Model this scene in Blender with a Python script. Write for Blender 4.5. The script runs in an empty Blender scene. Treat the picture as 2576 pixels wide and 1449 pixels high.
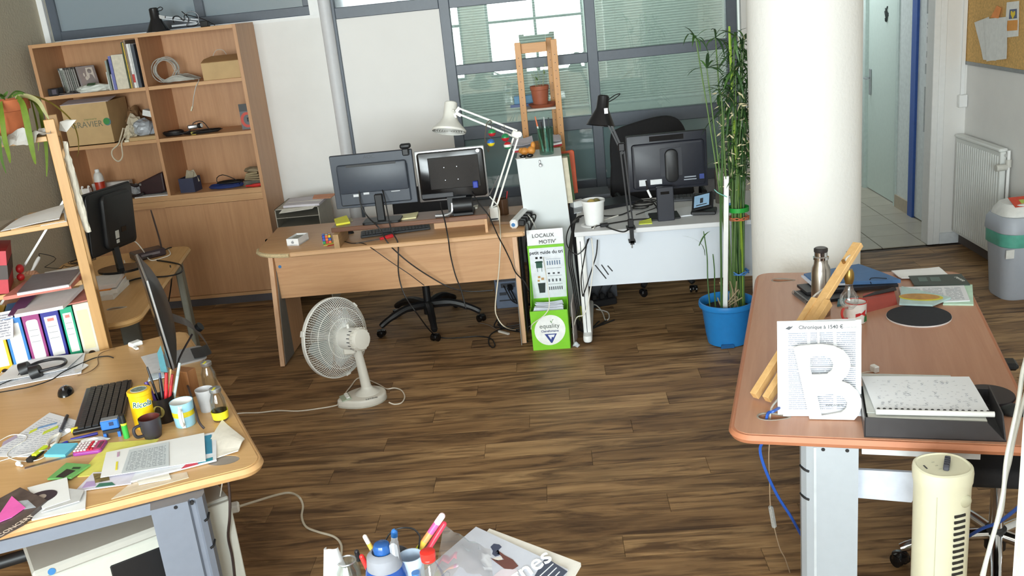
import bpy,bmesh,math,random
from mathutils import Vector as V,Matrix as Mx
random.seed(7)
S=bpy.context.scene
COL=S.collection
PI=math.pi
DZ=0.72

# ------------------------------------------------------------------ camera
F_PX,PITCH,ROLL,YAW=2353.0,0.30007,-0.103584,0.060027
CAM=V((0.0,0.0,2.1))
_cy,_sy,_cp,_sp=math.cos(YAW),math.sin(YAW),math.cos(PITCH),math.sin(PITCH)
FWD=V((-_sy*_cp,_cy*_cp,-_sp));_r=V((_cy,_sy,0));_u=_r.cross(FWD)
RIGHT=math.cos(ROLL)*_r+math.sin(ROLL)*_u
UP=-math.sin(ROLL)*_r+math.cos(ROLL)*_u
cd=bpy.data.cameras.new('camera');cam=bpy.data.objects.new('camera',cd);COL.objects.link(cam)
m=Mx((RIGHT,UP,-FWD)).transposed().to_4x4();m.translation=CAM
cam.matrix_world=m
cd.sensor_width=36;cd.lens=F_PX*36/2576;cd.clip_start=0.05;cd.clip_end=100
S.camera=cam

# ------------------------------------------------------------------ world, daylight, exposure
w=bpy.data.worlds.new('world');S.world=w;w.use_nodes=True
bg=w.node_tree.nodes['Background'];bg.inputs[0].default_value=(0.80,0.90,1.0,1);bg.inputs[1].default_value=1.6
def daylight(name,x0,x1,z0,z1,y,e):
    l=bpy.data.lights.new(name,'AREA');l.shape='RECTANGLE';l.size=x1-x0;l.size_y=z1-z0
    l.energy=e;l.color=(0.90,0.96,1.0)
    o=bpy.data.objects.new(name,l);COL.objects.link(o)
    o.location=((x0+x1)/2,y,(z0+z1)/2);o.rotation_euler=(PI/2,0,0)
    return o
WIN=[(-3.7,-1.5,0.7,2.9),(-1.05,0.75,0.7,2.9)]
YF=-2.8                                   # room face of the street wall behind the camera
daylight('daylight_a',*WIN[0],YF-0.22,430)
daylight('daylight_b',*WIN[1],YF-0.22,430)
S.view_settings.view_transform='Standard';S.view_settings.look='None'
S.view_settings.gamma=1;S.view_settings.use_curve_mapping=False
S.view_settings.exposure=0.02

# ------------------------------------------------------------------ picking points on real planes (photo pixels -> metres)
def ray(x,y):return RIGHT*((x-1288)/F_PX)-UP*((y-724.5)/F_PX)+FWD
def at(x,y,z=0.0):
    d=ray(x,y);return CAM+d*((z-CAM.z)/d.z)
def aty(x,y,Y):
    d=ray(x,y);return CAM+d*((Y-CAM.y)/d.y)
def atx(x,y,X):
    d=ray(x,y);return CAM+d*((X-CAM.x)/d.x)

# ------------------------------------------------------------------ materials
MATS={}
def lin(c):
    return tuple(((v/255)/12.92 if v/255 <= 0.04045 else ((v/255+0.055)/1.055)**2.4) for v in c)
def nodes(name):
    m=bpy.data.materials.new(name);m.use_nodes=True
    return m,m.node_tree,m.node_tree.nodes['Principled BSDF']
def mat(c,rough=0.5,metal=0.0,var=0.06,scale=30,bump=0.0,spec=0.5,trans=0.0,alpha=1.0,name=None):
    """plain procedural material: colour c (sRGB 0-255) with a soft noise variation"""
    key=(tuple(c),rough,metal,var,scale,bump,spec,trans,alpha)
    if key in MATS:return MATS[key]
    m,nt,b=nodes(name or 'surface_%d_%d_%d' % tuple(c))
    L=lin(c);N=nt.nodes;K=nt.links
    tc=N.new('ShaderNodeTexCoord');nz=N.new('ShaderNodeTexNoise');nz.inputs['Scale'].default_value=scale;nz.inputs['Detail'].default_value=4
    K.new(tc.outputs['Object'],nz.inputs['Vector'])
    rp=N.new('ShaderNodeValToRGB');K.new(nz.outputs['Fac'],rp.inputs['Fac'])
    rp.color_ramp.elements[0].position=0.3;rp.color_ramp.elements[1].position=0.7
    rp.color_ramp.elements[0].color=(*[max(0,v*(1-var)) for v in L],1)
    rp.color_ramp.elements[1].color=(*[min(1,v*(1+var)) for v in L],1)
    K.new(rp.outputs['Color'],b.inputs['Base Color'])
    b.inputs['Roughness'].default_value=rough;b.inputs['Metallic'].default_value=metal
    b.inputs['Specular IOR Level'].default_value=spec
    if trans:b.inputs['Transmission Weight'].default_value=trans
    if alpha<1:b.inputs['Alpha'].default_value=alpha
    if bump:
        bp=N.new('ShaderNodeBump');bp.inputs['Strength'].default_value=bump;bp.inputs['Distance'].default_value=0.004
        K.new(nz.outputs['Fac'],bp.inputs['Height']);K.new(bp.outputs['Normal'],b.inputs['Normal'])
    MATS[key]=m;return m
def wood(c1,c2,axis='X',scale=6,rough=0.42,name='wood',rnd=0.0):
    """wood grain drawn out along one object axis"""
    key=('w',tuple(c1),tuple(c2),axis,scale,rough,rnd)
    if key in MATS:return MATS[key]
    m,nt,b=nodes(name);N=nt.nodes;K=nt.links
    tc=N.new('ShaderNodeTexCoord');mp=N.new('ShaderNodeMapping')
    s={'X':(0.35,6,6),'Y':(6,0.35,6),'Z':(6,6,0.35)}[axis]
    mp.inputs['Scale'].default_value=s;K.new(tc.outputs['Object'],mp.inputs['Vector'])
    nz=N.new('ShaderNodeTexNoise');nz.inputs['Scale'].default_value=scale;nz.inputs['Detail'].default_value=8;nz.inputs['Roughness'].default_value=0.65;nz.inputs['Distortion'].default_value=0.6
    K.new(mp.outputs['Vector'],nz.inputs['Vector'])
    rp=N.new('ShaderNodeValToRGB');rp.color_ramp.elements[0].position=0.3;rp.color_ramp.elements[1].position=0.72
    rp.color_ramp.elements[0].color=(*lin(c1),1);rp.color_ramp.elements[1].color=(*lin(c2),1)
    K.new(nz.outputs['Fac'],rp.inputs['Fac']);K.new(rp.outputs['Color'],b.inputs['Base Color'])
    b.inputs['Roughness'].default_value=rough
    MATS[key]=m;return m
def glass(tint=(1,1,1),refl=0.12,rough=0.0,name='glass',frost=0.0,fcol=(0.7,0.8,0.78)):
    """thin glass: transparent with fresnel-like gloss, or part frosted"""
    key=('g',tint,refl,rough,frost,fcol)
    if key in MATS:return MATS[key]
    m=bpy.data.materials.new(name);m.use_nodes=True;nt=m.node_tree;N=nt.nodes;K=nt.links
    N.remove(N['Principled BSDF']);out=N['Material Output']
    tr=N.new('ShaderNodeBsdfTransparent');tr.inputs[0].default_value=(*tint,1)
    last=tr.outputs[0]
    if frost:
        tl=N.new('ShaderNodeBsdfDiffuse');tl.inputs[0].default_value=(*fcol,1)
        mx0=N.new('ShaderNodeMixShader');mx0.inputs[0].default_value=frost
        K.new(last,mx0.inputs[1]);K.new(tl.outputs[0],mx0.inputs[2]);last=mx0.outputs[0]
    gl=N.new('ShaderNodeBsdfGlossy');gl.inputs['Roughness'].default_value=rough
    lw=N.new('ShaderNodeLayerWeight');lw.inputs['Blend'].default_value=0.35
    ma=N.new('ShaderNodeMath');ma.operation='MULTIPLY_ADD';ma.inputs[1].default_value=0.35;ma.inputs[2].default_value=refl
    K.new(lw.outputs['Fresnel'],ma.inputs[0])
    mx=N.new('ShaderNodeMixShader');K.new(ma.outputs[0],mx.inputs[0]);K.new(last,mx.inputs[1]);K.new(gl.outputs[0],mx.inputs[2])
    K.new(mx.outputs[0],out.inputs['Surface'])
    MATS[key]=m;return m
def printed(paper,ink,rows=26,cols=2,cover=0.75,name='print',rough=0.6,axis='UV'):
    """paper with columns of small print: flat print on a sheet (u, v span the sheet)"""
    key=('p',tuple(paper),tuple(ink),rows,cols,cover)
    if key in MATS:return MATS[key]
    m,nt,b=nodes(name);N=nt.nodes;K=nt.links
    tc=N.new('ShaderNodeTexCoord');sp=N.new('ShaderNodeSeparateXYZ');K.new(tc.outputs['UV'],sp.inputs[0])
    def M(op,a,bb,clamp=False):
        n=N.new('ShaderNodeMath');n.operation=op;n.use_clamp=clamp
        for i,v in enumerate((a,bb)):
            if v is None:continue
            if isinstance(v,(int,float)):n.inputs[i].default_value=v
            else:K.new(v,n.inputs[i])
        return n.outputs[0]
    r=M('FRACT',M('MULTIPLY',sp.outputs[1],rows),None);line=M('GREATER_THAN',r,0.45)
    cx=M('FRACT',M('MULTIPLY',sp.outputs[0],cols),None)
    gap=M('MULTIPLY',M('GREATER_THAN',cx,0.06),M('LESS_THAN',cx,0.94))
    marg=M('MULTIPLY',M('MULTIPLY',M('GREATER_THAN',sp.outputs[0],0.07),M('LESS_THAN',sp.outputs[0],0.93)),M('MULTIPLY',M('GREATER_THAN',sp.outputs[1],0.06),M('LESS_THAN',sp.outputs[1],0.9)))
    nz=N.new('ShaderNodeTexNoise');nz.inputs['Scale'].default_value=1.0;nz.inputs['Detail'].default_value=1
    mp=N.new('ShaderNodeMapping');mp.inputs['Scale'].default_value=(rows*1.6,rows,1);K.new(tc.outputs['UV'],mp.inputs[0]);K.new(mp.outputs[0],nz.inputs['Vector'])
    words=M('LESS_THAN',nz.outputs['Fac'],0.35+0.3*cover)
    f=M('MULTIPLY',M('MULTIPLY',line,gap),M('MULTIPLY',marg,words))
    mix=N.new('ShaderNodeMix');mix.data_type='RGBA';mix.inputs[6].default_value=(*lin(paper),1);mix.inputs[7].default_value=(*lin(ink),1)
    K.new(f,mix.inputs[0]);K.new(mix.outputs[2],b.inputs['Base Color']);b.inputs['Roughness'].default_value=rough
    MATS[key]=m;return m

# ------------------------------------------------------------------ mesh building
class B:
    """collects shapes into one mesh"""
    def __init__(self):self.bm=bmesh.new();self.uv=None
    def _x(self,verts,M):
        if M is not None:bmesh.ops.transform(self.bm,matrix=M,verts=verts)
    def box(self,c,s,rz=0,rx=0,ry=0,bev=0,seg=1,M=None):
        r=bmesh.ops.create_cube(self.bm,size=1);vs=r['verts']
        T=Mx.Translation(V(c)) @ Mx.Rotation(rz,4,'Z') @ Mx.Rotation(ry,4,'Y') @ Mx.Rotation(rx,4,'X') @ Mx.Diagonal((*s,1))
        if bev:
            bmesh.ops.transform(self.bm,matrix=Mx.Diagonal((*s,1)),verts=vs)
            es=list({e for v in vs for e in v.link_edges})
            g=bmesh.ops.bevel(self.bm,geom=es,offset=bev,segments=seg,profile=0.5,affect='EDGES',clamp_overlap=True)
            allv=set(v for v in vs if v.is_valid) | set(g['verts'])
            T=Mx.Translation(V(c)) @ Mx.Rotation(rz,4,'Z') @ Mx.Rotation(ry,4,'Y') @ Mx.Rotation(rx,4,'X')
            vs=list(allv)
        self._x(vs,T)
        self._x(vs,M);return self
    def b2(self,p0,p1,bev=0,seg=1,M=None):
        p0,p1=V(p0),V(p1);return self.box((p0+p1)/2,[abs(a) for a in (p1-p0)],bev=bev,seg=seg,M=M)
    def beam(self,p0,p1,w,h,up=(0,0,1),bev=0,M=None):
        """bar of section w x h from p0 to p1"""
        p0,p1=V(p0),V(p1);d=p1-p0;L=d.length;z=d.normalized();x=V(up).cross(z)
        if x.length<1e-4:x=V((1,0,0)).cross(z)
        x.normalize();y=z.cross(x)
        T=Mx((x,y,z)).transposed().to_4x4();T.translation=(p0+p1)/2
        if M is not None:T=M @ T
        return self.box((0,0,0),(w,h,L),bev=bev,M=T)
    def cyl(self,p0,p1,r0,r1=None,seg=20,caps=True,M=None):
        r1=r0 if r1 is None else r1
        p0,p1=V(p0),V(p1);d=p1-p0
        r=bmesh.ops.create_cone(self.bm,cap_ends=caps,segments=seg,radius1=max(r0,1e-5),radius2=max(r1,1e-5),depth=d.length)
        T=Mx.Translation((p0+p1)/2) @ d.to_track_quat('Z','Y').to_matrix().to_4x4()
        self._x(r['verts'],T);self._x(r['verts'],M);return self
    def ball(self,c,r,seg=16,s=(1,1,1),M=None):
        q=bmesh.ops.create_uvsphere(self.bm,u_segments=seg,v_segments=max(6,seg//2),radius=r)
        self._x(q['verts'],Mx.Translation(V(c)) @ Mx.Diagonal((*s,1)));self._x(q['verts'],M);return self
    def lathe(self,prof,seg=28,M=None,cap=False):
        """prof: (radius, z) from bottom to top"""
        rings=[]
        for r,z in prof:
            if r<1e-5:rings.append([self.bm.verts.new((0,0,z))])
            else:rings.append([self.bm.verts.new((r*math.cos(2*PI*i/seg),r*math.sin(2*PI*i/seg),z)) for i in range(seg)])
        for a,b in zip(rings,rings[1:]):
            for i in range(seg):
                j=(i+1) % seg
                if len(a) == 1 and len(b) == 1:continue
                if len(a) == 1:self.bm.faces.new((a[0],b[j],b[i]))
                elif len(b) == 1:self.bm.faces.new((a[i],a[j],b[0]))
                else:self.bm.faces.new((a[i],a[j],b[j],b[i]))
        self._x([v for R in rings for v in R],M);return self
    def tube(self,pts,r,seg=6,smooth=0,M=None,closed=False):
        pts=[V(p) for p in pts]
        if smooth:pts=spline(pts,smooth,closed)
        n=len(pts);rs=r if isinstance(r,(list,tuple)) else None
        rings=[];prev=None
        for i,p in enumerate(pts):
            a=pts[i-1] if i else (pts[-1] if closed else p);b=pts[(i+1) % n] if (i<n-1 or closed) else p
            t=(b-a);t=t.normalized() if t.length>1e-9 else V((0,0,1))
            if prev is None:
                x=t.cross(V((0,0,1)));
                if x.length<1e-3:x=t.cross(V((1,0,0)))
            else:x=prev-t*prev.dot(t)
            if x.length<1e-6:x=t.orthogonal()
            x.normalize();y=t.cross(x);prev=x
            rr=(rs[int(i*(len(rs)-1)/max(1,n-1))] if rs else r)
            rings.append([self.bm.verts.new(p+x*rr*math.cos(2*PI*k/seg)+y*rr*math.sin(2*PI*k/seg)) for k in range(seg)])
        for i in range(n if closed else n-1):
            a,b=rings[i],rings[(i+1) % n]
            for k in range(seg):self.bm.faces.new((a[k],a[(k+1) % seg],b[(k+1) % seg],b[k]))
        if not closed:
            self.bm.faces.new(rings[0][::-1]);self.bm.faces.new(rings[-1])
        self._x([v for R in rings for v in R],M);return self
    def prism(self,outline,h,M=None,bev=0,seg=2):
        """flat outline (x, y) extruded up by h, optional rounded rims"""
        vs=[self.bm.verts.new((x,y,0)) for x,y in outline];f=self.bm.faces.new(vs)
        if f.normal.z == 0:f.normal_update()
        f.normal_update()
        if f.normal.z>0:f.normal_flip()
        g=bmesh.ops.extrude_face_region(self.bm,geom=[f]);nv=[e for e in g['geom'] if isinstance(e,bmesh.types.BMVert)]
        bmesh.ops.translate(self.bm,vec=(0,0,h),verts=nv)
        allv=vs+nv
        if bev:
            es=[e for e in {e for v in allv for e in v.link_edges} if abs(e.verts[0].co.z-e.verts[1].co.z)<1e-7]
            q=bmesh.ops.bevel(self.bm,geom=es,offset=bev,segments=seg,profile=0.5,affect='EDGES',clamp_overlap=True)
            allv=[v for v in allv if v.is_valid]+list(q['verts']);allv=list(set(allv))
        self._x(allv,M);return self
    def sheet(self,c,th=0.0012,n=6,wob=0.0,lift=(0,0,0,0),seed=1):
        """paper between four corner points, slightly waved, with uv; corners: near-left, near-right, far-right, far-left"""
        rd=random.Random(seed);c=[V(p)+V((0,0,l)) for p,l in zip(c,lift)]
        if self.uv is None:self.uv=self.bm.loops.layers.uv.new('UVMap')
        nrm=(c[1]-c[0]).cross(c[3]-c[0]).normalized()
        ph=[rd.uniform(0,6) for _ in range(4)]
        def P(u,v):
            p=(c[0]*(1-u)+c[1]*u)*(1-v)+(c[3]*(1-u)+c[2]*u)*v
            return p+nrm*wob*(0.5+0.25*math.sin(ph[0]+4*u)+0.25*math.sin(ph[1]+5*v))
        top=[[self.bm.verts.new(P(i/n,j/n)+nrm*th) for i in range(n+1)] for j in range(n+1)]
        bot=[[self.bm.verts.new(P(i/n,j/n)) for i in range(n+1)] for j in range(n+1)]
        def q(vs,uvs):
            f=self.bm.faces.new(vs)
            for l,t in zip(f.loops,uvs):l[self.uv].uv=t
        for j in range(n):
            for i in range(n):
                uv=[(i/n,j/n),((i+1)/n,j/n),((i+1)/n,(j+1)/n),(i/n,(j+1)/n)]
                q([top[j][i],top[j][i+1],top[j+1][i+1],top[j+1][i]],uv)
                q([bot[j][i],bot[j+1][i],bot[j+1][i+1],bot[j][i+1]],[(0,0)]*4)
        for i in range(n):
            q([bot[0][i],bot[0][i+1],top[0][i+1],top[0][i]],[(0,0)]*4)
            q([bot[n][i+1],bot[n][i],top[n][i],top[n][i+1]],[(0,0)]*4)
            q([bot[i+1][0],bot[i][0],top[i][0],top[i+1][0]],[(0,0)]*4)
            q([bot[i][n],bot[i+1][n],top[i+1][n],top[i][n]],[(0,0)]*4)
        return self
    def crumple(self,c,s,seed=1,sub=2,amp=0.35,M=None):
        """crumpled lump of paper or plastic"""
        rd=random.Random(seed)
        q=bmesh.ops.create_icosphere(self.bm,subdivisions=sub,radius=0.5);vs=q['verts']
        for v in vs:
            v.co *= 1+rd.uniform(-amp,amp)
            v.co.z=max(v.co.z,-0.30)
        for v in vs:v.co.z += 0.30
        self._x(vs,Mx.Translation(V(c)) @ Mx.Diagonal((*s,1)));self._x(vs,M);return self
def loft_(rings):
    b=B();R_=[[b.bm.verts.new((x_,y_,z_)) for x_,y_ in o] for o,z_ in rings];n=len(R_[0])
    for a,c in zip(R_,R_[1:]):
        for i in range(n):b.bm.faces.new((a[i],a[(i+1) % n],c[(i+1) % n],c[i]))
    b.bm.faces.new(R_[0][::-1]);b.bm.faces.new(R_[-1]);return b
def spline(pts,k=6,closed=False):
    out=[];n=len(pts)
    rng=range(n if closed else n-1)
    for i in rng:
        p0=pts[i-1] if (i>0 or closed) else pts[i];p1=pts[i];p2=pts[(i+1) % n];p3=pts[(i+2) % n] if (i+2<n or closed) else p2
        for j in range(k):
            t=j/k
            out.append(0.5*((2*p1)+(p2-p0)*t+(2*p0-5*p1+4*p2-p3)*t*t+(3*p1-p0-3*p2+p3)*t**3))
    if not closed:out.append(pts[-1])
    return out
def rrect(w,d,r,n=5,cx=0,cy=0):
    """rounded rectangle outline"""
    o=[]
    for sx,sy,a in ((1,1,0),(-1,1,PI/2),(-1,-1,PI),(1,-1,1.5*PI)):
        for i in range(n+1):
            t=a+PI/2*i/n;o.append((cx+sx*(w/2-r)+r*math.cos(t),cy+sy*(d/2-r)+r*math.sin(t)))
    return o
def obj(name,b,material,parent=None,smooth=None,M=None):
    me=bpy.data.meshes.new(name)
    bmesh.ops.recalc_face_normals(b.bm,faces=b.bm.faces)
    if M is not None:bmesh.ops.transform(b.bm,matrix=M,verts=b.bm.verts)
    b.bm.to_mesh(me);b.bm.free()
    me.materials.append(material)
    if smooth:
        for p in me.polygons:p.use_smooth=True
        if hasattr(me,'set_sharp_from_angle'):me.set_sharp_from_angle(angle=smooth if smooth is not True else 0.7)
    o=bpy.data.objects.new(name,me);COL.objects.link(o)
    if parent is not None:o.parent=parent
    return o
def tag(o,label,cat,group=None,kind=None):
    if label:o['label']=label
    if cat:o['category']=cat
    if group:o['group']=group
    if kind:o['kind']=kind
    return o
RECENTER=[]
def thing(name,label,cat,loc=(0,0,0),rz=0,group=None):
    """an Empty at the thing's base; loc None = parts given in room coordinates (origin moved to the base at the end)"""
    o=bpy.data.objects.new(name,None);COL.objects.link(o);o.empty_display_size=0.05
    if loc is None:RECENTER.append(o)
    else:o.location=loc;o.rotation_euler=(0,0,rz)
    return tag(o,label,cat,group)
def one(name,b,material,label,cat,group=None,smooth=None,loc=None,rz=0,kind=None,rot=None):
    """a thing that is one mesh"""
    o=obj(name,b,material,None,smooth);tag(o,label,cat,group,kind)
    if loc is None:RECENTER.append(o)
    else:o.location=loc;o.rotation_euler=rot or (0,0,rz)
    return o
def struct(name,b,material,smooth=None,label=None):
    o=obj(name,b,material,None,smooth);o['kind']='structure'
    if label:o['label']=label
    return o
def dup(root,label=None,loc=None,rz=None,group=None):
    r=root.copy();COL.objects.link(r)
    if loc is not None:r.location=loc
    if rz is not None:r.rotation_euler=(0,0,rz)
    if label:r['label']=label
    if group:r['group']=group
    for ch in root.children:
        c=ch.copy();COL.objects.link(c);c.parent=r
        for g in ch.children:
            d=g.copy();COL.objects.link(d);d.parent=c
    return r
def text(body,size,material,M,parent,name='lettering',ext=0.0004,bold=0.0,shear=0.0,align='CENTER',squash=1.0):
    cu=bpy.data.curves.new(name,'FONT');cu.body=body;cu.size=size;cu.extrude=ext;cu.offset=bold;cu.shear=shear
    cu.align_x=align;cu.align_y='CENTER';cu.resolution_u=3
    t=bpy.data.objects.new(name,cu)
    me=bpy.data.meshes.new_from_object(t);bpy.data.objects.remove(t);bpy.data.curves.remove(cu)
    me.transform(M @ Mx.Diagonal((squash,1,1,1)))
    me.materials.clear();me.materials.append(material);me.name=name
    o=bpy.data.objects.new(name,me);COL.objects.link(o);o.parent=parent
    return o
def frame(o,x,y):
    """matrix with origin o, x axis x, y axis y (z = x cross y)"""
    x=V(x).normalized();z=x.cross(V(y)).normalized();y=z.cross(x)
    T=Mx((x,y,z)).transposed().to_4x4();T.translation=V(o);return T
def wire(name,pts,r,material,label,cat='cable',group=None,smooth=6,seg=6):
    return one(name,B().tube(pts,r,seg=seg,smooth=smooth),material,label,cat,group,smooth=True)
def finish():
    """put the origin of every thing given in room coordinates at the middle of its base"""
    I=Mx.Identity(4)
    for o in RECENTER:
        if o.type == 'EMPTY':
            ms=[c for ch in o.children for c in [ch]+list(ch.children) if c.type == 'MESH']
        else:ms=[o]+[c for c in o.children if c.type == 'MESH']
        co=[c.matrix_basis @ v.co for c in ms for v in c.data.vertices]
        if not co:continue
        base=V(((min(c.x for c in co)+max(c.x for c in co))/2,(min(c.y for c in co)+max(c.y for c in co))/2,min(c.z for c in co)))
        done=set()
        for c in ms:
            if c is not o and c.matrix_basis != I:c.location=c.location-base;continue
            if c.data.name in done:continue
            done.add(c.data.name);c.data.transform(Mx.Translation(-base))
        o.location=base

# shared materials
WHITE=mat((236,234,230),0.7,var=0.015,scale=8)
WHITEP=mat((240,240,238),0.45,var=0.02)
BLACK=mat((22,22,24),0.45,var=0.1)
BLACKG=mat((14,14,16),0.15,var=0.05)
DGREY=mat((52,54,58),0.5)
GREYM=mat((88,95,105),0.4,var=0.04)
SILVER=mat((190,192,195),0.3,metal=0.9)
CHROME=mat((215,216,218),0.1,metal=1.0)
STEEL=mat((176,170,162),0.28,metal=1.0)
CABLEB=mat((26,24,24),0.5)
CABLEW=mat((232,228,218),0.5)
PAPER=mat((240,240,240),0.75,var=0.02,scale=8)
YELLOW=mat((238,222,60),0.6)
BLUEST=mat((60,120,175),0.4)
BEECH=wood((196,148,104),(214,170,124),'X',name='beech_laminate')
BEECHZ=wood((186,138,98),(204,156,114),'Z',name='beech_laminate_upright')
BEECHY=wood((196,148,104),(214,170,124),'Y',name='beech_laminate_depth')
# ================================================================== the room
XL,XR,YB,ZC=-3.87,3.0,7.45,3.0
YD=6.97                                   # front face of the wall with the doorway
# floor: slab with separate planks on top
def plank_mat():
    m,nt,b=nodes('plank_wood');N=nt.nodes;K=nt.links
    tc=N.new('ShaderNodeTexCoord');oi=N.new('ShaderNodeObjectInfo')
    ad=N.new('ShaderNodeVectorMath');ad.operation='MULTIPLY_ADD'
    cb=N.new('ShaderNodeCombineXYZ');K.new(oi.outputs['Random'],cb.inputs[0]);K.new(oi.outputs['Random'],cb.inputs[1])
    K.new(cb.outputs[0],ad.inputs[0]);ad.inputs[1].default_value=(37,53,0);K.new(tc.outputs['Object'],ad.inputs[2])
    def noise(sc,scale,det=8,dist=0.8,ro=0.6):
        mp=N.new('ShaderNodeMapping');mp.inputs['Scale'].default_value=sc;K.new(ad.outputs[0],mp.inputs[0])
        n=N.new('ShaderNodeTexNoise');n.inputs['Scale'].default_value=scale;n.inputs['Detail'].default_value=det;n.inputs['Distortion'].default_value=dist;n.inputs['Roughness'].default_value=ro
        K.new(mp.outputs[0],n.inputs['Vector']);return n
    def ramp(n,p0,c0,p1,c1):
        r=N.new('ShaderNodeValToRGB');r.color_ramp.elements[0].position=p0;r.color_ramp.elements[1].position=p1
        r.color_ramp.elements[0].color=(*c0,1);r.color_ramp.elements[1].color=(*c1,1);K.new(n,r.inputs[0]);return r.outputs[0]
    def mul(a,b_,f):
        x=N.new('ShaderNodeMix');x.data_type='RGBA';x.blend_type='MULTIPLY';x.inputs[0].default_value=f
        K.new(a,x.inputs[6]);K.new(b_,x.inputs[7]);return x.outputs[2]
    g=noise((0.6,9,1),5);st=noise((0.9,7,1),2.2,6,1.2);big=noise((1,1.6,1),1.6,3,0.4)
    c=ramp(g.outputs['Fac'],0.32,lin((164,126,84)),0.70,lin((204,166,118)))
    c=mul(c,ramp(st.outputs['Fac'],0.36,lin((136,124,116)),0.56,(1,1,1)),0.9)
    c=mul(c,ramp(big.outputs['Fac'],0.34,lin((190,186,184)),0.62,(1,1,1)),0.8)
    c=mul(c,ramp(oi.outputs['Random'],0.0,lin((214,206,200)),1.0,(1,1,1)),0.9)
    K.new(c,b.inputs['Base Color'])
    r=N.new('ShaderNodeMapRange');K.new(g.outputs['Fac'],r.inputs[0]);r.inputs[3].default_value=0.42;r.inputs[4].default_value=0.62
    K.new(r.outputs[0],b.inputs['Roughness']);b.inputs['Specular IOR Level'].default_value=0.35
    bp=N.new('ShaderNodeBump');bp.inputs['Strength'].default_value=0.12;bp.inputs['Distance'].default_value=0.002
    K.new(g.outputs['Fac'],bp.inputs['Height']);K.new(bp.outputs[0],b.inputs['Normal'])
    return m
PLANK=plank_mat()
floor=struct('floor',B().b2((XL,YF,-0.12),(XR,YB,-0.008)),mat((60,44,30),0.7),label='brown wood plank floor of the office')
PW,PL=0.15,1.25
cache={}
def plank(x0,x1,y0,y1):
    L,W=round(x1-x0,3),round(y1-y0,3)
    if (L,W) not in cache:
        o=obj('plank',B().box((0,0,-0.004),(L-0.0012,W-0.0012,0.008),bev=0.0008),PLANK,floor);cache[(L,W)]=o.data
    else:
        o=bpy.data.objects.new('plank',cache[(L,W)]);COL.objects.link(o);o.parent=floor
    o.location=((x0+x1)/2,(y0+y1)/2,0)
y=1.05;i=0
while y<YB-0.01:
    y1=min(y+PW,YB);xr=XR if y1 <= YD+0.02 else 1.75
    x=XL-(((i*0.4137) % 1.0)*PL)
    while x<xr-0.001:
        a,b_=max(x,XL),min(x+PL,xr)
        if b_-a>0.02:plank(a,b_,y,y1)
        x += PL
    y=y1;i += 1
near=obj('near_boards',B().b2((XL,YF,-0.008),(XR,1.0488,0)),PLANK,floor)
# walls
def rough_plaster(c,sc,st,name):
    m,nt,b=nodes(name);N=nt.nodes;K=nt.links
    tc=N.new('ShaderNodeTexCoord');nz=N.new('ShaderNodeTexNoise');nz.inputs['Scale'].default_value=sc;nz.inputs['Detail'].default_value=5
    K.new(tc.outputs['Object'],nz.inputs['Vector'])
    bp=N.new('ShaderNodeBump');bp.inputs['Strength'].default_value=st;bp.inputs['Distance'].default_value=0.01
    K.new(nz.outputs['Fac'],bp.inputs['Height']);K.new(bp.outputs[0],b.inputs['Normal'])
    b.inputs['Base Color'].default_value=(*lin(c),1);b.inputs['Roughness'].default_value=0.85
    return m
LEFTW=rough_plaster((196,186,164),60,0.35,'beige_roughcast')
COLM=rough_plaster((246,245,241),38,0.30,'white_roughcast')
struct('wall_left',B().b2((XL-0.2,YF,0),(XL,YB+0.25,ZC)),LEFTW,label='beige rough plastered wall at the left')
struct('wall_right',B().b2((XR,YF,0),(XR+0.2,YD+0.10,ZC)),WHITE,label='white wall carrying radiator and cork board')
struct('ceiling',B().b2((XL-0.2,YF-0.3,ZC),(XR+1.2,11.2,ZC+0.15)),WHITE,label='white ceiling')
# street wall behind the camera with two windows
b=B();xs=[XL-0.2,WIN[0][0],WIN[0][1],WIN[1][0],WIN[1][1],XR+0.2]
for k in (0,2,4):b.b2((xs[k],YF-0.3,0),(xs[k+1],YF,ZC))
for wx0,wx1,wz0,wz1 in WIN:
    b.b2((wx0,YF-0.3,0),(wx1,YF,wz0));b.b2((wx0,YF-0.3,wz1),(wx1,YF,ZC))
struct('wall_front',b,WHITE,label='street wall behind the viewer')
CLEAR=glass((0.97,0.99,0.98),0.03,name='window_glass')
for k,(wx0,wx1,wz0,wz1) in enumerate(WIN):
    b=B();fw=0.05;yc=YF-0.12
    for xx in (wx0+fw/2,(wx0+wx1)/2,wx1-fw/2):b.b2((xx-fw/2,yc-0.03,wz0),(xx+fw/2,yc+0.03,wz1))
    for zz in (wz0+fw/2,wz0+(wz1-wz0)*0.45,wz1-fw/2):b.b2((wx0,yc-0.029,zz-fw/2),(wx1,yc+0.029,zz+fw/2))
    wo=struct('window_%d' % (k+1),b,GREYM,label='grey framed street window')
    obj('pane',B().b2((wx0+0.02,yc-0.004,wz0+0.02),(wx1-0.02,yc+0.004,wz1-0.02)),CLEAR,wo)
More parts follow.
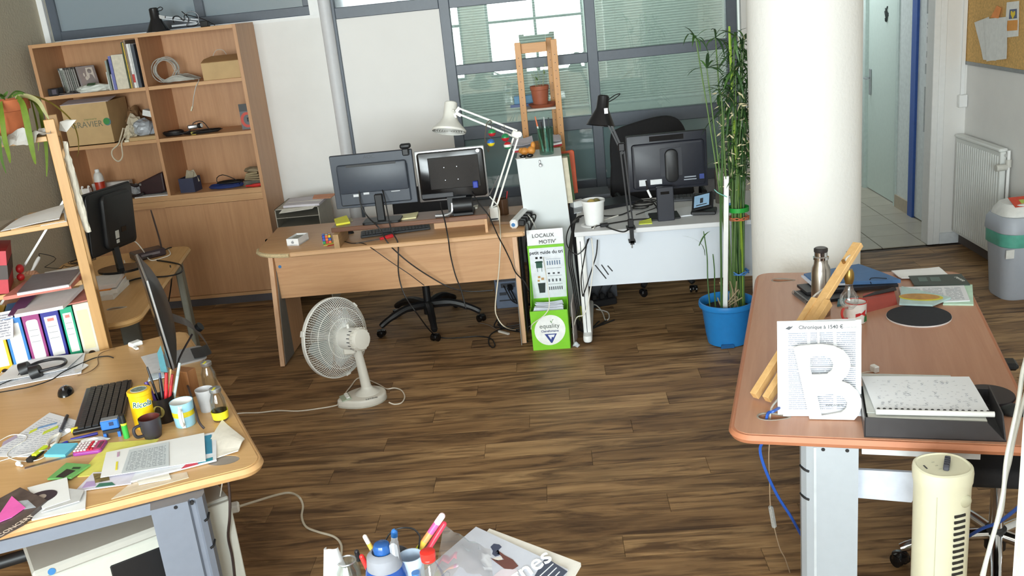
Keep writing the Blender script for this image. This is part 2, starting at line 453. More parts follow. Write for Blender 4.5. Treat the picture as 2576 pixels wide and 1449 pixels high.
# back partition, solid left part and fanlight above it
zt=2.116
struct('wall_back',B().b2((XL,YB,0),(-1.70,YB+0.12,zt)).b2((1.50,YB,0),(2.02,YB+0.12,ZC)),WHITE,label='white partition wall at the back')
b=B().b2((-3.80,YB-0.012,zt-0.02),(-1.70,YB,zt+0.005))
b.b2((XL,YB-0.03,zt),(XL+0.045,YB,ZC)).b2((-1.78,YB,zt),(-1.70,YB+0.1,ZC))
struct('trim_1',b,WHITEP,label='white trim under and beside the fanlight')
FR=GREYM
def bars(name,rects,y0,y1,label):
    b=B()
    for x0,z0,x1,z1 in rects:b.b2((x0,y0,z0),(x1,y1,z1),bev=0.004)
    return struct(name,b,FR,label=label)
FROST=glass((0.60,0.68,0.70),0.05,0.05,name='frosted_grey_glass',frost=0.72,fcol=lin((150,160,166)))
wo=bars('window_3',[(XL+0.045,zt+0.006,-3.76,ZC),(-3.76,zt+0.006,-1.78,zt+0.075),(-2.67,zt+0.075,-2.60,ZC),(-1.83,zt+0.075,-1.78,ZC)],YB+0.02,YB+0.08,'grey framed fanlight above the bookcase')
for x0,x1 in ((-3.76,-2.67),(-2.60,-1.83)):obj('pane',B().b2((x0,YB+0.045,zt+0.075),(x1,YB+0.052,ZC)),FROST,wo)
# white pipe casing, then the panel door and the glazed partition
struct('trim_2',B().cyl((-1.655,YB-0.01,0),(-1.655,YB-0.01,ZC),0.048,seg=24),mat((214,214,216),0.5,var=0.02),smooth=True,label='round white pipe in the partition corner')
GX=[-1.60,-0.745,0.36,1.43]
wo=bars('window_4',[(-1.62,0,-1.585,ZC),(-1.585,2.07,-0.785,2.155),(-1.585,2.36,-0.785,ZC)],YB+0.0,YB+0.09,'grey frame with a white infill panel')
obj('infill_panel',B().b2((-1.585,YB+0.012,0.02),(-0.785,YB+0.05,2.07)),mat((238,235,231),0.6,var=0.01,scale=5),wo)
obj('pane',B().b2((-1.585,YB+0.05,2.155),(-0.785,YB+0.057,2.36)),FROST,wo)
r=[]
for x in GX[1:]:r.append((x-0.04,0.0,x+0.04,ZC))
for a,c in ((-0.705,0.32),(0.40,1.39)):
    for z0,z1 in ((2.065,2.15),(1.56,1.635),(1.05,1.155),(0.56,0.64)):r.append((a,z0,c,z1))
wo=bars('window_5',r,YB,YB+0.08,'grey metal glazed partition with three mullions')
PANE=glass((0.86,0.92,0.90),0.10,0.0,name='partition_glass',frost=0.10,fcol=lin((170,190,186)))
PANEL=glass((0.55,0.66,0.66),0.10,0.03,name='partition_glass_frosted',frost=0.75,fcol=lin((134,156,158)))
for a,c in ((-0.705,0.32),(0.40,1.39)):
    for z0,z1,mm in ((2.15,ZC,PANE),(1.635,2.065,PANE),(1.155,1.56,PANE),(0.64,1.05,PANEL)):
        obj('pane',B().b2((a,YB+0.036,z0),(c,YB+0.042,z1)),mm,wo)
    obj('lower_panel',B().b2((a,YB+0.02,0),(c,YB+0.05,0.56)),mat((150,154,160),0.5),wo)
# room behind the glass
struct('wall_beyond',B().b2((-1.75,9.4,0),(2.02,9.5,ZC)).b2((-1.75,YB+0.12,0),(-1.66,9.4,ZC)).b2((1.92,YB+0.12,0),(2.02,9.4,ZC)),mat((170,176,172),0.8),label='pale wall of the room beyond the glass')
struct('floor_beyond',B().b2((-1.75,YB,-0.12),(2.02,9.5,-0.001)),mat((120,118,112),0.7),label='floor of the room beyond the glass')
l=bpy.data.lights.new('back_room_light','AREA');l.energy=90;l.size=1.6;l.color=(0.9,1,0.98)
lo=bpy.data.objects.new('back_room_light',l);COL.objects.link(lo);lo.location=(0.1,8.5,2.9)
# venetian blinds hanging behind the panes
for k,(a,c) in enumerate(((-0.69,0.31),(0.41,1.38))):
    t=thing('venetian_blind',('white venetian blind behind the glass beside the white panel','white venetian blind behind the glass next to the tall plant')[k],'blind',None)
    b=B();z=1.24
    while z<2.95:
        b.box(((a+c)/2,YB+0.115,z),(c-a,0.024,0.0012),rx=-0.75);z += 0.0195
    o=obj('slats',b,mat((228,230,226),0.5),t);o['kind']='stuff'
    obj('bottom_rail',B().box(((a+c)/2,YB+0.115,1.215),(c-a,0.026,0.016),bev=0.003),WHITEP,t)
    obj('head_rail',B().box(((a+c)/2,YB+0.115,2.97),(c-a,0.03,0.03)),WHITEP,t)
    b=B()
    for u in (0.15,0.85):b.cyl((a+(c-a)*u,YB+0.103,1.21),(a+(c-a)*u,YB+0.103,2.96),0.001,seg=5)
    obj('ladder_cord',b,CABLEW,t)
# round column
CX,CY,CR=1.305,4.93,0.28
struct('column',B().cyl((CX,CY,0),(CX,CY,ZC),CR,seg=72),COLM,smooth=True,label='round white roughcast column')
# doorway wall
b=B().b2((2.02,YD,0),(2.20,YD+0.10,ZC)).b2((2.78,YD,0),(XR,YD+0.10,ZC)).b2((2.02,YD+0.10,0),(2.10,11.0,ZC))
struct('wall_doorway',b,WHITE,label='white wall beside the doorway')
b=B().b2((2.755,YD-0.015,0),(2.80,YD+0.115,2.9),bev=0.004).b2((2.80,YD-0.012,0),(2.845,YD,2.9),bev=0.003).b2((2.20,YD-0.012,0),(2.24,YD+0.112,2.9))
struct('trim_3',b,WHITEP,label='white door casing')
struct('baseboard_door',B().b2((2.845,YD-0.012,0),(XR,YD,0.085)),mat((226,230,232),0.5),label='white skirting beside the door casing')
struct('baseboard_right',B().b2((XR-0.015,1.4,0),(XR,YD-0.012,0.075)),mat((92,82,78),0.6),label='dark skirting under the radiator')
# corridor beyond
cf=struct('floor_corridor',B().b2((2.02,YD,-0.12),(XR+0.4,11.0,-0.008)),mat((120,112,100),0.8),label='corridor floor')
TILE=mat((176,168,152),0.35,var=0.08,scale=4)
tm=None
for iy in range(12):
    for ix in range(3):
        x0,y0=2.10+ix*0.33,YD+0.012+iy*0.33
        o=obj('floor_tile',B().box((0,0,-0.004),(0.325,0.325,0.008),bev=0.0015),TILE,cf) if tm is None else bpy.data.objects.new('floor_tile',tm)
        if tm is not None:COL.objects.link(o);o.parent=cf
        tm=o.data;o.location=(x0+0.165,y0+0.165,0)
XC=2.97
struct('wall_corridor',B().b2((XC,7.90,0),(XC+0.12,8.22,ZC)).b2((XC,9.10,0),(XC+0.12,11.0,ZC)).b2((2.02,10.9,0),(3.3,11.0,ZC)).b2((XC,7.07,2.3),(XC+0.12,9.10,ZC)),mat((226,232,230),0.7),label='pale corridor wall')
struct('baseboard_corridor',B().b2((XC-0.012,7.90,0),(XC,8.23,0.11)),mat((190,176,154),0.5),label='beige tile skirting in the corridor')
b=B().b2((XC+0.02,8.27,0.01),(XC+0.06,9.06,2.08))
d1=struct('door_1',b,mat((214,228,220),0.45,var=0.02),label='pale green flush door in the corridor')
obj('handle_plate',B().box((XC+0.012,8.98,1.02),(0.012,0.04,0.24),bev=0.004),SILVER,d1)
obj('handle',B().tube([(XC+0.01,8.98,1.06),(XC-0.04,8.98,1.06),(XC-0.045,8.97,1.06),(XC-0.045,8.87,1.06)],0.009,seg=8),SILVER,d1)
obj('gecko_sticker',B().tube([(XC+0.016,8.57,1.70),(XC+0.016,8.60,1.66),(XC+0.016,8.58,1.61),(XC+0.016,8.60,1.57)],[0.006,0.016,0.014,0.003],seg=8,smooth=3).box((XC+0.017,8.59,1.66),(0.004,0.09,0.012),rx=0.5).box((XC+0.017,8.59,1.61),(0.004,0.09,0.012),rx=-0.4),mat((58,66,64),0.6),d1)
obj('door_frame',B().b2((XC-0.01,8.22,0),(XC+0.07,8.27,2.14)).b2((XC-0.01,9.06,0),(XC+0.07,9.11,2.14)),mat((206,220,214),0.5),d1)
b=B().b2((XC-0.02,7.80,0),(XC+0.07,7.90,ZC))
struct('trim_4',b,mat((58,96,176),0.45),label='blue painted door frame post')
b=B().b2((XC,7.08,0.01),(XC+0.04,7.16,2.1)).b2((XC,7.66,0.01),(XC+0.04,7.80,2.1))
zz=[0.01,0.62,0.72,1.10,1.18,1.56,1.62,2.0,2.1]
for z0,z1 in ((0.01,0.74),(1.10,1.20),(1.56,1.66),(2.0,2.1)):b.b2((XC,7.16,z0),(XC+0.04,7.66,z1))
d2=struct('door_2',b,mat((232,236,236),0.45),label='white glazed door next to the blue post')
for z0,z1 in ((0.74,1.10),(1.20,1.56),(1.66,2.0)):obj('pane',B().b2((XC+0.018,7.16,z0),(XC+0.024,7.66,z1)),glass((0.5,0.58,0.55),0.08,0.05,frost=0.75,fcol=lin((130,142,136))),d2)
obj('notice',B().b2((XC-0.002,7.42,1.28),(XC,7.655,1.62)),PAPER,d2)
for k,ch in enumerate('SLL'):text(ch,0.07,DGREY,frame((XC-0.003,7.62,1.57-0.11*k),(0,-1,0),(0,0,1)),d2)
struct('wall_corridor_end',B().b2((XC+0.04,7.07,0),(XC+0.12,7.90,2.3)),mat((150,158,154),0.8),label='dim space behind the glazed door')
l=bpy.data.lights.new('corridor_light','AREA');l.energy=22;l.size=0.5;l.color=(0.86,0.95,1.0)
lo=bpy.data.objects.new('corridor_light',l);COL.objects.link(lo);lo.location=(2.5,9.2,2.95)
# wall pier at the right edge of the picture
p=aty(2565,1190,1.62)
struct('wall_pier',B().b2((p.x,1.38,0),(p.x+0.28,1.62,ZC)),COLM,label='white wall pier at the right edge')
# ================================================================== right wall: radiator, cork board, cable trunking, bin
t=thing('radiator','white panel radiator low on the right wall','radiator',None)
RM=mat((232,234,230),.4,var=.015)
y0,y1,z0,z1=6.235,6.93,.10,.82
obj('panel',B().b2((XR-.075,y0,z0),(XR-.035,y1,z1-.012),bev=.004),RM,t)
rm_=None
n=20
for k in range(n):
    yy=y0+.02+(y1-y0-.04)*(k+.5)/n
    if rm_ is None:o=obj('rib',B().box((0,0,0),(.008,.016,z1-z0-.06),bev=.0035),RM,t);rm_=o.data
    else:o=bpy.data.objects.new('rib',rm_);COL.objects.link(o);o.parent=t
    o.location=(XR-.077,yy,(z0+z1)/2-.008)
obj('top_grille',B().b2((XR-.085,y0,z1-.012),(XR-.025,y1,z1+.012),bev=.008),RM,t)
for yb_ in (y0+.1,y1-.14):obj('bracket',B().b2((XR-.035,yb_,.3),(XR-.0005,yb_+.04,.36)),RM,t)
obj('pipe',B().tube([(XR-.05,y0-.02,z1-.03),(XR-.05,y0-.05,z1-.03),(XR-.05,y0-.06,z1-.05),(XR-.05,y0-.06,.05),(XR-.05,y0-.06,0)],.011,seg=10,smooth=3).tube([(XR-.05,y0-.06,.46),(XR-.05,y0-.30,.46)],.011,seg=10),WHITEP,t,smooth=True)
obj('valve',B().cyl((XR-.05,y0-.06,z1-.10),(XR-.05,y0-.06,z1-.05),.018,seg=14).cyl((XR-.06,y0-.06,z1-.10),(XR-.13,y0-.06,z1-.10),.02,.023,seg=18),mat((206,204,196),.4),t,smooth=.6)
t=thing('cork_board','cork pinboard with grey frame on the right wall','pinboard',None)
obj('cork',B().b2((XR-.014,4.9,1.345),(XR,7.0,2.25)),mat((214,172,106),.9,var=.18,scale=70,bump=.2),t)
obj('frame',B().b2((XR-.018,4.88,1.32),(XR,7.02,1.345)).b2((XR-.018,7.0,1.345),(XR,7.02,2.27)).b2((XR-.018,4.88,1.345),(XR,4.9,2.27)).b2((XR-.018,4.9,2.25),(XR,7.0,2.27)),mat((150,152,152),.4,metal=.4),t)
def pinned(name,label,cat,px,m_,dx=.016,wob=.0,group=None):
    return one(name,B().sheet([atx(x_,y_,XR-dx) for x_,y_ in px],.001,wob=wob,n=4,seed=3),m_,label,cat,group)
pinned('pinned_paper','long white sheet pinned on the cork board, left one','paper',[(2476,150),(2507,153),(2490,42),(2455,56)],mat((226,226,222),.7),.018,.01,'papers on the cork board')
pinned('pinned_paper','long white sheet pinned on the cork board, right one','paper',[(2484,154),(2533,148),(2535,42),(2478,48)],mat((230,230,226),.7),.024,.008,'papers on the cork board')
pinned('orange_tag','orange tag pinned above the white sheets','tag',[(2492,44),(2512,46),(2519,20),(2508,14)],mat((238,150,84),.7),.03)
o=pinned('flyer','orange and white flyer pinned at the right of the sheets','flyer',[(2527,95),(2562,91),(2564,2),(2533,6)],mat((240,238,232),.6),.02)
o2=B().sheet([atx(x_,y_,XR-.0225) for x_,y_ in ((2532,78),(2559,76),(2560,50),(2535,52))],.0006,n=2);obj('orange_print',o2,mat((232,160,78),.6),o)
o2=B().sheet([atx(x_,y_,XR-.0225) for x_,y_ in ((2538,48),(2558,46),(2558,22),(2540,24))],.0006,n=2);obj('badge_print',o2,mat((96,104,132),.6),o)
o2=B().prism([(0,-.03),(.03,.0),(.028,.02),(.012,.02),(0,.008),(-.012,.02),(-.028,.02),(-.03,0)],.0006,M=frame(atx(2548,36,XR-.0235),(0,-1,0),(0,0,1)));obj('heart_print',o2,mat((236,206,60),.6),o)
t=thing('cable_trunking','white cable trunking ending in a wall box','trunking',None)
q=atx(2404,255,XR)
obj('trunk',B().b2((2.955,YD-.014,1.11),(2.98,YD-.001,ZC)),WHITEP,t)
obj('wall_box',B().b2((2.935,YD-.045,1.02),(2.995,YD-.001,1.11),bev=.005),WHITEP,t)
# waste bin
q=at(2552,757,0)
t=thing('waste_bin','grey plastic bin with green bag and swing lid by the radiator','bin',(q.x+.06,q.y+.13,0),rz=.05)
BG=mat((178,184,194),.45,var=.02)
obj('body',loft_([(rrect(.24,.24,.07),0),(rrect(.255,.255,.075),.02),(rrect(.30,.30,.085),.40)]),BG,t,smooth=.6)
obj('bag_rim',loft_([(rrect(.305,.305,.087),.345),(rrect(.312,.312,.088),.35),(rrect(.318,.318,.09),.44),(rrect(.310,.310,.09),.442)]),mat((96,178,158),.35,var=.1),t,smooth=.6)
obj('collar',loft_([(rrect(.322,.322,.09),.43),(rrect(.328,.328,.09),.435),(rrect(.322,.322,.09),.50),(rrect(.29,.29,.09),.53)]),BG,t,smooth=.6)
lid=obj('swing_lid',loft_([(rrect(.285,.26,.085),.531),(rrect(.27,.25,.085),.56),(rrect(.22,.20,.08),.60),(rrect(.10,.08,.03),.612)]),mat((226,226,222),.4),t,smooth=.6)
obj('red_label',B().box((-.02,-.06,.612),(.13,.10,.002),rx=.42),mat((206,74,52),.5),lid)
obj('green_print',B().box((-.01,-.062,.6135),(.05,.035,.002),rx=.42),mat((170,190,90),.5),lid)
obj('house_sticker',B().box((-.12,-.143,.31),(.05,.002,.055)),mat((230,230,226),.5),t)
# ================================================================== bookcase at the back left
BX0,BX1,BY0,BY1,BZ=-3.79,-2.228,7.0,7.445,2.114
SH1,SH2,SH3=1.733,1.343,0.908
T=0.026;BD=-2.975
t=thing('bookcase','tall beech bookcase with open shelves above two sliding doors','bookcase',None)
obj('side_panel',B().b2((BX0,BY0,0.06),(BX0+T,BY1,BZ),bev=0.001),BEECHZ,t)
obj('side_panel',B().b2((BX1-T,BY0,0.06),(BX1,BY1,BZ),bev=0.001),BEECHZ,t)
obj('top_panel',B().b2((BX0+T,BY0,BZ-T),(BX1-T,BY1,BZ),bev=0.001),BEECH,t)
obj('divider',B().b2((BD-0.011,BY0+0.002,SH3),(BD+0.011,BY1-0.01,BZ-T)),BEECHZ,t)
for z in (SH1,SH2):
    obj('shelf',B().b2((BX0+T,BY0+0.004,z-T),(BD-0.0115,BY1-0.01,z),bev=0.001),BEECH,t)
    obj('shelf',B().b2((BD+0.0115,BY0+0.004,z-T),(BX1-T,BY1-0.01,z),bev=0.001),BEECH,t)
obj('deck_panel',B().b2((BX0+T,BY0+0.001,SH3-0.038),(BX1-T,BY1-0.01,SH3)),BEECH,t)
obj('rail',B().b2((BX0+T,BY0+0.003,SH3-0.09),(BX1-T,BY0+0.03,SH3-0.04)),BEECH,t)
obj('back_panel',B().b2((BX0+T,BY1-0.009,0.06),(BX1-T,BY1,BZ-T)),BEECHZ,t)
obj('plinth',B().b2((BX0+0.01,BY0+0.01,0.0),(BX1-0.002,BY1,0.058)),mat((84,80,84),0.6),t)
obj('bottom_panel',B().b2((BX0+T,BY0+0.003,0.06),(BX1-T,BY1-0.01,0.085)),BEECH,t)
d=obj('door',B().b2((BD-0.06,BY0+0.008,0.088),(BX1-T-0.002,BY0+0.026,SH3-0.093),bev=0.001),BEECHZ,t)
obj('knob',B().cyl((BX1-T-0.03,BY0+0.008,0.485),(BX1-T-0.03,BY0-0.004,0.485),0.014,seg=18),BLACKG,d,smooth=True)
obj('door',B().b2((BX0+T+0.002,BY0+0.03,0.088),(BD+0.02,BY0+0.048,SH3-0.093),bev=0.001),BEECHZ,t)

def uprow(items,z,group,depth=0.2,name='book',cat='book'):
    """upright books: (x0 px, x1 px, y px of the foot, height m, colour, label[, band])"""
    for x0,x1,yp,h,c,lab in items:
        y0=at((x0+x1)/2,yp,z).y;y0=min(max(y0,7.015),7.2)
        a,b_=aty(x0,yp,y0).x,aty(x1,yp,y0).x
        t=thing(name,lab,cat,None,group=group)
        obj('cover',B().b2((a,y0,z),(b_-0.0008,y0+depth,z+h),bev=0.0008),mat(c,0.55,var=0.1,scale=40),t)
        obj('page_block',B().b2((a+0.0012,y0+0.004,z+h),(b_-0.002,y0+depth-0.004,z+h+0.001)),PAPER,t)
uprow([(276.0,278.2,227.5,.135,(226,224,218),'very thin white booklet at the left end of the shelved books'),
       (278.6,283.6,227.0,.215,(150,158,148),'grey green paperback between thin white booklets'),
       (283.9,286.2,227.0,.225,(44,50,46),'dark paperback next to the violet book'),
       (286.4,288.2,226.6,.115,(232,230,224),'short white leaflet tucked beside the violet book'),
       (288.5,296.0,226.0,.245,(112,116,176),'violet blue book with a white base label'),
       (296.4,327.0,224.0,.250,(214,206,186),'thick cream stack of papers standing among the books'),
       (327.3,330.6,222.5,.335,(72,82,58),'tall dark green folder on the bookcase shelf'),
       (330.9,334.2,222.2,.330,(206,176,74),'tall golden yellow folder on the bookcase shelf'),
       (334.5,339.2,222.0,.345,(140,122,106),'tall grey brown folder on the bookcase shelf'),
       (339.5,346.0,221.5,.318,(232,230,228),'tall white magazine file with red block on the spine'),
       (346.3,350.0,221.0,.318,(206,208,208),'tall pale grey magazine beside the red marked one'),
       (350.3,358.5,220.5,.312,(70,76,84),'tall slate grey magazine against the divider')],SH1,'books on the top left shelf')
o=[x for x in bpy.data.objects if x.get('label','').startswith('tall white magazine file')][0]
y0=at(342,221.5,SH1).y;y0=min(max(y0,7.015),7.2);a,b_=aty(339.5,221.5,y0).x,aty(346,221.5,y0).x
obj('red_block',B().b2((a+0.001,y0-0.0008,SH1+0.04),(b_-0.002,y0,SH1+0.10)),mat((196,62,60),0.5),o)
# DVD cases
cases=[]
p=at(163,229,SH1);yd=min(max(p.y,7.03),7.2);x=aty(161.5,229,yd).x
sp=[(70,72,72),(196,198,190),(62,58,56),(84,80,78),(60,56,54),(96,92,88),(58,54,52),(80,74,70)]
lb=['first black disc case at the left end of the shelf row','pale grey disc case in the row of dark ones','dark disc case right after the pale one','fourth disc case in the row, charcoal',
      'fifth disc case in the row, near black','sixth disc case in the row, lighter grey spine','seventh disc case in the row, very dark','last upright disc case beside the sepia cover']
for c,l_ in zip(sp,lb):
    w_=0.0155 if c != (196,198,190) else 0.024
    t=thing('disc_case',l_,'disc case',(x+w_/2,yd,SH1),group='disc cases on the top left shelf')
    sh=Mx.Shear('XY',4,(-0.08,0))
    obj('shell',B().box((0,0.068,0.095),(w_-0.001,0.136,0.19),bev=0.0015,M=sh),mat(c,0.35,var=0.25,scale=60),t)
    obj('spine_card',B().box((0,-0.0005,0.095),(w_-0.006,0.001,0.16),M=sh),mat((150,148,142) if c[0]<90 else (120,124,116),0.5,var=0.3,scale=90),t)
    x += w_
t=thing('disc_case','disc case turned to show a sepia portrait cover','disc case',(x+0.005,yd+0.012,SH1),rz=0.30,group='disc cases on the top left shelf')
sh=Mx.Shear('XY',4,(-0.10,0.10))
obj('shell',B().box((0.068,0,0.095),(0.136,0.014,0.19),bev=0.0015,M=sh),mat((74,44,30),0.35),t)
pm=mat((176,158,140),0.4);dm=mat((84,54,38),0.4)
obj('cover_print',B().box((0.072,-0.0078,0.095),(0.118,0.001,0.172),M=sh),mat((96,62,44),0.4,var=0.2),t)
obj('portrait_print',B().prism([(.062,.10),(.118,.06),(.118,.175),(.070,.175)],0.001,M=sh @ Mx.Translation((0,-0.0085,0)) @ Mx.Rotation(PI/2,4,'X')),pm,t)
obj('figure_print',B().ball((0.092,-0.0092,0.148),0.016,s=(1,0.06,1.15),M=sh).prism([(.03,.012),(.128,.012),(.122,.07),(.105,.12),(.088,.128),(.082,.10),(.05,.075)],0.001,M=sh @ Mx.Translation((0,-0.0092,0)) @ Mx.Rotation(PI/2,4,'X')),dm,t)
obj('hand_print',B().ball((0.062,-0.0098,0.098),0.012,s=(1,0.06,1.3),M=sh).ball((0.048,-0.0098,0.125),0.009,s=(.7,.06,1.6),M=sh),pm,t)
# small black box, dark leaflet, packet of wipes in front of them
p=at(134,240,SH1);yb=7.03;x0=aty(118,240,yb).x;x1=aty(158,237,yb).x
t=thing('gadget_box','small black box at the left end of the top shelf','box',None)
obj('body',B().b2((x0+0.012,yb,SH1),(x0+0.09,yb+0.09,SH1+0.055),bev=0.004),mat((40,38,42),0.4,var=0.3,scale=50),t)
obj('window',B().b2((x0+0.045,yb-0.001,SH1+0.012),(x0+0.078,yb,SH1+0.046)),mat((92,86,96),0.3),t)
one('leaflet',B().sheet([(x0+.10,yb-0.005,SH1),(x0+.20,yb-0.005,SH1),(x0+.22,yb+.09,SH1),(x0+.12,yb+.09,SH1)],0.003,wob=0.012,seed=4),mat((96,88,88),0.5,var=0.2),'curled grey leaflet in front of the disc cases','leaflet')
one('paper_strip',B().sheet([(x0+.10,yb-0.02,SH1),(x0+.33,yb-0.02,SH1),(x0+.34,yb-0.006,SH1),(x0+.11,yb-0.006,SH1)],0.002,wob=0.001),mat((226,216,220),0.7),'pale strip of paper along the edge of the top shelf','paper')
pk=at(230,228,SH1);yk=7.05;xa,xb=aty(188,232,yk).x,aty(276,226,yk).x
t=thing('wipes_packet','crinkled white plastic packet lying before the disc cases','packet',None)
b=B();n=14;top=[]
rd=random.Random(3)
for j in range(7):
    for i in range(n):
        pass
b.crumple(((xa+xb)/2,yk+0.05,SH1),(abs(xb-xa)*0.98,0.13,0.075),seed=5,sub=3,amp=0.10)
obj('wrapper',b,mat((222,226,218),0.3,var=0.05),t)
obj('label',B().box(((xa+xb)/2+0.01,yk-0.012,SH1+0.058),(0.06,0.03,0.003),rx=0.5),mat((74,98,74),0.5),t)
# coil of grey network cable and the box beside it
CG=mat((188,186,178),0.5)
b=B();rd=random.Random(8);cx=aty(424,190,7.2).x;pts=[]
for k in range(9):
    rr=0.085+rd.uniform(-.012,.012);ty=7.20+rd.uniform(-.03,.03)
    for i in range(14):
        a_=2*PI*i/14;pts.append((cx-0.015+rr*0.75*math.cos(a_)+0.012*math.sin(k),ty+0.06*math.cos(a_)+rd.uniform(-.004,.004),SH1+0.10+rr*1.05*math.sin(a_)*0.95))
for k in range(12):
    rr=0.13+rd.uniform(-.02,.025)
    for i in range(14):
        a_=2*PI*i/14;pts.append((cx+0.10+rr*math.cos(a_),7.17+0.10*math.sin(a_)+rd.uniform(-.006,.006),SH1+0.012+0.055*(1-abs(math.cos(a_)))*(k/12)+rd.uniform(0,.006)))
q=aty(505,196,7.06)
pts += [(q.x-0.03,7.06,SH1+0.02),(q.x,7.02,SH1+0.012),(q.x-0.02,6.985,SH1-0.03),(q.x-0.055,6.985,SH1-0.11),(q.x-0.075,6.985,SH1-0.175)]
t=thing('network_cable','coiled grey network cable with its plug hanging over the shelf','cable',None)
obj('cord',B().tube(pts,0.0032,seg=5,smooth=2),CG,t,smooth=True)
obj('plug',B().beam((q.x-0.075,6.985,SH1-0.172),(q.x-0.092,6.985,SH1-0.205),0.012,0.010),mat((206,196,170),0.4),t)
KRAFT=mat((196,164,118),0.8,var=0.05,scale=12);KRAFTD=mat((168,128,84),0.8,var=0.05,scale=12)
yb=7.04;x0,x1=aty(513,203,yb).x,BX1-T-0.004
t=thing('cardboard_box','small plain cardboard box with raised lid flap, top right shelf','box',None)
obj('carton',B().b2((x0,yb,SH1),(x1,yb+0.3,SH1+0.125)),KRAFT,t)
obj('lid_flap',B().prism([(0,0),(x1-x0,0),(x1-x0,.12),(.05,.12),(.005,.07)],0.003,M=frame((x0,yb,SH1+0.126),(1,0,0),(0,1,0.35))),KRAFTD,t)
obj('cord',B().tube([(x0+.06,yb+.11,SH1+.16),(x0+.09,yb+.12,SH1+.205),(x0+.14,yb+.12,SH1+.205),(x0+.165,yb+.12,SH1+.17)],0.002,seg=5,smooth=4),CG,t)
# ---- second row left: carton with lettering, paper bag, plastic bag
yb=7.03;x0,x1=aty(176,371,yb).x,aty(288,355,yb).x;hh=0.315
t=thing('cardboard_carton','large brown carton marked GRAVIER with a green globe','box',None)
b=B().b2((x0,yb,SH2),(x1,yb+0.006,SH2+hh)).b2((x0,yb+.34,SH2),(x1,yb+.346,SH2+hh)).b2((x0,yb+.006,SH2),(x0+.006,yb+.34,SH2+hh)).b2((x1-.006,yb+.006,SH2),(x1,yb+.34,SH2+hh)).b2((x0,yb,SH2),(x1,yb+.346,SH2+0.006))
obj('carton',b,KRAFT,t)
obj('inner_flap',B().box(((x0+x1)/2+.01,yb+.07,SH2+hh+0.012),(x1-x0+.02,0.15,0.003),rx=0.16),mat((206,196,200),0.7),t)
fm=Mx.Translation((0,yb-0.0006,0)) @ Mx.Rotation(PI/2,4,'X')
text('GRAVIER',0.062,mat((118,116,98),0.8),frame(((x0+x1)/2-0.005,yb-0.0006,SH2+0.155),(1,0,0),(0,0,1)),t)
text('imprimerie',0.022,mat((128,140,88),0.8),frame(((x0+x1)/2+0.03,yb-0.0006,SH2+0.195),(1,0,0),(0,0,1)),t)
obj('globe_mark',B().cyl(((x0+x1)/2+0.155,yb,SH2+0.165),((x0+x1)/2+0.155,yb-0.0008,SH2+0.165),0.029,seg=24),mat((84,120,128),0.7),t)
obj('globe_mark',B().cyl(((x0+x1)/2+0.150,yb,SH2+0.168),((x0+x1)/2+0.150,yb-0.0012,SH2+0.168),0.025,seg=24),mat((62,140,74),0.7),t)
xs=x1+0.02
t=thing('paper_bag','crumpled brown paper bag squeezed behind the carton','bag',None)
obj('bag',B().crumple((xs+0.05,yb+.28,SH2),(.13,.16,.30),seed=11,sub=3,amp=0.16),mat((130,96,62),0.8,var=0.2,scale=20),t)
t=thing('rag','bundle of beige cotton tape spilling over the shelf edge','cloth',None)
RAG=mat((214,202,178),0.85,var=0.08)
obj('bundle',B().crumple((xs+0.075,yb+.10,SH2),(.10,.12,.13),seed=21,sub=3,amp=0.28).crumple((xs+0.09,yb+.17,SH2+.08),(.10,.08,.14),seed=23,sub=2,amp=0.4),RAG,t)
obj('loop',B().tube([(xs+.045,yb+.05,SH2+.10),(xs+.03,yb+.0,SH2+.03),(xs+.02,yb-.04,SH2-.01),(xs-.035,yb-.042,SH2-.05),(xs-.04,yb-.042,SH2-.10),(xs-.005,yb-.042,SH2-.135),(xs+.035,yb-.042,SH2-.10),(xs+.045,yb-.04,SH2-.02),(xs+.05,yb-.01,SH2+.02),(xs+.07,yb+.06,SH2+.06)],0.0055,seg=6,smooth=5),RAG,t,smooth=True)
t=thing('plastic_bag','translucent plastic bag of bits next to the divider','bag',None)
obj('bag',B().crumple((xs+0.175,yb+.13,SH2+.028),(.17,.16,.15),seed=31,sub=3,amp=0.14),mat((196,202,210),0.2,var=0.15,scale=14,trans=0.25),t)
one('small_carton',B().box((BD-.065,yb+.11,SH2+.185),(.105,.07,.045),ry=0.28,rz=-0.1,bev=0.002),mat((236,238,236),0.6),'small white carton lying tilted on the plastic bag','box')
one('envelope',B().b2((xs+.10,yb-.01,SH2),(BD-.014,yb+.2,SH2+.027),bev=0.002),KRAFT,'flat brown padded envelope under the plastic bag','envelope')
one('notepad',B().b2((xs+.065,yb-.02,SH2),(xs+.099,yb+.05,SH2+.014)),mat((236,230,206),0.6),'small cream notepad at the shelf edge beside the envelope','notepad')
